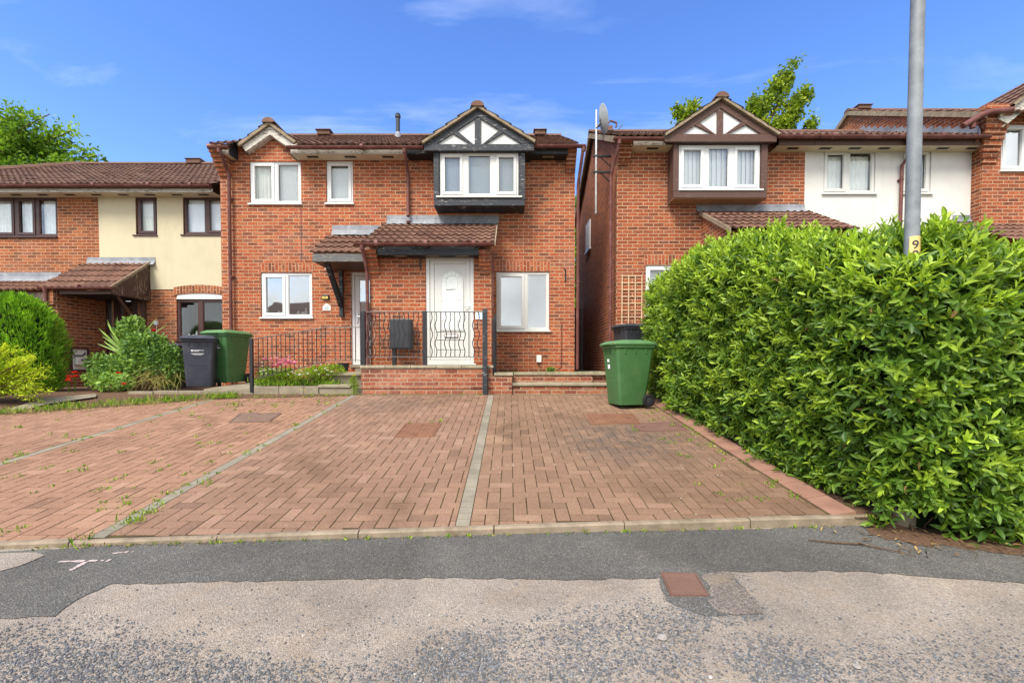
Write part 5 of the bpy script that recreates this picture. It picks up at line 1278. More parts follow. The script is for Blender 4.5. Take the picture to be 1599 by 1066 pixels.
window(HR, wo2, YB2, [(X(1066), X(1098.5), True, [('slats', 0, 1)]), (X(1107), X(1138.5), False, [('slats', 0, 1)]), (X(1148), X(1183), True, [('slats', 0, 1)])], bw=0.06, sill_ext=(0.0, 0.05), room=False)
YG2 = 9.5
bm2 = rect(1038, 209.5, 1212.5, 221.8, YG2)
timber_gable(HR, P(1125, 152.5, YG2), P(1036.5, 211.5, YG2), P(1215, 210, YG2), bm2, YG2, 'brown_timber', 'white_panel', 'tile', 11.1)
# white rendered house
wr1 = rect(1284.5, 233, 1367, 302, YR); wr2 = rect(1408, 233, 1454, 302, YR)
m = MB(); shell(m, R1, R2, ZB, ZSR + 0.30, YR, (RYR, RZR - 0.1), [wr1, wr2], left=False, right=False); m.build('wall', M['render_white'], HW)
X = lambda p: P(p, 268, YR).x
window(HW, wr1, YR, [(X(1289), X(1321), True, [('curtain', 0, 1, 0, 0.95)]), (X(1328), X(1363), False, [('curtain', 0, 1, 0, 0.95)])], fm='upvc_cream', bw=0.06, sill_ext=(0.02, 0.03))
window(HW, wr2, YR, [(X(1413), X(1450), True, [('blind_white', 0, 1)])], fm='upvc_cream', bw=0.06)
xr = P(1407, 300, 9.9).x
downpipe(HW, [(P(1418, 215, 9.56).x, 9.54, GZ3 - 0.03), (P(1418, 224, 9.6).x, 9.6, GZ3 - 0.13), (xr + 0.12, 9.85, 5.75), (xr, 9.89, 5.55), (xr - 0.02, 9.89, 3.0)], clips=[(xr, 9.89, 5.25)])
# lean-to at its far end
a = rect(1488, 336, 1552, 346, YR - 0.01); lead(HW, a[0], a[1], a[2], a[3], YR - 0.005)
tile_roof('porch_roof', HW, (a[0] - 0.1, 8.6, a[1] - 0.78), (1, 0, 0), (0, YR - 8.6, 0.75), 2.6, math.hypot(YR - 8.6, 0.75), M['tile_light'])

# ---- the taller house at the right edge
YT = 9.72
HT = empty('brick_house', (11.5, YT, 0.75), 'tall red brick house at the right edge, stepping above the white rendered one', 'house', 'brick houses along the close')
T0 = P(1533, 300, YT).x; T1 = T0 + 5.2
TZS = P(1545, 190, YT - 0.2).z; TYE, TYR = 9.36, 13.2; TZE = P(1528, 173.5, TYE).z; TZR = P(1313, 173.5, TYR).z
wt = rect(1563.5, 194, 1640, 266.5, YT)
m = MB(); shell(m, T0, T1, ZB, TZS + 0.3, YT, (TYR, TZR - 0.1), [wt]); m.prism([(P(1548, 200, YT).x, TZS + 0.28), (P(1700, 200, YT).x, TZS + 0.28), (P(1640, 125, YT).x, P(1640, 125, YT).z)], YT - 0.004, YT + 0.15)
m.build('wall', M['brick_right'], HT)
X = lambda p: P(p, 230, YT).x
window(HT, wt, YT, [(X(1569), X(1600), True, [('blind_white', 0, 1)]), (X(1606), X(1636), False, [('blind_white', 0, 1)])], gl='glass_mirror')
TXV = 9.66
tl = math.hypot(TYR - TYE, TZR - TZE)
tile_roof('roof', HT, (TXV, TYE, TZE - 0.03), (1, 0, 0), (0, TYR - TYE, TZR - TZE), T1 - TXV, tl, M['tile'])
m = MB(); yb = 2 * TYR - TYE; m.poly([(TXV, yb, TZE), (T1, yb, TZE), (T1, TYR, TZR), (TXV, TYR, TZR)]); m.build('roof_deck', M['tile'], HT)
m = MB(); m.prismx([(TYE + 0.02, TZE - 0.12), (TYR, TZR - 0.12), (TYR, TZR), (TYE + 0.02, TZE)], TXV - 0.03, TXV + 0.05); m.prismx([(2 * TYR - TYE, TZE - 0.12), (TYR, TZR - 0.12), (TYR, TZR), (2 * TYR - TYE, TZE)], TXV - 0.03, TXV + 0.05); m.build('verge', M['verge'], HT)
r = MB(); ridge_run(r, TXV - 0.03, T1, TYR, TZR - 0.03); r.build('ridge_tile', M['tile'], HT)
# brick flank above the lower roof with its stepped lead flashing
def flank():
    m = MB(); m.poly([(TXV + 0.06, TYE + 0.2, 5.9), (TXV + 0.06, TYE + 0.2, TZE - 0.0), (TXV + 0.06, TYR, TZR - 0.1), (TXV + 0.06, 2 * TYR - TYE, TZE), (TXV + 0.06, 2 * TYR - TYE, 5.9)]); m.build('flank_wall', M['brick_right'], HT)
    m = MB(); x = TXV + 0.048; slr = (RZR - RZE) / (RYR - RYE); y = RYE - 0.05; n = 16; st = (RYR - RYE + 0.1) / n
    for i in range(n):
        ya = y + i * st; yb_ = ya + st; za, zb__ = RZE + slr * (ya - RYE), RZE + slr * (yb_ - RYE)
        m.prismx([(ya, za), (yb_, zb__), (yb_, zb__ + 0.10), (ya + st * 0.25, zb__ + 0.10), (ya, za + 0.085)], x - 0.004, x + 0.004)
    m.build('lead_flashing', M['lead'], HT)
flank()
m = MB(); g0, g1, g2 = P(1504, 197, 9.42), P(1530, 181, 9.38), P(1580, 171.5, 9.36)
m.tube([g0, g1, P(1545, 175, 9.36), g2], 0.058, 12); q = P(1519, 190, 9.42); m.tube([q, q + Vector((0.0, 0, -0.13))], 0.05, 10); m.build('gutter', M['pipe'], HT, smooth=True)
corbel(HT, T0 - 0.0, P(1562, 230, YT).x - 0.1, P(1545, 256, YT).z, TZS + 0.28, YT, 'brick_right', 10, 0.36, 0.30)
apx = P(1668, 92, YT - 0.35)
f = P(1560, 180, YT - 0.35); S = apx - f
tile_roof('gable_roof', HT, (f.x, YT - 0.37, f.z), (0, 1, 0), (S.x, 0, S.z), 2.0, S.length, M['tile'], amp=0.014)
g = P(1776, 180, YT - 0.35); S2 = apx - g
tile_roof('gable_roof', HT, (g.x, YT - 0.37, g.z), (0, 1, 0), (S2.x, 0, S2.z), 2.0, S2.length, M['tile'], amp=0.014)
d = S.normalized(); n_ = Vector((d.z, 0, -d.x))
o = lambda p, k: (p.x + n_.x * k, p.z + n_.z * k)
m = MB(); m.prism([o(f, -0.01), o(f, 0.05), o(apx, 0.05), o(apx, -0.01)], YT - 0.36, YT - 0.30); m.build('verge', M['verge'], HT)
m = MB(); m.prism([o(f, 0.055), o(f + d * 0.1, 0.26), o(apx, 0.26), o(apx, 0.055)], YT - 0.30, YT - 0.275); m.build('bargeboard', M['white_peel'], HT)
m = MB(); m.prism([o(f, 0.24), o(f, 0.255), o(apx, 0.255), o(apx, 0.24)], YT - 0.275, YT - 0.002); m.build('gable_soffit', M['white_peel'], HT)
c = P(1345, 170, TYR); m = MB(); m.box(c.x - 0.18, TYR - 0.15, TZR, c.x + 0.18, TYR + 0.15, TZR + 0.09); m.box(c.x - 0.21, TYR - 0.18, TZR + 0.09, c.x + 0.21, TYR + 0.18, TZR + 0.115); m.build('ridge_vent', M['tile'], HT, bevel=0.012)
# ================================================================== front steps, garden walls, railings
SLAB_Z = 1.268
pxl, pxr = -2.66, -0.31
FW = 8.15
def garden_walls():
    w = empty('garden_wall', ((pxl + pxr) / 2, FW, 0.75), 'low brick wall with a stained concrete coping under the front door', 'wall')
    m = MB(); m.box(pxl, FW, 0.60, pxr, FW + 0.215, SLAB_Z - 0.052); m.box(pxl, FW + 0.215, 0.6, pxl + 0.2, YP - 0.003, SLAB_Z - 0.052)
    m.build('brickwork', M['brick_wall'], w)
    m = MB(); m.box(pxl + 0.01, FW - 0.012, 0.76 + 0.09, pxr, FW - 0.001, 0.76 + 0.155); m.box(pxl - 0.0, FW - 0.03, 0.60, pxr, FW - 0.001, 0.76 + 0.03); m.build('plinth', M['brick_wall'], w, bevel=0.004)
    x = pxl - 0.02; lr = random.Random(3); k = 0
    while x < pxr - 0.05:
        x1 = min(x + 0.455, pxr + 0.02); m = MB(); m.box(x + 0.003, FW - 0.025, SLAB_Z - 0.050 + lr.uniform(-.003, .003), x1 - 0.003, FW + 0.26, SLAB_Z + lr.uniform(-.003, .003)); m.build('coping_slab', M['coping'], w, bevel=0.007); x = x1
    m = MB(); m.box(pxl + 0.02, FW + 0.262, SLAB_Z - 0.10, pxr, YP - 0.001, SLAB_Z - 0.004); m.build('platform', M['coping'], w)
    # lower wall to the right
    w = empty('garden_wall', (-0.1, FW, 0.75), 'short brick pier wall right of the tall black post', 'wall')
    b = P(799.5, 600, FW).x; zt = P(785, 582, FW).z
    m = MB(); m.box(pxr + 0.002, FW, 0.6, b, FW + 0.5, zt - 0.052); m.build('brickwork', M['brick_wall'], w)
    m = MB(); m.box(pxr + 0.03, FW - 0.02, zt - 0.05, b + 0.02, FW + 0.75, zt); m.build('coping_slab', M['coping'], w, bevel=0.007)
    # steps across the right
    s = empty('front_steps', (1.0, 8.3, 0.75), 'two long brick and concrete steps below the ground floor window', 'steps')
    x1 = 3.6; z1, z2 = P(860, 598, FW + 0.05).z, zt
    ym = FW + 0.38
    m = MB(); m.box(b + 0.003, FW + 0.05, 0.62, x1, FW + 0.09 + 0.2, z1 - 0.05); m.box(b + 0.003, ym, z1, P(925, 590, ym).x, ym + 0.21, z2 - 0.05); m.box(P(925, 590, ym).x + 0.002, ym + 0.05, z1, x1, ym + 0.25, z2 - 0.05); m.build('riser', M['brick_wall'], s)
    lr = random.Random(8); x = b + 0.004
    while x < x1:
        xe = min(x + 0.9, x1); m = MB(); m.box(x, FW + 0.02 + lr.uniform(0, .008), z1 - 0.048, xe - 0.006, ym - 0.001, z1 + lr.uniform(-.004, .004)); m.build('step_slab', M['coping'], s, bevel=0.008); x = xe
    x = b + 0.04
    while x < x1:
        xe = min(x + 0.6, x1); m = MB(); m.box(x, ym - 0.03 + lr.uniform(0, .01), z2 - 0.048, xe - 0.006, ym + 0.5, z2 + lr.uniform(-.004, .004)); m.build('step_slab', M['coping'], s, bevel=0.008); x = xe
    m = MB(); m.box(b + 0.04, ym + 0.501, z2 - 0.1, x1, YM - 0.001, z2 - 0.004); m.box(PX1 + 0.01, FW + 0.76, z2 - 0.1, b + 0.03, YM - 0.001, z2 - 0.004); m.build('terrace', M['coping'], s)
    # paved alley floor behind
    tag(MB().box(3.0 if False else MX1 + 0.02, 9.2, 0.9, R0 - 0.01, 16, z2 - 0.01).build('alley_path', M['concrete']), kind='structure')
    # steps on the left leading to the side door
    s = empty('front_steps', (-2.95, 8.4, 0.75), 'overgrown concrete steps beside the flower bed on the left', 'steps')
    a = rect(497.5, 600.5, 548, 605, FW); m = MB(); m.box(a[0], FW - 0.02, a[1], a[2], FW + 0.4, a[3]); m.build('step_slab', M['coping'], s, bevel=0.008)
    m = MB(); m.box(a[0] + 0.01, FW + 0.003, 0.62, pxl - 0.003, FW + 0.42, a[1] - 0.001); m.build('riser', M['concrete'], s, bevel=0.006)
    c = rect(514, 582, 565, 586, FW + 0.4); m = MB(); m.box(c[0], FW + 0.36, c[1], c[2] - 0.003, YM - 0.4, c[3]); m.build('step_slab', M['coping'], s, bevel=0.008)
    m = MB(); m.box(c[0] + 0.02, FW + 0.421, 0.7, c[2] - 0.004, YM - 0.4, c[1] - 0.001); m.build('riser', M['concrete'], s)
    m = MB(); m.box(c[0] + 0.1, YM - 0.399, 0.75, -2.72, YM - 0.002, 1.20); m.build('landing', M['concrete'], s)
    # flower bed kerb
    x0 = P(396, 610, FW).x
    b2 = empty('garden_wall', ((x0 + a[0]) / 2, FW, 0.75), 'low mossy concrete edging in front of the pink flowers', 'wall')
    x = x0; lr = random.Random(5)
    while x < a[0] - 0.02:
        xe = min(x + 0.45, a[0] - 0.002); m = MB(); m.box(x, FW + lr.uniform(-.008, .008), 0.62, xe - 0.004, FW + 0.09, 0.885 + lr.uniform(-.008, .008)); m.build('edging_block', M['concrete'], b2, bevel=0.01); x = xe
    x0l = P(205, 612, 8.25).x
    b3 = empty('garden_wall', ((x0l + x0) / 2, 8.25, 0.75), 'low concrete edging in front of the black bin and rose bush', 'wall')
    x = x0l
    while x < P(388, 610, 8.25).x:
        xe = x + 0.45; z = 0.80 + 0.02 * (x - x0l); m = MB(); m.box(x, 8.18 + lr.uniform(-.01, .01), 0.6, xe - 0.004, 8.28, z + lr.uniform(-.008, .008)); m.build('edging_block', M['concrete'], b3, bevel=0.01); x = xe
    # soil of the flower bed (sloping up to the wall)
    tag(MB().add([(x0, FW + 0.09, 0.87), (c[0] + 0.02, FW + 0.09, 0.87), (c[0] + 0.02, YM, 1.12), (x0, YM, 1.0)], [(0, 1, 2, 3)]).build('flower_bed_soil', M['soil']), kind='structure')
    # sloping concrete path the bins stand on
    tag(MB().add([(P(318, 612, 8.25).x, 8.26, 0.6), (x0 - 0.02, 8.26, 0.6), (x0 - 0.02, 10.6, 0.6), (P(318, 612, 8.25).x, 10.6, 0.6), (P(318, 612, 8.25).x, 8.26, 0.835), (x0 - 0.02, 8.26, 0.86), (x0 - 0.02, 10.6, 1.02), (P(318, 612, 8.25).x, 10.6, 0.97)],
        [(3, 2, 1, 0), (4, 5, 6, 7), (0, 1, 5, 4), (1, 2, 6, 5), (2, 3, 7, 6), (3, 0, 4, 7)]).build('path', M['concrete']), kind='structure')
    pts = [G(14, 640, DA, DB), G(70, 623, DA, DB), G(150, 616, DA, DB), G(150, 621, DA, DB), G(70, 633, DA, DB), G(22, 646, DA, DB)]
    tag(MB().poly([(p.x, p.y, p.z + 0.02) for p in pts]).build('path', M['concrete']), kind='structure')
garden_walls()

def railing(label, posts, panels, base):
    r = empty('railing', base, label, 'railing', 'black iron railings by the steps')
    for x, y, z0, z1, w, mat in posts:
        m = MB(); m.box(x - w / 2, y - w / 2, z0, x + w / 2, y + w / 2, z1); m.build('post', M[mat], r, bevel=0.006)
    for kind, a, b, h, n in panels:
        a, b = Vector(a), Vector(b); d = b - a; hd = Vector((d.x, d.y, 0)).normalized()
        m = MB(); m.tube([a, b], 0.0085, 6); m.build('top_rail', M['black_metal'], r)
        h0, h1 = h if isinstance(h, tuple) else (h, h)
        m = MB(); m.tube([a - Vector((0, 0, h0)), b - Vector((0, 0, h1))], 0.0075, 6); m.build('bottom_rail', M['black_metal'], r)
        for i in range(1, n):
            p = a.lerp(b, i / n); hh = h0 + (h1 - h0) * i / n; pts = []
            wavy = kind == 'wavy' and i % 3 != 0
            if wavy:
                sgn = 1
                for k in range(19):
                    t = k / 18; pts.append(p + hd * (0.020 * math.sin(t * 2 * math.pi * 2.5) * sgn * min(1, 6 * t, 6 * (1 - t))) - Vector((0, 0, hh * t)))
            else: pts = [p, p - Vector((0, 0, hh))]
            m = MB(); m.tube(pts, 0.0078, 6, cap=False); m.build('bar', M['black_metal'], r, smooth=wavy)
YRL = 8.22
def rp(x, y, Y=YRL): return P(x, y, Y)
p1, p2, p3 = rp(567, 530), rp(663.5, 530), P(757.5, 550, 8.12)
tz, bz = rp(660, 487).z, rp(660, 557).z
railing('wavy black iron railing on the coping in front of the white front door',
        [(p1.x, YRL, SLAB_Z, rp(567, 485.5).z, 0.085, 'black_metal'), (p2.x, YRL, SLAB_Z, rp(663, 485.5).z, 0.075, 'black_metal'), (p3.x, 8.09, drive_z(8.09) - 0.01, P(757, 482.5, 8.09).z, 0.085, 'black_timber')],
        [('wavy', (p1.x + 0.04, YRL, tz), (p2.x - 0.035, YRL, tz), tz - bz, 12), ('wavy', (p2.x + 0.035, YRL, tz), (p3.x - 0.04, YRL - 0.04, tz), tz - bz, 12), ('wavy', (p1.x, YRL + 0.05, tz), (p1.x + 0.02, YP - 0.02, tz), tz - bz, 6)], (p2.x, YRL, SLAB_Z))
q0 = P(393, 570, 8.2); ql = P(395.5, 529, 8.2); qm = P(515, 510.5, 8.25); qr = P(563, 510.5, 8.25)
railing('sloping black iron railing above the pink flowers and flower bed',
        [(q0.x, 8.2, 0.78, P(393, 528, 8.2).z, 0.055, 'black_metal')],
        [('plain', (ql.x, 8.22, ql.z), (qm.x, 8.25, qm.z), (0.72, 0.60), 17), ('plain', (qm.x, 8.25, qm.z), (qr.x, 8.25, qr.z), 0.60, 6)], (q0.x, 8.2, 0.8))
gx = P(771.5, 540, 8.4).x
railing('narrow black iron gate seen edge on beside the porch corner',
        [(gx, 8.25, 1.13, P(772, 497, 8.25).z, 0.045, 'black_metal'), (gx + 0.015, 8.80, 1.13, P(772, 490, 8.8).z, 0.04, 'black_metal')],
        [('plain', (gx, 8.27, P(772, 500, 8.3).z), (gx + 0.015, 8.79, P(772, 500, 8.3).z), 0.75, 6)], (gx, 8.5, 1.13))

# ---- things on and by the walls
def meter_cabinet():
    a = rect(608, 497.5, 642, 544.5, 8.55); o = empty('meter_cabinet', ((a[0] + a[2]) / 2, 8.6, SLAB_Z), 'black utility cabinet on a post below the porch wall', 'cabinet')
    m = MB(); m.box(a[0], 8.56, a[1], a[2], 8.76, a[3]); m.build('cabinet_body', M['black_plastic'], o, bevel=0.012)
    m = MB(); m.box(a[0] + 0.015, 8.548, a[1] + 0.015, a[2] - 0.02, 8.5595, a[3] - 0.02); d = m.build('cabinet_door', M['black_plastic'], o, bevel=0.006)
    m = MB(); m.box(a[2] - 0.016, 8.552, a[1] + 0.1, a[2] - 0.004, 8.559, a[1] + 0.14); m.box(a[2] - 0.016, 8.552, a[3] - 0.12, a[2] - 0.004, 8.559, a[3] - 0.08); m.build('hinge', M['black_metal'], d)
    m = MB(); c = P(615, 555, 8.6).x; m.box(c - 0.035, 8.6, SLAB_Z - 0.005, c + 0.035, 8.68, a[1] - 0.001); m.build('post', M['black_metal'], o, bevel=0.005)
meter_cabinet()
def bracket(px, py, Y, label):
    c = P(px, py, Y); o = empty('hanging_basket_bracket', (c.x, Y, c.z), label, 'bracket', 'hanging basket brackets')
    m = MB(); m.box(c.x - 0.012, Y - 0.008, c.z - 0.17, c.x + 0.012, Y - 0.0005, c.z + 0.10); m.build('back_plate', M['black_metal'], o)
    m = MB(); m.tube([(c.x, Y - 0.008, c.z + 0.08), (c.x - 0.03, Y - 0.12, c.z + 0.09), (c.x - 0.05, Y - 0.22, c.z + 0.08), (c.x - 0.055, Y - 0.24, c.z + 0.05), (c.x - 0.05, Y - 0.22, c.z + 0.035)], 0.007, 6)
    m.tube([(c.x, Y - 0.008, c.z - 0.14), (c.x - 0.02, Y - 0.05, c.z - 0.06), (c.x - 0.01, Y - 0.09, c.z - 0.02), (c.x - 0.03, Y - 0.13, c.z + 0.07)], 0.006, 6); m.build('arm', M['black_metal'], o)
bracket(657, 408, YP, 'black hanging basket bracket on the porch wall left of the front door')
bracket(883, 428, YM, 'black hanging basket bracket right of the ground floor window')

def wall_text(s, size, x, y, z, mat, name, parent, depth=0.002, rot=None):
    c = bpy.data.curves.new(name, 'FONT'); c.body = s; c.size = size; c.extrude = depth / 2; c.align_x = 'CENTER'; c.align_y = 'CENTER'
    tmp = bpy.data.objects.new('lettering_source', c); COL.objects.link(tmp)
    bpy.context.view_layer.update()
    me = bpy.data.meshes.new_from_object(tmp.evaluated_get(bpy.context.evaluated_depsgraph_get()))
    bpy.data.objects.remove(tmp)
    me.transform(rot if rot else Matrix.Translation((x, y, z)) @ Matrix.Rotation(R(90), 4, 'X'))
    me.materials.clear(); me.materials.append(M[mat])
    me.name = name
    return link(name, me, parent, True)
def wall_plaque():
    c = P(510.5, 480.5, YM); o = empty('house_number_plaque', (c.x, YM, c.z), 'small white house-shaped number plaque by the canopy bracket', 'plaque')
    m = MB(); w, h = 0.088, 0.06; m.prism([(c.x - w, c.z - h), (c.x + w, c.z - h), (c.x + w, c.z + 0.035), (c.x, c.z + 0.10), (c.x - w, c.z + 0.035)], YM - 0.014, YM - 0.001); m.build('plate', M['white_plastic'], o, bevel=0.003)
    wall_text('20', 0.085, c.x, YM - 0.0155, c.z - 0.012, 'grey_print', 'number', o)
    m = MB(); m.prism([(c.x - 0.02, c.z + 0.045), (c.x + 0.02, c.z + 0.045), (c.x, c.z + 0.065)], YM - 0.0165, YM - 0.0145); m.build('motif', M['grey_print'], o)
    c = P(509, 464, YM); o = empty('wall_lamp', (c.x, YM, c.z), 'small black and yellow box lamp above the number plaque', 'lamp')
    m = MB(); m.box(c.x - 0.075, YM - 0.05, c.z - 0.045, c.x + 0.075, YM - 0.001, c.z + 0.05); m.build('housing', M['black_plastic'], o, bevel=0.008)
    m = MB(); m.box(c.x - 0.062, YM - 0.054, c.z - 0.038, c.x + 0.062, YM - 0.0505, c.z + 0.012); m.build('lens', M['yellow_sign'], o); m = MB(); m.box(c.x - 0.012, YM - 0.058, c.z - 0.02, c.x + 0.012, YM - 0.0545, c.z + 0.0); m.build('sensor', M['black_plastic'], o)
    c = P(511, 418.5, YM); m = MB(); m.lathe((c.x, YM - 0.05, c.z), [(0.02, 0), (0.04, 0.01), (0.045, 0.03), (0.045, 0.049)], 12, 'y'); tag(m.build('security_light', M['white_plastic'], smooth=True), 'little white round light tucked under the tiled canopy', 'light')
    c = P(748.5, 492.5, YP); o = empty('notice', (c.x, YP, c.z), 'small white notice with a blue stripe on the brick right of the front door', 'notice'); m = MB(); m.box(c.x - 0.075, YP - 0.012, c.z - 0.075, c.x + 0.085, YP - 0.001, c.z + 0.075); m.build('board', M['white_plastic'], o, bevel=0.003)
    m = MB(); m.box(c.x - 0.01, YP - 0.0145, c.z - 0.055, c.x + 0.018, YP - 0.0125, c.z + 0.05); m.build('print', M['blue_print'], o); MB().box(c.x + 0.05, YP - 0.0145, c.z - 0.06, c.x + 0.08, YP - 0.0125, c.z + 0.06).build('print', M['blue_print'], o)
    c = P(841.5, 560, YM); o = empty('wall_socket_box', (c.x, YM, c.z), 'white utility box low on the wall under the ground floor window', 'utility box'); m = MB(); m.box(c.x - 0.055, YM - 0.05, c.z - 0.08, c.x + 0.055, YM - 0.001, c.z + 0.08); m.build('housing', M['white_plastic'], o, bevel=0.008)
    m = MB(); m.tube([(c.x - 0.01, YM - 0.015, c.z - 0.08), (c.x - 0.01, YM - 0.015, c.z - 0.13), (c.x + 0.05, YM - 0.012, c.z - 0.2)], 0.008, 6); m.build('cable', M['black_plastic'], o)
    m = MB(); k = P(877, 505, YM); m.tube([(k.x, YM - 0.012, k.z), (k.x, YM - 0.012, k.z - 0.95), (k.x - 0.06, YM - 0.012, k.z - 1.0), (k.x - 0.1, YM - 0.012, 1.16)], 0.006, 6); tag(m.build('wall_cable', M['black_plastic']), 'thin dark cable running down the brick near the right corner', 'cable')
M['blue_print'] = simple('pale_blue_print', (0.30, 0.38, 0.62), 0.6, 0.2)
wall_plaque()
def meter_box():
    X_ = sx1; y0, y1 = 10.35, 10.82; z0, z1 = P(105, 579, y0).z, P(105, 542, y0).z
    o = empty('meter_box', (X_, (y0 + y1) / 2, z0), 'open electricity meter box, doorless, low on the brick porch side wall', 'meter box')
    m = MB(); x1 = X_ + 0.05
    for a, b, c, d in ((y0, z0, y1, z0 + 0.03), (y0, z1 - 0.03, y1, z1), (y0, z0 + 0.03, y0 + 0.05, z1 - 0.03), (y1 - 0.03, z0 + 0.03, y1, z1 - 0.03)): m.box(X_ + 0.001, a, b, x1, c, d)
    m.build('frame', M['brown_frame'], o); MB().box(X_ + 0.001, y0 + 0.05, z0 + 0.03, X_ + 0.012, y1 - 0.03, z1 - 0.03).build('back_board', M['white_plastic'], o)
    m = MB(); m.box(X_ + 0.013, y0 + 0.12, z0 + 0.14, X_ + 0.10, y0 + 0.32, z0 + 0.30); k = m.build('meter', M['white_plastic'], o, bevel=0.008); MB().box(X_ + 0.1005, y0 + 0.2, z0 + 0.23, X_ + 0.103, y0 + 0.27, z0 + 0.27).build('display', M['grey_print'], k)
    m = MB(); m.tube([(X_ + 0.02, y0 + 0.08, z1 - 0.1), (X_ + 0.05, y0 + 0.1, z0 + 0.35), (X_ + 0.05, y0 + 0.3, z0 + 0.36), (X_ + 0.03, y1 - 0.08, z0 + 0.42)], 0.014, 6); m.build('cable', M['black_plastic'], o)
meter_box()
def trellis():
    a = rect(970.5, 430.5, 1003, 512, YR - 0.03); o = empty('trellis', ((a[0] + a[2]) / 2, YR, 1.15), 'pale square wooden trellis fixed to the brick behind the right-hand green bin', 'trellis')
    m = MB()
    for i in range(4): x = a[0] + 0.012 + i * (a[2] - a[0] - 0.024) / 3; m.box(x - 0.011, YR - 0.035, a[1] - 0.25, x + 0.011, YR - 0.018, a[3] + 0.02)
    m.build('upright', M['wood'], o); m = MB(); n = int((a[3] - a[1] + 0.25) / 0.148)
    for i in range(n + 1): z = a[3] - i * 0.148; m.box(a[0] - 0.01, YR - 0.018, z - 0.011, a[2] + 0.01, YR - 0.002, z + 0.011)
    m.build('cross_slat', M['wood'], o)
trellis()
def dish():
    Xw = R0; ym = 1.885 and (2.135 * FOC / (929.5 - CXP)); yb = 11.3
    xm = R0 - 0.34; Y = xm * FOC / (929.3 - CXP)
    t, b = P(928.5, 172, Y), P(929.3, 334, Y)
    o = empty('satellite_dish', (xm, Y, b.z), 'grey satellite dish on a tall aluminium mast bracketed to the gable end', 'satellite dish')
    m = MB(); m.tube([(xm, Y, b.z), (xm, Y, t.z)], 0.023, 10); m.build('mast', M['alu'], o, smooth=True)
    for py in (244, 269):
        z = P(929, py, Y).z; m = MB(); m.box(xm - 0.07, Y - 0.025, z - 0.02, Xw, Y + 0.025, z + 0.02); m.tube([(xm + 0.1, Y, z - 0.02), (Xw - 0.005, Y, z - 0.24)], 0.012, 6); m.build('wall_bracket', M['black_metal'], o)
    c = P(942, 186, Y - 0.05); m = MB(); ax = Vector((0.97, 0.12, 0.22)).normalized(); u = ax.cross(Vector((0, 0, 1))).normalized(); w = u.cross(ax).normalized()
    V = [tuple(c - ax * 0.07)]; F = []; n = 24
    for k, (rr, d) in enumerate(((0.11, -0.062), (0.21, -0.03), (0.29, 0.0), (0.30, 0.004), (0.29, -0.012))):
        for i in range(n): th = 2 * math.pi * i / n; V.append(tuple(c + u * rr * 0.92 * math.cos(th) + w * rr * 1.08 * math.sin(th) + ax * d))
    for i in range(n): F.append((0, 1 + (i + 1) % n, 1 + i))
    for k in range(3):
        for i in range(n): a = 1 + k * n; F.append((a + i, a + (i + 1) % n, a + n + (i + 1) % n, a + n + i))
    m.add(V, F); d_ = m.build('reflector', M['dish'], o, smooth=True); sol = d_.modifiers.new('skin', 'SOLIDIFY'); sol.thickness = 0.006
    m = MB(); z = P(928, 201, Y).z; m.tube([(xm, Y - 0.03, z), (xm + 0.09, Y - 0.04, z + 0.12), tuple(c - ax * 0.06)], 0.022, 8); m.tube([tuple(c - w * 0.3), tuple(c - w * 0.32 + ax * 0.25), tuple(c - w * 0.2 + ax * 0.42)], 0.012, 6); m.build('arm', M['black_metal'], o)
dish()
# ---- lamp post standing in the hedge
def lamp_post():
    Y = 3.30; b = P(1416, 812, Y); xb = P(1418, 600, Y).x; xt = P(1429, 200, Y).x
    o = empty('lamp_post', (xb, Y, 0.14), 'grey galvanised lamp post rising out of the hedge', 'lamp post')
    k = (xt - xb) / (P(1429, 200, Y).z - P(1418, 600, Y).z)
    f = lambda z: xb + 0.6 * k * (z - P(1418, 600, Y).z)
    m = MB(); m.tube([(f(z), Y, z) for z in (0.1, 1.1, 1.6, 4.0, 6.0)], [0.047, 0.0465, 0.0455, 0.042, 0.039], 20); m.build('pole', M['galv'], o, smooth=True)
    m = MB(); m.lathe((P(1415, 800, Y).x, Y, 0.10), [(0.092, 0.0), (0.088, 0.1), (0.076, 0.135), (0.046, 0.14)], 18); m.build('concrete_collar', M['concrete'], o, smooth=True)
    m = MB(); m.tube([(f(6.0), Y, 5.98), (f(6.0) - 0.1, Y - 0.25, 6.12), (f(6.0) - 0.15, Y - 0.5, 6.15)], 0.03, 8); m.build('bracket_arm', M['galv'], o)
    m = MB(); m.box(f(6.0) - 0.28, Y - 1.0, 6.08, f(6.0) - 0.04, Y - 0.48, 6.20); m.build('lantern', M['galv'], o, bevel=0.03)
    # curved yellow number label
    z0, z1 = P(1431, 405, Y).z - 0.09, P(1431, 371, Y).z; zc = (z0 + z1) / 2; cx = f(zc); rr = 0.0485; m = MB(); n = 10; V = []; F = []
    for i in range(n + 1):
        th = R(-146) + R(100) * i / n
        V += [(cx + rr * math.cos(th), Y + rr * math.sin(th), z0), (cx + rr * math.cos(th), Y + rr * math.sin(th), z1)]
    for i in range(n): F.append((2 * i, 2 * i + 2, 2 * i + 3, 2 * i + 1))
    m.add(V, F); lb = m.build('number_label', M['yellow_label'], o)
    th = R(-106)
    for s, py in (('9', 385), ('8', 400.5)):
        z = P(1431, py, Y).z; nrm = Vector((math.cos(th), math.sin(th), 0)); p = Vector((cx, Y, z)) + nrm * (rr + 0.0005)
        wall_text(s, 0.085, 0, 0, 0, 'grey_print', 'number', lb, 0.006, Matrix.Translation(p) @ Matrix.Rotation(th + R(90), 4, 'Z') @ Matrix.Rotation(R(90), 4, 'X'))
lamp_post()

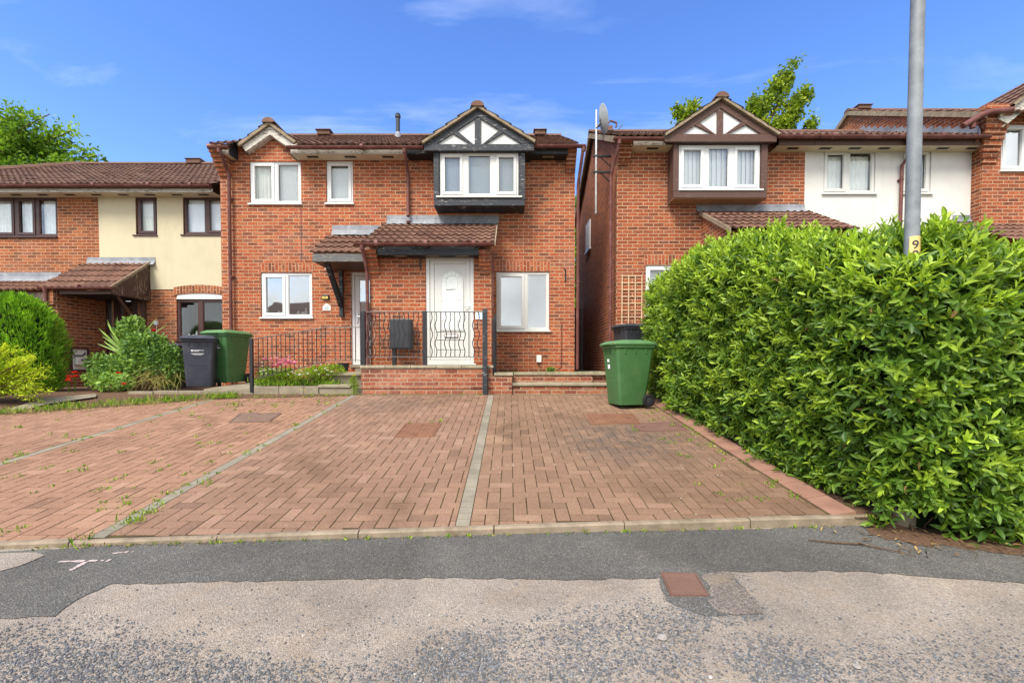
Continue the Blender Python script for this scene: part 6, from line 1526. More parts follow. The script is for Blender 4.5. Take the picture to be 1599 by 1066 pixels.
# ---- wheeled bins
def bin_parts(root, body, lid, lines):
    """local: front (lid lip) faces -Y, wheels at +Y"""
    def loop(w, y0, y1, z, r, n=4):
        pts = []
        for cx, cy, a0 in ((w / 2 - r, y1 - r, 0), (-w / 2 + r, y1 - r, 90), (-w / 2 + r, y0 + r, 180), (w / 2 - r, y0 + r, 270)):
            for k in range(n + 1): t = R(a0 + 90 * k / n); pts.append((cx + r * math.cos(t), cy + r * math.sin(t), z))
        return pts
    m = MB(); secs = [loop(0.455, -0.245, 0.20, 0.03, 0.05), loop(0.46, -0.25, 0.215, 0.05, 0.055), loop(0.50, -0.285, 0.265, 0.45, 0.05), loop(0.535, -0.315, 0.315, 0.86, 0.045), loop(0.545, -0.325, 0.33, 0.93, 0.04), loop(0.575, -0.345, 0.35, 0.945, 0.04), loop(0.58, -0.35, 0.355, 0.985, 0.04), loop(0.54, -0.32, 0.33, 0.985, 0.035)]
    n = len(secs[0]); V = [p for s in secs for p in s]; F = [tuple(range(n - 1, -1, -1))]
    for i in range(len(secs) - 1):
        for k in range(n): F.append((i * n + k, i * n + (k + 1) % n, (i + 1) * n + (k + 1) % n, (i + 1) * n + k))
    F.append(tuple((len(secs) - 1) * n + k for k in range(n)))
    m.add(V, F)
    for x in (-0.16, 0, 0.16): m.box(x - 0.006, -0.338, 0.85, x + 0.006, -0.31, 0.94)
    for y in (-0.18, 0.0, 0.18):
        for s in (-1, 1): m.box(s * 0.262, y - 0.006, 0.85, s * 0.284, y + 0.006, 0.94)
    m.box(-0.15, -0.292, 0.47, 0.15, -0.284, 0.482)
    b = m.build('body', M[body], root, world=False, smooth=True, bevel=0.004, seg=1)
    m = MB(); secs = [loop(0.595, -0.375, 0.36, 0.988, 0.045), loop(0.60, -0.38, 0.362, 1.015, 0.045), loop(0.575, -0.355, 0.34, 1.03, 0.05), loop(0.50, -0.29, 0.28, 1.062, 0.06), loop(0.30, -0.16, 0.16, 1.078, 0.06)]
    V = [p for s in secs for p in s]; F = [tuple(range(n - 1, -1, -1))]
    for i in range(len(secs) - 1):
        for k in range(n): F.append((i * n + k, i * n + (k + 1) % n, (i + 1) * n + (k + 1) % n, (i + 1) * n + k))
    F.append(tuple((len(secs) - 1) * n + k for k in range(n))); m.add(V, F)
    m.box(-0.13, -0.41, 0.996, 0.13, -0.37, 1.012)
    for x in (-0.2, 0.2): m.box(x - 0.03, 0.34, 0.975, x + 0.03, 0.40, 1.03)
    l = m.build('lid', M[lid], root, world=False, smooth=True, bevel=0.004, seg=1)
    m = MB(); m.tube([(-0.24, 0.345, 0.96), (-0.24, 0.415, 0.985), (0.24, 0.415, 0.985), (0.24, 0.345, 0.96)], 0.016, 8); m.build('handle', M[body], root, world=False, smooth=True)
    m = MB(); m.tube([(-0.27, 0.235, 0.10), (0.27, 0.235, 0.10)], 0.012, 8); m.build('axle', M['black_metal'], root, world=False)
    for s in (-1, 1):
        m = MB(); m.lathe((s * 0.275, 0.235, 0.10), [(0.055, -0.024), (0.088, -0.026), (0.10, -0.016), (0.10, 0.016), (0.088, 0.026), (0.055, 0.024)], 22, 'x'); w = m.build('wheel', M['tyre'], root, world=False, smooth=True)
        m = MB(); m.lathe((s * 0.275, 0.235, 0.10), [(0.018, -0.03), (0.056, -0.022), (0.056, 0.022), (0.018, 0.03)], 14, 'x'); m.build('hub', M['black_plastic'], w, world=False, smooth=True)
    for (x0, z0, x1, z1) in lines:
        yy = -0.285 - 0.30 * 0 - (0.5 * (z0 + z1) - 0.45) * 0.0732 - 0.004
        m = MB(); m.add([(x0, -0.2855 - (z0 - 0.45) * 0.0735, z0), (x1, -0.2855 - (z0 - 0.45) * 0.0735, z0), (x1, -0.2855 - (z1 - 0.45) * 0.0735, z1), (x0, -0.2855 - (z1 - 0.45) * 0.0735, z1)], [(0, 1, 2, 3)])
        m.v = [(x, y - 0.0025, z) for x, y, z in m.v] ; m.build('print', M['white_print'], b, world=False)
def wheelie(label, cat_group, loc, rz, body, lid, lines, s=1.0, tilt=0.0):
    o = empty('wheelie_bin', loc, label, 'wheelie bin', 'wheelie bins', rz); o.scale = (s, s, s); o.rotation_euler = (tilt, 0, rz)
    bin_parts(o, body, lid, lines); return o
TXT = [(-0.115, 0.745, -0.08, 0.775), (-0.072, 0.762, 0.10, 0.772), (-0.072, 0.745, 0.02, 0.755), (-0.115, 0.70, 0.10, 0.706), (-0.10, 0.688, 0.10, 0.694), (-0.07, 0.676, 0.07, 0.682)]
TXG = [(-0.10, 0.80, 0.08, 0.808), (-0.10, 0.785, 0.05, 0.793), (-0.10, 0.76, 0.10, 0.766), (-0.10, 0.748, 0.08, 0.754), (-0.10, 0.70, 0.11, 0.722)]
g = G(983, 640, DA, DB)
wheelie('green wheelie bin standing on the brick driveway beside the hedge', '', (g.x + 0.035, g.y + 0.27, drive_z(g.y + 0.25) + 0.012), R(-77), 'green_bin', 'green_lid', [(-0.11, 0.72, -0.03, 0.77), (-0.10, 0.61, -0.02, 0.68)], 0.94, R(0))
g = P(985, 540, 8.6)
wheelie('black wheelie bin mostly hidden behind the green bin under the trellis', '', (P(986, 540, 8.95).x, 8.95, 1.139), R(-72), 'black_plastic', 'black_plastic', [], 0.87)
c = P(311, 560, 8.72)
wheelie('charcoal wheelie bin with white print beside the rose bush', '', (c.x, 8.78, 0.835), R(24), 'dark_bin', 'dark_bin', TXT, 0.93)
c = P(357, 555, 9.15)
wheelie('green wheelie bin behind the charcoal one on the concrete path', '', (c.x - 0.10, 9.28, 0.90), R(-11), 'green_bin', 'green_lid', TXG, 1.0)
c = P(270, 560, 9.9)
wheelie('dark wheelie bin almost hidden by the rose bush', '', (c.x, 9.9, 0.72), R(10), 'dark_bin', 'dark_bin', [], 0.95)
def pot():
    c = P(536.5, 568, 8.85); z = P(536, 581, 8.85).z; o = empty('flower_pot', (c.x, 8.85, z), 'small black plastic flower pot on the step by the side door', 'flower pot')
    m = MB(); m.lathe((c.x, 8.85, z), [(0.075, 0), (0.105, 0.155), (0.115, 0.157), (0.117, 0.18), (0.10, 0.18), (0.09, 0.15)], 18); m.build('pot', M['black_plastic'], o, smooth=True)
    m = MB(); m.lathe((c.x, 8.85, z), [(0.09, 0.14), (0.01, 0.15)], 12); m.build('compost', M['soil'], o)
pot()
def cover(px, label, mat, split=False, frame=True, rd=False):
    pts = [G(x, y, RA, RB) if rd else G(x, y, DA, DB) for x, y in px]
    zf_ = (lambda y: road_z(y) + 0.009) if rd else (lambda y: drive_z(y) + 0.004)
    c = sum(pts, Vector()) / 4
    o = empty('manhole_cover', (c.x, c.y, zf_(c.y)), label, 'manhole cover', 'iron inspection covers')
    def ring(k): return [c + (p - c) * k for p in pts]
    a, b, d = ring(1.0), ring(0.93), ring(0.905)
    m = MB(); V = [(p.x, p.y, zf_(p.y) - 0.01) for p in a] + [(p.x, p.y, zf_(p.y) + 0.004) for p in a] + [(p.x, p.y, zf_(p.y) + 0.004) for p in b] + [(p.x, p.y, zf_(p.y) - 0.012) for p in b]
    F = []
    for i in range(4): j = (i + 1) % 4; F += [(i, j, 4 + j, 4 + i), (4 + i, 4 + j, 8 + j, 8 + i), (8 + i, 8 + j, 12 + j, 12 + i)]
    m.add(V, F); m.build('frame', M[mat], o)
    m = MB(); m.add([(p.x, p.y, zf_(p.y) - 0.012) for p in d] + [(p.x, p.y, zf_(p.y) + 0.003) for p in d], [(4, 5, 6, 7), (0, 1, 5, 4), (1, 2, 6, 5), (2, 3, 7, 6), (3, 0, 4, 7)]); pl = m.build('plate', M[mat], o)
    for t in () if rd else ((0.5, 0.10), (0.5, 0.90)) if not split else ((0.13, 0.5), (0.87, 0.5)):
        p = d[0].lerp(d[1], t[0]).lerp(d[3].lerp(d[2], t[0]), t[1])
        m = MB(); m.box(p.x - 0.028, p.y - 0.011, zf_(p.y) - 0.006, p.x + 0.028, p.y + 0.011, zf_(p.y) + 0.0045); m.build('key_slot', M['black_metal'], pl)
cover([(615, 683), (677, 682), (690, 661), (634, 661)], 'rusty square cover in the middle of the centre parking bay', 'rust')
cover([(356, 660), (421, 659), (440, 645), (375, 645)], 'dull brown iron cover in the left bay beside the tall weed', 'grey_iron')
cover([(924, 662.5), (1001, 661), (988, 646.5), (914, 646.5)], 'rusty oblong cover just in front of the green bin', 'rust', True)
cover([(1000, 674), (1076, 672), (1054, 658.5), (985, 662.6)], 'brown oblong cover nearest the edging by the hedge', 'rust_red', True)
cover([(1047, 932), (1107, 931.5), (1087, 897.5), (1031, 896)], 'square red-brown iron cover set in the broken road surface', 'rust_red', rd=True)
# ================================================================== plants
LEAF_FULL = (np.array([(0, 0, 0, 0), (0.2, -0.34, 0, 0.20), (0.2, 0, 0, 0), (0.2, 0.34, 0, 0.20), (0.5, -0.5, 0.005, 0.26), (0.5, 0, 0.005, 0), (0.5, 0.5, 0.005, 0.26), (0.8, -0.34, -0.03, 0.18), (0.8, 0, -0.035, 0), (0.8, 0.34, -0.03, 0.18), (1, 0, -0.09, 0)]),
             np.array([(0, 2, 1), (0, 3, 2), (1, 2, 5), (1, 5, 4), (2, 3, 6), (2, 6, 5), (4, 5, 8), (4, 8, 7), (5, 6, 9), (5, 9, 8), (7, 8, 10), (8, 9, 10)]))
LEAF_LITE = (np.array([(0, 0, 0, 0), (0.5, -0.5, 0, 0.28), (0.45, 0, 0, 0), (0.5, 0.5, 0, 0.28), (1, 0, -0.08, 0)]), np.array([(0, 2, 1), (0, 3, 2), (1, 2, 4), (2, 3, 4)]))
def unit(a): return a / np.maximum(1e-9, np.linalg.norm(a, axis=1, keepdims=True))
def leaves(name, pos, axis, nrm, L, Wd, mat, tone, parent=None, full=True, world=True):
    tv, tf = LEAF_FULL if full else LEAF_LITE
    a = unit(np.asarray(axis, float)); n = np.asarray(nrm, float); n = unit(n - (n * a).sum(1, keepdims=True) * a + 1e-6); b = np.cross(n, a)
    L = np.asarray(L)[:, None, None]; Wd = np.asarray(Wd)[:, None, None]
    V = pos[:, None, :] + L * tv[None, :, 0:1] * a[:, None, :] + Wd * tv[None, :, 1:2] * b[:, None, :] + (L * tv[None, :, 2:3] + Wd * tv[None, :, 3:4]) * n[:, None, :]
    k = len(tv); F = tf[None] + (np.arange(len(pos)) * k)[:, None, None]
    return npmesh(name, V.reshape(-1, 3), F.reshape(-1, 3), mat, parent, tone, k, smooth=full, world=world)
def rand_dirs(n): return unit(rng.normal(size=(n, 3)))

def hedge():
    path = np.array([(3.25, 8.75), (2.75, 8.45), (2.53, 8.05), (2.48, 7.4), (2.48, 6.6), (2.51, 5.6), (2.57, 4.7), (2.60, 4.0), (2.63, 3.5), (2.72, 3.2), (2.92, 3.06), (3.25, 3.02), (3.8, 3.0), (4.6, 2.98), (5.6, 2.96), (7.2, 2.94)])
    seg = np.diff(path, axis=0); sl = np.linalg.norm(seg, axis=1); cum = np.concatenate([[0], np.cumsum(sl)]); total = cum[-1]
    def sample(s):
        i = np.clip(np.searchsorted(cum, s) - 1, 0, len(sl) - 1); t = (s - cum[i]) / sl[i]
        p = path[i] + seg[i] * t[:, None]
        # smoothed inward normal
        d = seg / sl[:, None]; j = np.clip(i + np.where(t > 0.5, 1, -1), 0, len(sl) - 1); w = np.abs(t - 0.5)[:, None]
        dd = unit(d[i] * (1 - w) + d[j] * w); return p, np.stack([-dd[:, 1], dd[:, 0]], 1)
    def base_z(y): return np.where(y > 3.3, np.maximum(0.10, -0.2 + 0.1225 * y), 0.12)
    def lump(s, h): return 0.030 * np.sin(3.1 * s + 1.7 * h) + 0.028 * np.sin(5.3 * s - 4.1 * h + 1.0) + 0.022 * np.sin(9.7 * s + 7.3 * h)
    def height(s, p):
        return np.interp(p[:, 1], [3.0, 3.3, 3.9, 5.0, 6.3, 7.4, 8.1, 8.7], [1.86, 1.90, 1.98, 2.14, 2.20, 2.05, 1.86, 1.75]) + 0.05 * np.sin(2.3 * s) + 0.03 * np.sin(6.1 * s + 1)
    rad = 0.34
    def surf(s, v):
        """v in 0..1 up the side, round the shoulder and over the top"""
        p, inn = sample(s); H = height(s, p); side = H - rad; arc = rad * math.pi / 2; top = 0.75; tot = side + arc + top
        q = v * tot
        ins = np.where(q < side, 0, np.where(q < side + arc, rad * (1 - np.cos(np.clip((q - side) / rad, 0, math.pi / 2))), rad + q - side - arc))
        z = np.where(q < side, q, np.where(q < side + arc, side + rad * np.sin(np.clip((q - side) / rad, 0, math.pi / 2)), H))
        ang = np.where(q < side, 0, np.clip((q - side) / rad, 0, math.pi / 2))
        zb = base_z(p[:, 1]); z3 = z + zb
        bulge = 0.05 * np.sin(np.clip(z / H, 0, 1) * math.pi) + lump(s, z) + 0.04 * np.clip(0.5 - z, 0, 1)
        ins2 = ins - bulge * np.cos(ang); z3 = z3 + lump(s, ins * 2) * np.sin(ang)
        P3 = np.stack([p[:, 0] + inn[:, 0] * ins2, p[:, 1] + inn[:, 1] * ins2, z3], 1)
        Nn = np.stack([-inn[:, 0] * np.cos(ang), -inn[:, 1] * np.cos(ang), np.sin(ang)], 1)
        return P3, Nn, z
    o = empty('hedge', (3.6, 4.5, 0.3), 'tall clipped evergreen laurel hedge with glossy pointed leaves', 'hedge')
    # core sheet behind the leaves, inner shade put into its near-black colour
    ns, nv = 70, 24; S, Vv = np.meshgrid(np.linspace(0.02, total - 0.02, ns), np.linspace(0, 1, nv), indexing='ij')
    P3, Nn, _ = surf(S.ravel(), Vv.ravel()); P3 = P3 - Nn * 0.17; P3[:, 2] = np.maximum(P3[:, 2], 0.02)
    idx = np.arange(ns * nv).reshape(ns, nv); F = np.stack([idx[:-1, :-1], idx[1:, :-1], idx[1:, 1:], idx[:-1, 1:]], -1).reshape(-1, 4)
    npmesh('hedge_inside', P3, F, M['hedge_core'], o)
    # woody stems
    m = MB()
    for i in range(170):
        s = np.array([rng.random() * total]); v = np.array([rng.random() * 0.72]); p, n, _ = surf(s, v); p, n = p[0], n[0]
        a = p - n * 0.22 + np.array([0, 0, -0.25]); b = p - n * 0.02 + rng.normal(0, 0.04, 3); a[2] = max(a[2], 0.05)
        m.tube([a, (a + b) / 2 + rng.normal(0, 0.02, 3), b], [0.009, 0.006, 0.003], 5)
    tag(m.build('stems', M['twig'], o), kind='stuff')
    # shoots: whorls of leaves
    pos, ax, nr, LL, WW, tn = [], [], [], [], [], []
    def shoots(n, depth, tone0, tone_sd, tipfrac, up, lo=0.0, hi=1.0, nl=(6, 10), long=1.0, s0=0.0):
        s = (s0 + (1 - s0) * rng.random(n)) * total; v = lo + rng.random(n) * (hi - lo)
        # more, smaller spacing for the part nearest to the street
        p, nn, z = surf(s, v)
        p = p - nn * (depth + rng.normal(0, 0.035, n))[:, None]
        d = unit(nn * (0.9 + 0.3 * rng.random((n, 1))) + np.array([0, 0, up]) + rng.normal(0, 0.55, (n, 3)))
        tip = rng.random(n) < tipfrac
        for i in range(n):
            k = rng.integers(nl[0], nl[1]); dd = d[i]; u = np.cross(dd, [0.3, 0.2, 1]); u /= np.linalg.norm(u); w = np.cross(dd, u)
            ph = rng.random() * 6.28; tone = np.clip(rng.normal(tone0, tone_sd), 0.02, 0.9); sz = rng.normal(1.0, 0.12)
            for j in range(k):
                th = ph + j * 2.4; t = j / k
                op = (1.2 - 0.6 * t if not tip[i] else 0.80 - 0.45 * t) + rng.normal(0, 0.22)
                rd = u * math.cos(th) + w * math.sin(th)
                a = dd * math.cos(op) + rd * math.sin(op); a = a + np.array([0, 0, -0.10 * (1 - t)])
                pos.append(p[i] + dd * (0.15 * t * (1.0 if tip[i] else 1))); ax.append(a); nr.append(dd * 1.0 - rd * 0.3 + rng.normal(0, 0.25, 3))
                L = (0.104 if not tip[i] else 0.092) * sz * (1 - 0.35 * t) * rng.normal(1, 0.1) * long
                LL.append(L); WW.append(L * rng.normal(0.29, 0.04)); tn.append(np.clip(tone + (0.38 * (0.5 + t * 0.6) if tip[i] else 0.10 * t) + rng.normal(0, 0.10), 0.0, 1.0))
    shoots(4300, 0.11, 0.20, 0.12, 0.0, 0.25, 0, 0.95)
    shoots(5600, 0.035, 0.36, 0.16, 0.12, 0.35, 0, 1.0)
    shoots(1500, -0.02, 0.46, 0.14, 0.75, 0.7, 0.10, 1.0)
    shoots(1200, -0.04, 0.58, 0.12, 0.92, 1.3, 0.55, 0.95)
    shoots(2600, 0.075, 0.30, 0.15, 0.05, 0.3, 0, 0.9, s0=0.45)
    pos, ax, nr, LL, WW, tn = (np.array(q) for q in (pos, ax, nr, LL, WW, tn))
    k = ~((np.abs(pos[:, 0] - 2.82) < 0.13) & (pos[:, 2] < 0.30) & (pos[:, 1] < 3.45)) & ~((np.abs(pos[:, 0] - 2.80) < 0.16) & (pos[:, 2] > 2.0) & (pos[:, 1] < 3.36)); pos, ax, nr, LL, WW, tn = (q[k] for q in (pos, ax, nr, LL, WW, tn))
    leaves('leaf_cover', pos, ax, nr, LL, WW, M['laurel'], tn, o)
    n = 260; s = rng.random(n) * total; p, nn, z = surf(s, 0.1 + rng.random(n) * 0.8); p = np.repeat(p + nn * 0.03, 9, 0) + rng.normal(0, 0.02, (n * 9, 3)); n *= 9
    leaves('dry_blossoms', p, rng.normal(0, 1, (n, 3)) + [0, 0, 0.5], rng.normal(0, 1, (n, 3)), rng.uniform(0.010, 0.02, n), rng.uniform(0.008, 0.013, n), M['straw'], rng.random(n) * 0.6, o, False)
    # small flower stalks and a few yellowed leaves
    n = 150; s = rng.random(n) * total; p, nn, z = surf(s, rng.random(n) * 0.85)
    leaves('yellowed_leaves', p + nn * 0.02, nn * 0.3 + rng.normal(0, 0.5, (n, 3)) + [0, 0, -0.3], nn + rng.normal(0, 0.3, (n, 3)), rng.uniform(0.06, 0.11, n), rng.uniform(0.018, 0.034, n), M['dead_leaf'], rng.random(n), o)
    # litter on the soil
    n = 700; y = np.where(rng.random(n) < 0.5, rng.uniform(3.3, 7.8, n), rng.uniform(2.72, 3.25, n)); x = np.where(y > 3.26, np.array([RIGHT_EDGE(q) for q in y]) + 0.16 + rng.random(n) * 0.4, rng.uniform(2.2, 5.6, n))
    z = np.where(y > 3.26, drive_z(y) + 0.015, road_z(y) + 0.022)
    a = rand_dirs(n); a[:, 2] *= 0.15; q = leaves('fallen_leaves', np.stack([x, y, z], 1), a, np.tile([0, 0, 1.0], (n, 1)) + rng.normal(0, 0.3, (n, 3)), rng.uniform(0.015, 0.06, n), rng.uniform(0.006, 0.016, n), M['dead_leaf'], rng.random(n) ** 1.6, None)
    tag(q, kind='stuff')
hedge()

def blob_points(blobs, n):
    """points spread through a set of ellipsoids (cx,cy,cz,rx,ry,rz,weight), thicker towards the skin"""
    b = np.array(blobs, float); w = b[:, 6] / b[:, 6].sum(); i = rng.choice(len(b), n, p=w)
    d = rand_dirs(n); r = rng.random(n) ** 0.42
    return b[i, :3] + d * b[i, 3:6] * r[:, None], d, i
def shrub(name, label, cat, blobs, n, size, mat, loc, group=None, aspect=0.45, up=0.3, tone=(0.45, 0.2), full=False, parts=None, stem=True, topgain=0.25):
    o = empty(name, loc, label, cat, group)
    p, d, i = blob_points(blobs, n); c = np.array(blobs)[:, :3][i]
    a = unit(d + rng.normal(0, 0.6, (n, 3)) + [0, 0, up]); t = np.clip(rng.normal(tone[0], tone[1], n), 0, 1)
    bt = rng.normal(0, 0.10, len(blobs)); t = np.clip(t + bt[i] + topgain * 0.4 * rng.random(n), 0, 1)
    L = size * rng.normal(1, 0.2, n); leaves('foliage', p, a, d + rng.normal(0, 0.5, (n, 3)) + [0, 0, 0.4], L, L * aspect, M[mat], t, o, full)
    if stem:
        m = MB()
        for b in blobs:
            q = Vector(b[:3]); base = Vector((loc[0] + (q.x - loc[0]) * 0.25, loc[1] + (q.y - loc[1]) * 0.25, loc[2]))
            m.tube([base, base.lerp(q, 0.5) + Vector((0, 0, 0.05)), q], [0.018, 0.012, 0.006], 6)
        m.build('stem', M['twig'], o)
    return o
# conifer shrub, golden juniper, roses in the left garden
def conifer():
    c = P(40, 612, 8.25); o = empty('conifer_shrub', (c.x, 8.45, 0.74), 'dense rounded green conifer shrub at the left edge', 'shrub')
    n = 15000; y0 = 8.5; cx = P(26, 540, y0).x
    th = rng.random(n) * 6.28; h = rng.random(n)
    zt = P(30, 463, y0).z; z = 0.75 + (zt - 0.75) * h
    prof = np.interp(h, [0, 0.1, 0.45, 0.75, 0.92, 1.0], [0.54, 0.63, 0.67, 0.58, 0.38, 0.12]) * (1 + 0.08 * np.sin(th * 5 + h * 9) + 0.07 * np.sin(th * 11 - h * 14) + 0.05 * np.sin(th * 17 + h * 23))
    r = prof * np.where(rng.random(n) < 0.78, rng.uniform(0.86, 1.10, n), rng.uniform(0.5, 0.9, n))
    p = np.stack([cx + r * np.cos(th), y0 + 0.8 * r * np.sin(th), z + rng.normal(0, 0.02, n)], 1); d = np.stack([np.cos(th), np.sin(th), 0 * th], 1)
    t = np.clip(0.42 + 0.40 * rng.random(n) + 0.18 * np.sin(th * 7 + h * 16) + rng.normal(0, 0.1, n), 0, 1)
    leaves('foliage', p, d * 0.8 + [0, 0, 0.9] + rng.normal(0, 0.28, (n, 3)), d + rng.normal(0, 0.5, (n, 3)), rng.uniform(0.06, 0.12, n), rng.uniform(0.014, 0.026, n), M['conifer'], t, o, False)
    V = []; F = []; k = 20
    for i, (hh, pr) in enumerate(((0, 0.42), (0.45, 0.54), (0.75, 0.45), (0.93, 0.24), (0.96, 0.05))):
        for j in range(k): V.append((cx + pr * math.cos(j * 6.283 / k), y0 + 0.8 * pr * math.sin(j * 6.283 / k), 0.75 + (zt - 0.75) * hh))
    for i in range(4):
        for j in range(k): F.append((i * k + j, i * k + (j + 1) % k, (i + 1) * k + (j + 1) % k, (i + 1) * k + j))
    MB().add(V, F).build('shade_core', M['hedge_core'], o)  # solid core, shade between the sprays painted as near-black
conifer()
def juniper():
    y0 = 7.15; o = empty('juniper_shrub', (P(15, 620, y0).x, y0, drive_z(y0)), 'low spreading golden juniper at the left edge in front of the conifer', 'shrub')
    P_, A_, N_, L_, W_, T_ = [], [], [], [], [], []; m = MB()
    base = Vector((P(-60, 615, y0).x, y0 + 0.15, drive_z(y0) + 0.05))
    for k in range(90):
        px = random.uniform(-130, 78); lim = np.interp(px, [-120, 0, 40, 70, 90], [526, 537, 548, 558, 568]); py = random.uniform(lim, 628); Y = y0 + random.uniform(-0.25, 0.35)
        tip = P(px, py, Y); mid = base.lerp(tip, 0.55) + Vector((0, 0, 0.12)); m.tube([base, mid, tip], [0.012, 0.008, 0.003], 5)
        for i in range(105):
            t = 0.35 + 0.65 * random.random() ** 0.6; q = (base.lerp(mid, t / 0.55) if t < 0.55 else mid.lerp(tip, (t - 0.55) / 0.45)); dd = (tip - mid).normalized()
            P_.append(np.array(q) + rng.normal(0, 0.035, 3) + [0, 0, 0.02]); A_.append(np.array(dd) * 0.8 + rng.normal(0, 0.35, 3) + [0, 0, 0.25]); N_.append([0, 0, 1]); L = random.uniform(0.045, 0.085); L_.append(L); W_.append(L * 0.28)
            T_.append(min(1, max(0, 0.40 + 0.6 * t * random.random() + random.gauss(0.05, 0.12))))
    leaves('foliage', np.array(P_), np.array(A_), np.array(N_) + rng.normal(0, 0.4, (len(N_), 3)), np.array(L_), np.array(W_), M['juniper'], np.array(T_), o, False); m.build('stem', M['twig'], o)
juniper()
def flower_heads(parent, pts, r, mat, name='flower', petals=14):
    pos, ax = [], []
    for q in pts:
        for i in range(petals):
            d = rand_dirs(1)[0]; d[2] = abs(d[2]) * 0.8 + 0.1; pos.append(np.array(q) + d * r * 0.15); ax.append(d)
        if parent is None: continue
    n = len(pos); leaves(name, np.array(pos), np.array(ax), rng.normal(0, 1, (n, 3)) + [0, 0, 0.6], np.full(n, r) * rng.uniform(0.8, 1.2, n), np.full(n, r * 0.75), M[mat], rng.random(n), parent, False)
def roses():
    Y = 8.75; E = []
    for px, py, rx, ry, w in ((205, 515, 22, 14, 1.0), (222, 540, 30, 20, 1.4), (238, 565, 38, 22, 1.6), (190, 572, 34, 20, 1.4), (162, 566, 24, 14, 1.0), (255, 560, 28, 26, 1.3), (212, 590, 44, 18, 1.5), (175, 596, 34, 14, 1.0), (262, 588, 22, 16, 1.0), (208, 503, 8, 8, 0.4), (240, 535, 16, 14, 0.6), (272, 575, 14, 18, 0.6), (152, 590, 16, 14, 0.5)):
        yy = Y + random.uniform(-0.3, 0.3); c = P(px, py, yy); E.append((c.x, yy, c.z, rx * yy / FOC, 0.22, ry * yy / FOC, w))
    loc = (P(215, 608, Y).x, Y, 0.76)
    o = shrub('rose_bush', 'leafy green rose bush with a few red flowers beside the bins', 'bush', E, 8200, 0.066, 'rose_leaf', loc, None, 0.55, 0.15, (0.56, 0.24), True)
    fl = [P(240.5, 517, 8.5), P(185, 583, 8.3), P(193.5, 600, 8.25), P(207, 620, 8.05)]
    for q in fl: flower_heads(o, [q], 0.040, 'red_petal', 'flower', 18)
    m = MB()
    for q in fl[:1]: m.tube([q, q + Vector((0.05, 0.1, -0.5))], 0.006, 5)
    m.build('flower_stalk', M['rose_leaf'], o)
    # arching dry stems
    P_, A_, L_ = [], [], []
    for k in range(95):
        a = P(random.uniform(215, 285), random.uniform(560, 590), 8.6); b = P(random.uniform(175, 290), random.uniform(590, 632), 8.25); 
        P_.append(a); A_.append(np.array(b - a) + rng.normal(0, 0.08, 3)); L_.append((b - a).length * random.uniform(0.5, 1.1))
    n = len(P_); leaves('dry_stem', np.array([tuple(p) for p in P_]), np.array(A_), rng.normal(0, 0.3, (n, 3)) + [0, -0.5, 1], np.array(L_), np.full(n, 0.0065), M['straw'], rng.random(n), o, False)
    # leaning spiky plant
    c = P(205, 560, 9.0); o = empty('cordyline', (c.x, 9.0, 0.76), 'spiky long-leaved plant behind the rose bush', 'plant'); n = 46; A = []; L = []
    for k in range(n): t = random.uniform(-1.1, 0.9); A.append((math.sin(t) * 0.9 - 0.15, random.uniform(-0.4, 0.3), math.cos(t))); L.append(random.uniform(0.45, 0.95))
    leaves('blade', np.tile([c.x, 9.0, c.z], (n, 1)) + rng.normal(0, 0.02, (n, 3)), np.array(A), rng.normal(0, 0.2, (n, 3)) + [0, -1, 0.4], np.array(L), np.full(n, 0.034), M['rose_leaf'], 0.55 + 0.4 * rng.random(n), o)
    m = MB(); m.tube([(c.x + 0.03, 9.0, 0.74), (c.x, 9.0, c.z + 0.03)], 0.03, 8); m.build('trunk', M['trunk'], o)
    # poppies
    pp = [P(106.5, 594, 8.3), P(108.5, 588.5, 8.35), P(117.5, 588, 8.3), P(115.5, 582, 8.4), P(102, 596, 8.3)]
    for q in pp[:4]:
        b = empty('poppy', (q.x, q.y, 0.75), 'orange-red poppy flower in the cluster below the meter box', 'flower', 'poppies below the meter box')
        flower_heads(b, [q], 0.048, 'red_petal', 'petals', 12); m = MB(); m.tube([(q.x, q.y, 0.74), tuple(q)], 0.005, 5); m.build('stalk', M['grass'], b)
roses()
def tufts(name, spots, mat, parent=None, kind='stuff', hgt=(0.03, 0.07), wd=0.01, spread=0.03, blades=(6, 14), z=None, tone=(0.5, 0.25)):
    pos, ax, L = [], [], []
    for (x, y, zz, sc) in spots:
        k = rng.integers(*blades)
        for i in range(k):
            d = rng.normal(0, 1, 3); pos.append((x + rng.normal(0, spread * sc), y + rng.normal(0, spread * sc), zz)); ax.append((d[0] * 0.6, d[1] * 0.6, 0.4 + abs(d[2]))); L.append(rng.uniform(*hgt) * sc)
    n = len(pos); o = leaves(name, np.array(pos), np.array(ax), rng.normal(0, 1, (n, 3)), np.array(L), np.minimum(np.array(L) * 0.4, wd) if wd else np.array(L) * 0.4, M[mat], np.clip(rng.normal(tone[0], tone[1], n), 0, 1), parent, False)
    if kind: tag(o, kind=kind)
    return o
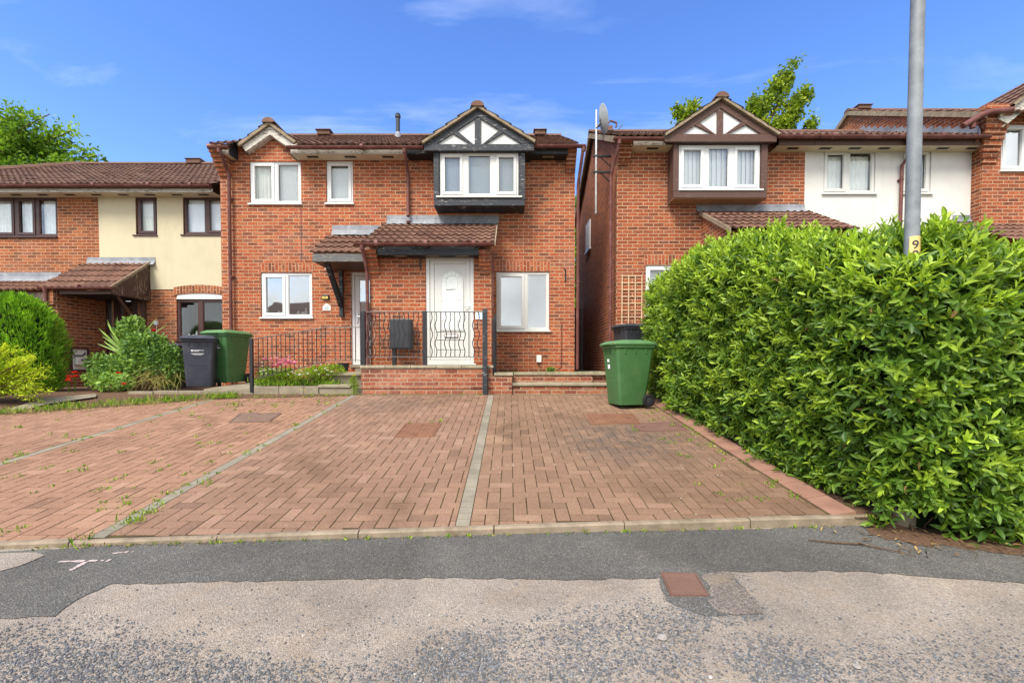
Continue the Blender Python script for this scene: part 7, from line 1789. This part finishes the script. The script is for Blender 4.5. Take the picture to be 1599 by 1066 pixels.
def small_plants():
    d = lambda px, py, s=1.0: (lambda g: (g.x, g.y, g.z - 0.004, s))(G(px, py, DA, DB))
    r = lambda px, py, s=1.0: (lambda g: (g.x, g.y, g.z, s))(G(px, py, RA, RB))
    sp = [d(370, 636, 2.2), d(372, 634, 2.0), d(205, 816, 1.5), d(198, 819, 1.2), d(212, 815, 1.4), d(216, 813, 1.2), d(265, 771, 1.4), d(318, 756, 1.2), d(387, 709, 1.0), d(20, 830, 1.0), d(182, 748, 1.0), d(160, 765, 0.9), d(525, 630, 1.4), d(518, 625, 1.6), d(236, 797, 0.8), d(198, 788, 0.8), d(293, 740, .8), d(330, 722, .8), d(355, 708, .8), d(240, 723, .8), d(128, 735, 1.0),
          d(1185, 652, 1.0), d(640, 661, .6), d(675, 659, .9), d(687, 658, .9), d(240, 800, .8), d(505, 632, 1.2), d(498, 628, 1.2), d(455, 630, 1.0), d(430, 633, 1.0), d(408, 630, 1.0)]
    for k in range(150):                                      # thin weeds along the joints of the left bay
        x = random.uniform(-6.8, -2.75); y = random.uniform(3.3, 7.8); sp.append((round(x / 0.1025) * 0.1025, y, drive_z(y) - 0.004, random.uniform(0.25, 0.75)))
    for k in range(70):
        y = random.uniform(3.5, 7.4); sp.append((RIGHT_EDGE(y) - random.random() ** 2 * 0.75, y, drive_z(y) - 0.004, random.uniform(0.3, 0.8)))
    for k in range(45):
        y = random.uniform(3.2, 7.8); s_ = random.choice(STRIPS[:2]); sp.append((s_ + random.choice((-0.05, 0.05)), y, drive_z(y) - 0.004, random.uniform(0.3, 0.8)))
    for k in range(60):
        x = random.uniform(-4.5, -0.4) if k < 25 else random.uniform(-6.5, -2.7); y = 8.02 if k < 25 else far_y(x) + 0.02; sp.append((x, y, drive_z(y), random.uniform(0.3, 0.7) if k < 25 else random.uniform(0.6, 1.6)))
    tufts('weeds', sp, 'grass')
    tufts('weeds', [r(118, 852, 1.5), r(124, 851, 1.4), r(330, 846, .8), r(1005, 868, .1)] + [(x, kerb_y(x) - 0.02, road_z(kerb_y(x)), random.uniform(0.2, 0.6)) for x in np.linspace(-3, 2.3, 40)], 'grass')
    tufts('weeds', [(lambda y: (RIGHT_EDGE(y) + 0.26 + rng.normal(0, .05), y, drive_z(y) + 0.01, 1.7))(y) for y in np.linspace(4.15, 4.75, 16)] + [(2.62, 3.26, 0.16, 0.7)] * 5, 'grass', hgt=(0.03, 0.06), wd=0.02, tone=(0.6, 0.2))
    # the flowery bed and its neighbours
    sp = []
    for k in range(110): Y = random.uniform(8.28, 8.9); c = P(random.uniform(400, 530), 590, Y); sp.append((c.x, Y, 0.87 + (Y - 8.2) * 0.1, random.uniform(1.4, 2.6)))
    tufts('undergrowth', sp, 'grass', hgt=(0.03, 0.07), wd=0.022, spread=0.03, tone=(0.4, 0.25))
    b = [(lambda c: (c.x, 8.55, c.z, 0.17, 0.14, 0.10, 1))(P(px, py, 8.55)) for px, py in ((418, 583), (432, 588), (445, 583), (478, 584), (496, 580), (515, 577), (460, 592), (505, 588), (525, 579))]
    o = shrub('pink_flowers', 'clump of pink and white flowers behind the sloping railing', 'flowers', b, 2300, 0.055, 'grass', (P(460, 600, 8.5).x, 8.5, 0.88), None, 0.4, 0.8, (0.55, 0.2), False)
    q = [P(random.gauss(437, 14), random.gauss(566, 3.5), 8.12 + random.random() * 0.05) for i in range(24)]
    flower_heads(o, q, 0.042, 'pink_petal', 'flower_blossoms', 11)
    q = [P(random.uniform(398, 520), random.uniform(566, 586), 8.15 + random.random() * 0.2) for i in range(46)]; flower_heads(o, q, 0.024, 'white_petal', 'white_blossoms', 7)
    st = tufts('stalk', [(p.x, p.y, 0.9, 4.2) for p in [P(random.gauss(437, 16), 590, 8.45) for i in range(40)]], 'grass', o, None, (0.03, 0.065), 0.008, 0.01, (2, 4)); 
    q = [P(x, y, 8.05) for x, y in ((553, 586), (549, 590), (476, 609), (470, 608), (495, 625), (448, 633), (456, 604), (235, 630), (113, 620))]
    leafy_ = [(p.x, p.y, drive_z(p.y), 1.6) for p in q]
    o2 = empty('yellow_weed', (P(552, 610, 8.05).x, 8.05, 0.74), 'tall ragged yellow-flowered weed at the left corner of the brick wall', 'plant')
    bl = [(lambda c: (c.x, 8.05, c.z, 0.055, 0.05, 0.09, 1))(P(px, py, 8.05)) for px, py in ((553, 595), (556, 604), (549, 598), (554, 612))]
    p, dd, i = blob_points(bl, 420); leaves('foliage', p, dd * 0.5 + [0, 0, 0.8], rng.normal(0, 1, (420, 3)), rng.uniform(0.03, 0.06, 420), rng.uniform(0.005, 0.012, 420), M['grass'], 0.3 + 0.5 * rng.random(420), o2, False)
    flower_heads(o2, q[:2], 0.02, 'yellow_petal', 'flower', 9); m = MB(); m.tube([(P(552, 610, 8.05).x, 8.05, 0.74), tuple(P(553, 588, 8.05))], 0.007, 5); m.build('stalk', M['grass'], o2)
    fl = empty('yellow_weed', (q[3].x, 8.02, 0.74), 'scattered small yellow weed flowers along the low edging', 'plant'); flower_heads(fl, q[2:7], 0.016, 'yellow_petal', 'flower', 8)
    # seedling on the terrace, moss on slabs
    c = P(859.5, 571, 9.95); o = empty('seedling', (c.x, 9.95, 1.13), 'small green weed growing at the foot of the brick wall', 'plant'); tufts('foliage', [(c.x + random.gauss(0, .03), 9.95, 1.13, 1.0) for i in range(9)], 'rose_leaf', o, None, (0.05, 0.15), 0.03, 0.015)
    sp = [(random.uniform(-0.2, 2.2), random.choice((8.52, 8.54, 10.02, 8.5)), 1.135, random.uniform(0.2, 0.5)) for k in range(90)]
    tufts('moss', sp, 'grass', hgt=(0.02, 0.05), wd=0.012, tone=(0.3, 0.2))
    # fringe of grass and straw along the left garden
    sp = []
    for k in range(260): x = random.uniform(-9.5, -4.7); y = far_y(x) + abs(random.gauss(0.05, 0.14)); sp.append((x, y, drive_z(min(y, 8.2)) + 0.01, random.uniform(0.8, 2.2)))
    tufts('grass', sp, 'grass', hgt=(0.03, 0.075), wd=0.012, tone=(0.4, 0.25))
    sp = []
    for k in range(120): x = random.uniform(-8.5, -4.9); y = far_y(x) + random.uniform(-0.35, 0.35); sp.append((x, y, drive_z(min(y, 8.2)) + 0.005, random.uniform(0.8, 2.4)))
    tufts('dry_grass', sp, 'straw', hgt=(0.02, 0.07), wd=0.006, tone=(0.5, 0.3))
    n = 500; x = rng.uniform(-7.2, -2.6, n); y = np.array([far_y(q) for q in x]) - np.abs(rng.normal(0, 0.45, n)); y = np.maximum(y, 3.2); a = rand_dirs(n); a[:, 2] *= 0.1
    tag(leaves('fallen_leaves', np.stack([x, y, drive_z(y) + 0.006], 1), a, np.tile([0, 0, 1.], (n, 1)), rng.uniform(0.01, 0.04, n), rng.uniform(0.004, 0.012, n), M['dead_leaf'], rng.random(n) ** 1.4, None, False), kind='stuff')
    n = 520; x = rng.uniform(-3.4, 2.6, n); y = np.array([kerb_y(q) for q in x]) - np.abs(rng.normal(0.015, 0.02, n)); a = rand_dirs(n); a[:, 2] *= 0.1
    keep = (x < -1.9) | (rng.random(n) < 0.45); x, y, a = x[keep], y[keep], a[keep]; n = len(x)
    tag(leaves('fallen_leaves', np.stack([x, y, road_z(y) + 0.008], 1), a, np.tile([0, 0, 1.], (n, 1)), rng.uniform(0.008, 0.03, n), rng.uniform(0.004, 0.011, n), M['dead_leaf'], rng.random(n) ** 1.4, None, False), kind='stuff')
    m = MB(); pts = [G(x, y, RA, RB) for x, y in ((1262, 846), (1300, 850), (1345, 853), (1385, 861), (1430, 871))]; m.tube([(p.x, p.y, road_z(p.y) + 0.016) for p in pts], [0.0035, 0.005, 0.005, 0.004, 0.002], 6)
    tag(m.build('fallen_twig', M['twig']), 'long thin dry twig lying on the dark tarmac by the hedge', 'twig')
small_plants()
def tree(name, label, base, trunk_top, sprays, n, size, mat, spread):
    """sprays: polylines of world points; leaf clumps hang along them"""
    o = empty(name, base, label, 'tree'); m = MB(); b = Vector(base); t = Vector(trunk_top)
    m.tube([b, b.lerp(t, 0.5) + Vector((0.1, 0, 0)), t], [0.28, 0.22, 0.14], 10)
    P_, A_, T_ = [], [], []
    tot = sum(s[1] for s in sprays)
    for pts, w, rad in sprays:
        pts = [Vector(p) for p in pts]; m.tube([t] + pts, [0.09] + [0.05 - 0.04 * i / len(pts) for i in range(len(pts))], 6)
        k = int(n * w / tot); cl = max(6, k // 26)
        for c in range(cl):
            u = random.random() * (len(pts) - 1); i = min(int(u), len(pts) - 2); q = pts[i].lerp(pts[i + 1], u - i); d = (pts[i + 1] - pts[i]).normalized()
            off = rng.normal(0, 1, 3); off /= np.linalg.norm(off); rr = rad * (1 - 0.55 * u / max(1, len(pts) - 1)) * rng.random() ** 0.5
            cc = np.array(q) + off * rr; tone = np.clip(rng.normal(0.45, 0.2), 0, 1)
            for j in range(26):
                P_.append(cc + rng.normal(0, spread, 3)); A_.append(np.array(d) * 0.5 + rng.normal(0, 0.7, 3) + [0, 0, -0.2]); T_.append(np.clip(tone + rng.normal(0, 0.12), 0, 1))
    P_ = np.array(P_); n_ = len(P_); L = size * rng.normal(1, 0.2, n_)
    leaves('crown', P_, np.array(A_), rng.normal(0, 1, (n_, 3)) + [0, -0.3, 0.8], L, L * 0.62, M[mat], np.array(T_), o, False); m.build('trunk', M['trunk'], o)
def trees():
    Y = 24.0; pp = lambda x, y, dy=0: tuple(P(x, y, Y + dy))
    base = (P(-60, 560, Y).x, Y, 0.7)
    sp = []
    for tx, ty, w, r in ((20, 182, 1.2, 1.0), (62, 185, 1.2, 0.9), (-40, 170, 1.4, 1.2), (95, 205, 1.3, 0.9), (118, 222, 1.2, 0.75), (140, 243, 1.1, 0.6), (70, 225, 2.0, 1.2), (30, 225, 2.0, 1.3), (-20, 220, 2.0, 1.4), (100, 248, 1.6, 0.8), (50, 255, 1.2, 0.7), (10, 262, 0.8, 0.6), (-60, 240, 1.5, 1.3), (-110, 210, 1.6, 1.6), (-100, 270, 1.4, 1.5), (78, 178, 0.25, 0.35), (38, 180, 0.3, 0.4), (112, 205, 0.3, 0.4), (172, 258, 0.10, 0.25)):
        dy = random.uniform(-1.5, 1.5); a = pp(-40 + (tx + 40) * 0.35, ty + 60, dy * 0.3); b = pp(-40 + (tx + 40) * 0.7, ty + 18, dy * 0.7); sp.append(([a, b, pp(tx, ty, dy)], w, r))
    tree('broadleaf_tree', 'bushy bright green tree behind the set-back house at the left edge', base, pp(-50, 330), sp, 12500, 0.22, 'tree_leaf', 0.24)
    Y = 19.0; pp = lambda x, y, dy=0: tuple(P(x, y, Y + dy))
    sp = [([pp(1172, 215), pp(1185, 180), pp(1205, 150), pp(1222, 128), pp(1238, 106)], 2.4, 0.62), ([pp(1160, 215), pp(1168, 190), pp(1178, 165)], 1.2, 0.5), ([pp(1195, 215), pp(1222, 195), pp(1240, 172), pp(1253, 146)], 1.8, 0.42), ([pp(1180, 215), pp(1215, 200), pp(1238, 190)], 0.9, 0.35),
          ([pp(1262, 200), pp(1268, 190), pp(1273, 184)], 0.22, 0.16), ([pp(1072, 200), pp(1064, 180), pp(1060, 172)], 0.5, 0.24), ([pp(1082, 190), pp(1084, 172), pp(1080, 163)], 0.4, 0.2), ([pp(1150, 220), pp(1185, 220), pp(1225, 215)], 1.6, 0.5), ([pp(1060, 215), pp(1080, 205)], 0.6, 0.35), ([pp(1213, 165), pp(1220, 160)], 0.12, 0.25)]
    tree('ash_tree', 'pale yellow-green tree showing above the brown half-timbered gable', (P(1170, 600, Y).x, Y, 0.7), pp(1165, 260), sp, 9000, 0.155, 'tree_leaf_yellow', 0.12)
    # greenery at the end of the alley
    c = P(910, 380, 26.0); E = [(c.x + dx, 26 + dx * 0.1, z, 0.9, 0.8, 0.8, 1) for dx, z in ((-1.2, 2.2), (0.2, 2.8), (1.0, 2.0), (-0.3, 4.4), (-0.3, 5.8), (0.5, 3.6), (-0.3, 7.2), (0.0, 8.6), (-0.2, 9.9))]
    shrub('garden_shrub', 'tall far greenery glimpsed through the narrow alley', 'shrub', E, 10000, 0.22, 'tree_leaf', (c.x, 26.0, 0.7), None, 0.5)
trees()
# ---- loose chippings on the road
def gravel():
    pos, sc, tn = [], [], []
    def add(px, py, rx, ry, n, big=1.0, pale=0.0):
        for i in range(n):
            a, r = random.random() * 6.283, random.random() ** 0.6; 
            x, y = px + rx * r * math.cos(a), py + ry * r * math.sin(a)
            if y < 845: continue
            g = G(x, y, RA, RB); pos.append((g.x, g.y, road_z(g.y) + 0.006)); sc.append((0.0024 + 0.0045 * random.random() ** 1.8) * big); tn.append(min(1, max(0, random.betavariate(1.5, 2.6) + pale * random.random())))
    for px, py, rx, ry, n in ((20, 1035, 150, 50, 3000), (120, 1000, 110, 40, 1100), (60, 1060, 140, 40, 2200), (215, 1045, 150, 40, 2400), (330, 1060, 120, 30, 1400), (275, 1010, 60, 25, 350), (425, 1050, 90, 26, 700), (560, 1060, 150, 22, 1000),
                              (720, 1020, 62, 34, 2300), (700, 1050, 90, 26, 1500), (780, 1000, 60, 30, 900), (830, 1055, 110, 24, 1300), (905, 975, 70, 30, 900), (920, 1010, 80, 36, 1700), (1000, 965, 80, 30, 900), (1040, 1010, 60, 40, 1300), (1060, 975, 50, 25, 700), (1130, 958, 60, 18, 1100), (1110, 945, 50, 20, 500),
                              (1215, 1030, 60, 34, 1500), (1240, 1055, 60, 24, 900), (1170, 1015, 50, 26, 600), (1330, 1045, 100, 30, 700), (1400, 1035, 110, 36, 700), (1590, 1050, 60, 34, 700), (1500, 1020, 130, 40, 500), (980, 1045, 120, 30, 1300),
                              (1145, 925, 34, 28, 420), (1180, 958, 30, 10, 260)): add(px, py, rx * 1.15, ry * 1.15, int(n * 0.46))
    for i in range(2300): add(random.uniform(-100, 1700), 905 + 170 * random.random() ** 0.55, 6, 4, 1)
    for i in range(900): add(random.uniform(-50, 1650), random.uniform(850, 910), 6, 4, 1, 0.55, 0.5)
    for i in range(14): add(random.uniform(0, 1600), random.uniform(900, 1060), 6, 4, 1, 1.5, 0.6)
    n = len(pos); pos = np.array(pos); sc = np.array(sc)
    tv = np.array([(1, 0, 0), (0.25, 0.85, 0.1), (-0.85, 0.5, -0.05), (-0.7, -0.6, 0.1), (0.4, -0.9, 0), (0.15, 0.1, 0.75), (-0.2, -0.1, 0.68)]); tf = np.array([(0, 1, 5), (1, 2, 6), (1, 6, 5), (2, 3, 6), (3, 4, 6), (4, 5, 6), (4, 0, 5)])
    th = rng.random(n) * 6.283; c, s = np.cos(th), np.sin(th); st = sc[:, None] * rng.uniform(0.7, 1.35, (n, 3)); st[:, 2] *= 0.9
    V = tv[None] * rng.uniform(0.75, 1.25, (n, 7, 1)) * st[:, None, :]; x = V[..., 0] * c[:, None] - V[..., 1] * s[:, None]; y = V[..., 0] * s[:, None] + V[..., 1] * c[:, None]
    V = np.stack([x, y, V[..., 2]], -1) + (pos - [0, 0, 0.004])[:, None, :]
    F = tf[None] + (np.arange(n) * 7)[:, None, None]
    tag(npmesh('gravel', V.reshape(-1, 3), F.reshape(-1, 3), M['chips'], None, tn, 7), kind='stuff')
    for k, (px, py, s) in enumerate(((1034, 998, 0.022), (1338, 1043, 0.016))):
        g = G(px, py, RA, RB); m = MB(); m.lathe((g.x, g.y, road_z(g.y) + 0.004), [(s * .6, 0), (s, s * .25), (s * .85, s * .5), (s * .4, s * .6)], 9)
        tag(m.build('pebble', M['stone'], smooth=True), ('tan pebble lying among the chippings below the square cover', 'small pale pebble on the road towards the right corner')[k], 'pebble')
gravel()

# ---- across the road (mirrored in the window panes) and the fence closing the alley
def across():
    o = empty('house', (-14.0, -19.0, 0.0), 'brown tiled house across the road, seen only mirrored in the window panes', 'house')
    m = MB(); m.box(-22, -27, -0.1, -6.5, -19.2, 4.9); m.prismx([(-19.2, 4.9), (-27, 4.9), (-23.1, 7.0)], -22, -6.5); m.build('wall', M['brick_left'], o)
    m = MB(); m.add([(-22.4, -18.8, 4.75), (-6.1, -18.8, 4.75), (-6.1, -23.1, 7.25), (-22.4, -23.1, 7.25), (-22.4, -27.4, 4.75), (-6.1, -27.4, 4.75)], [(0, 1, 2, 3), (3, 2, 5, 4)]); m.build('roof', M['tile'], o)
    for x in (-19.5, -15.5, -11.5, -8.0):
        for z in (0.9, 3.3): m = MB(); m.box(x - 0.6, -19.21, z, x + 0.6, -19.12, z + 1.15); w = m.build('window', M['upvc'], o); MB().box(x - 0.53, -19.119, z + 0.07, x + 0.53, -19.11, z + 1.08).build('pane', M['glass_mirror'], w)
    o = empty('garden_fence', ((MX1 + R0) / 2, 14.6, 1.1), 'dark timber fence closing the far end of the narrow alley', 'fence')
    for i in range(7):
        x = MX1 + 0.02 + i * (R0 - MX1 - 0.04) / 7; m = MB(); m.box(x, 14.58, 0.75, x + (R0 - MX1) / 7 - 0.012, 14.6, 3.1); m.build('board', M['brown_timber'], o)
    m = MB(); m.box(MX1 + 0.02, 14.602, 2.4, R0 - 0.02, 14.65, 2.5); m.build('rail', M['brown_timber'], o)
across()
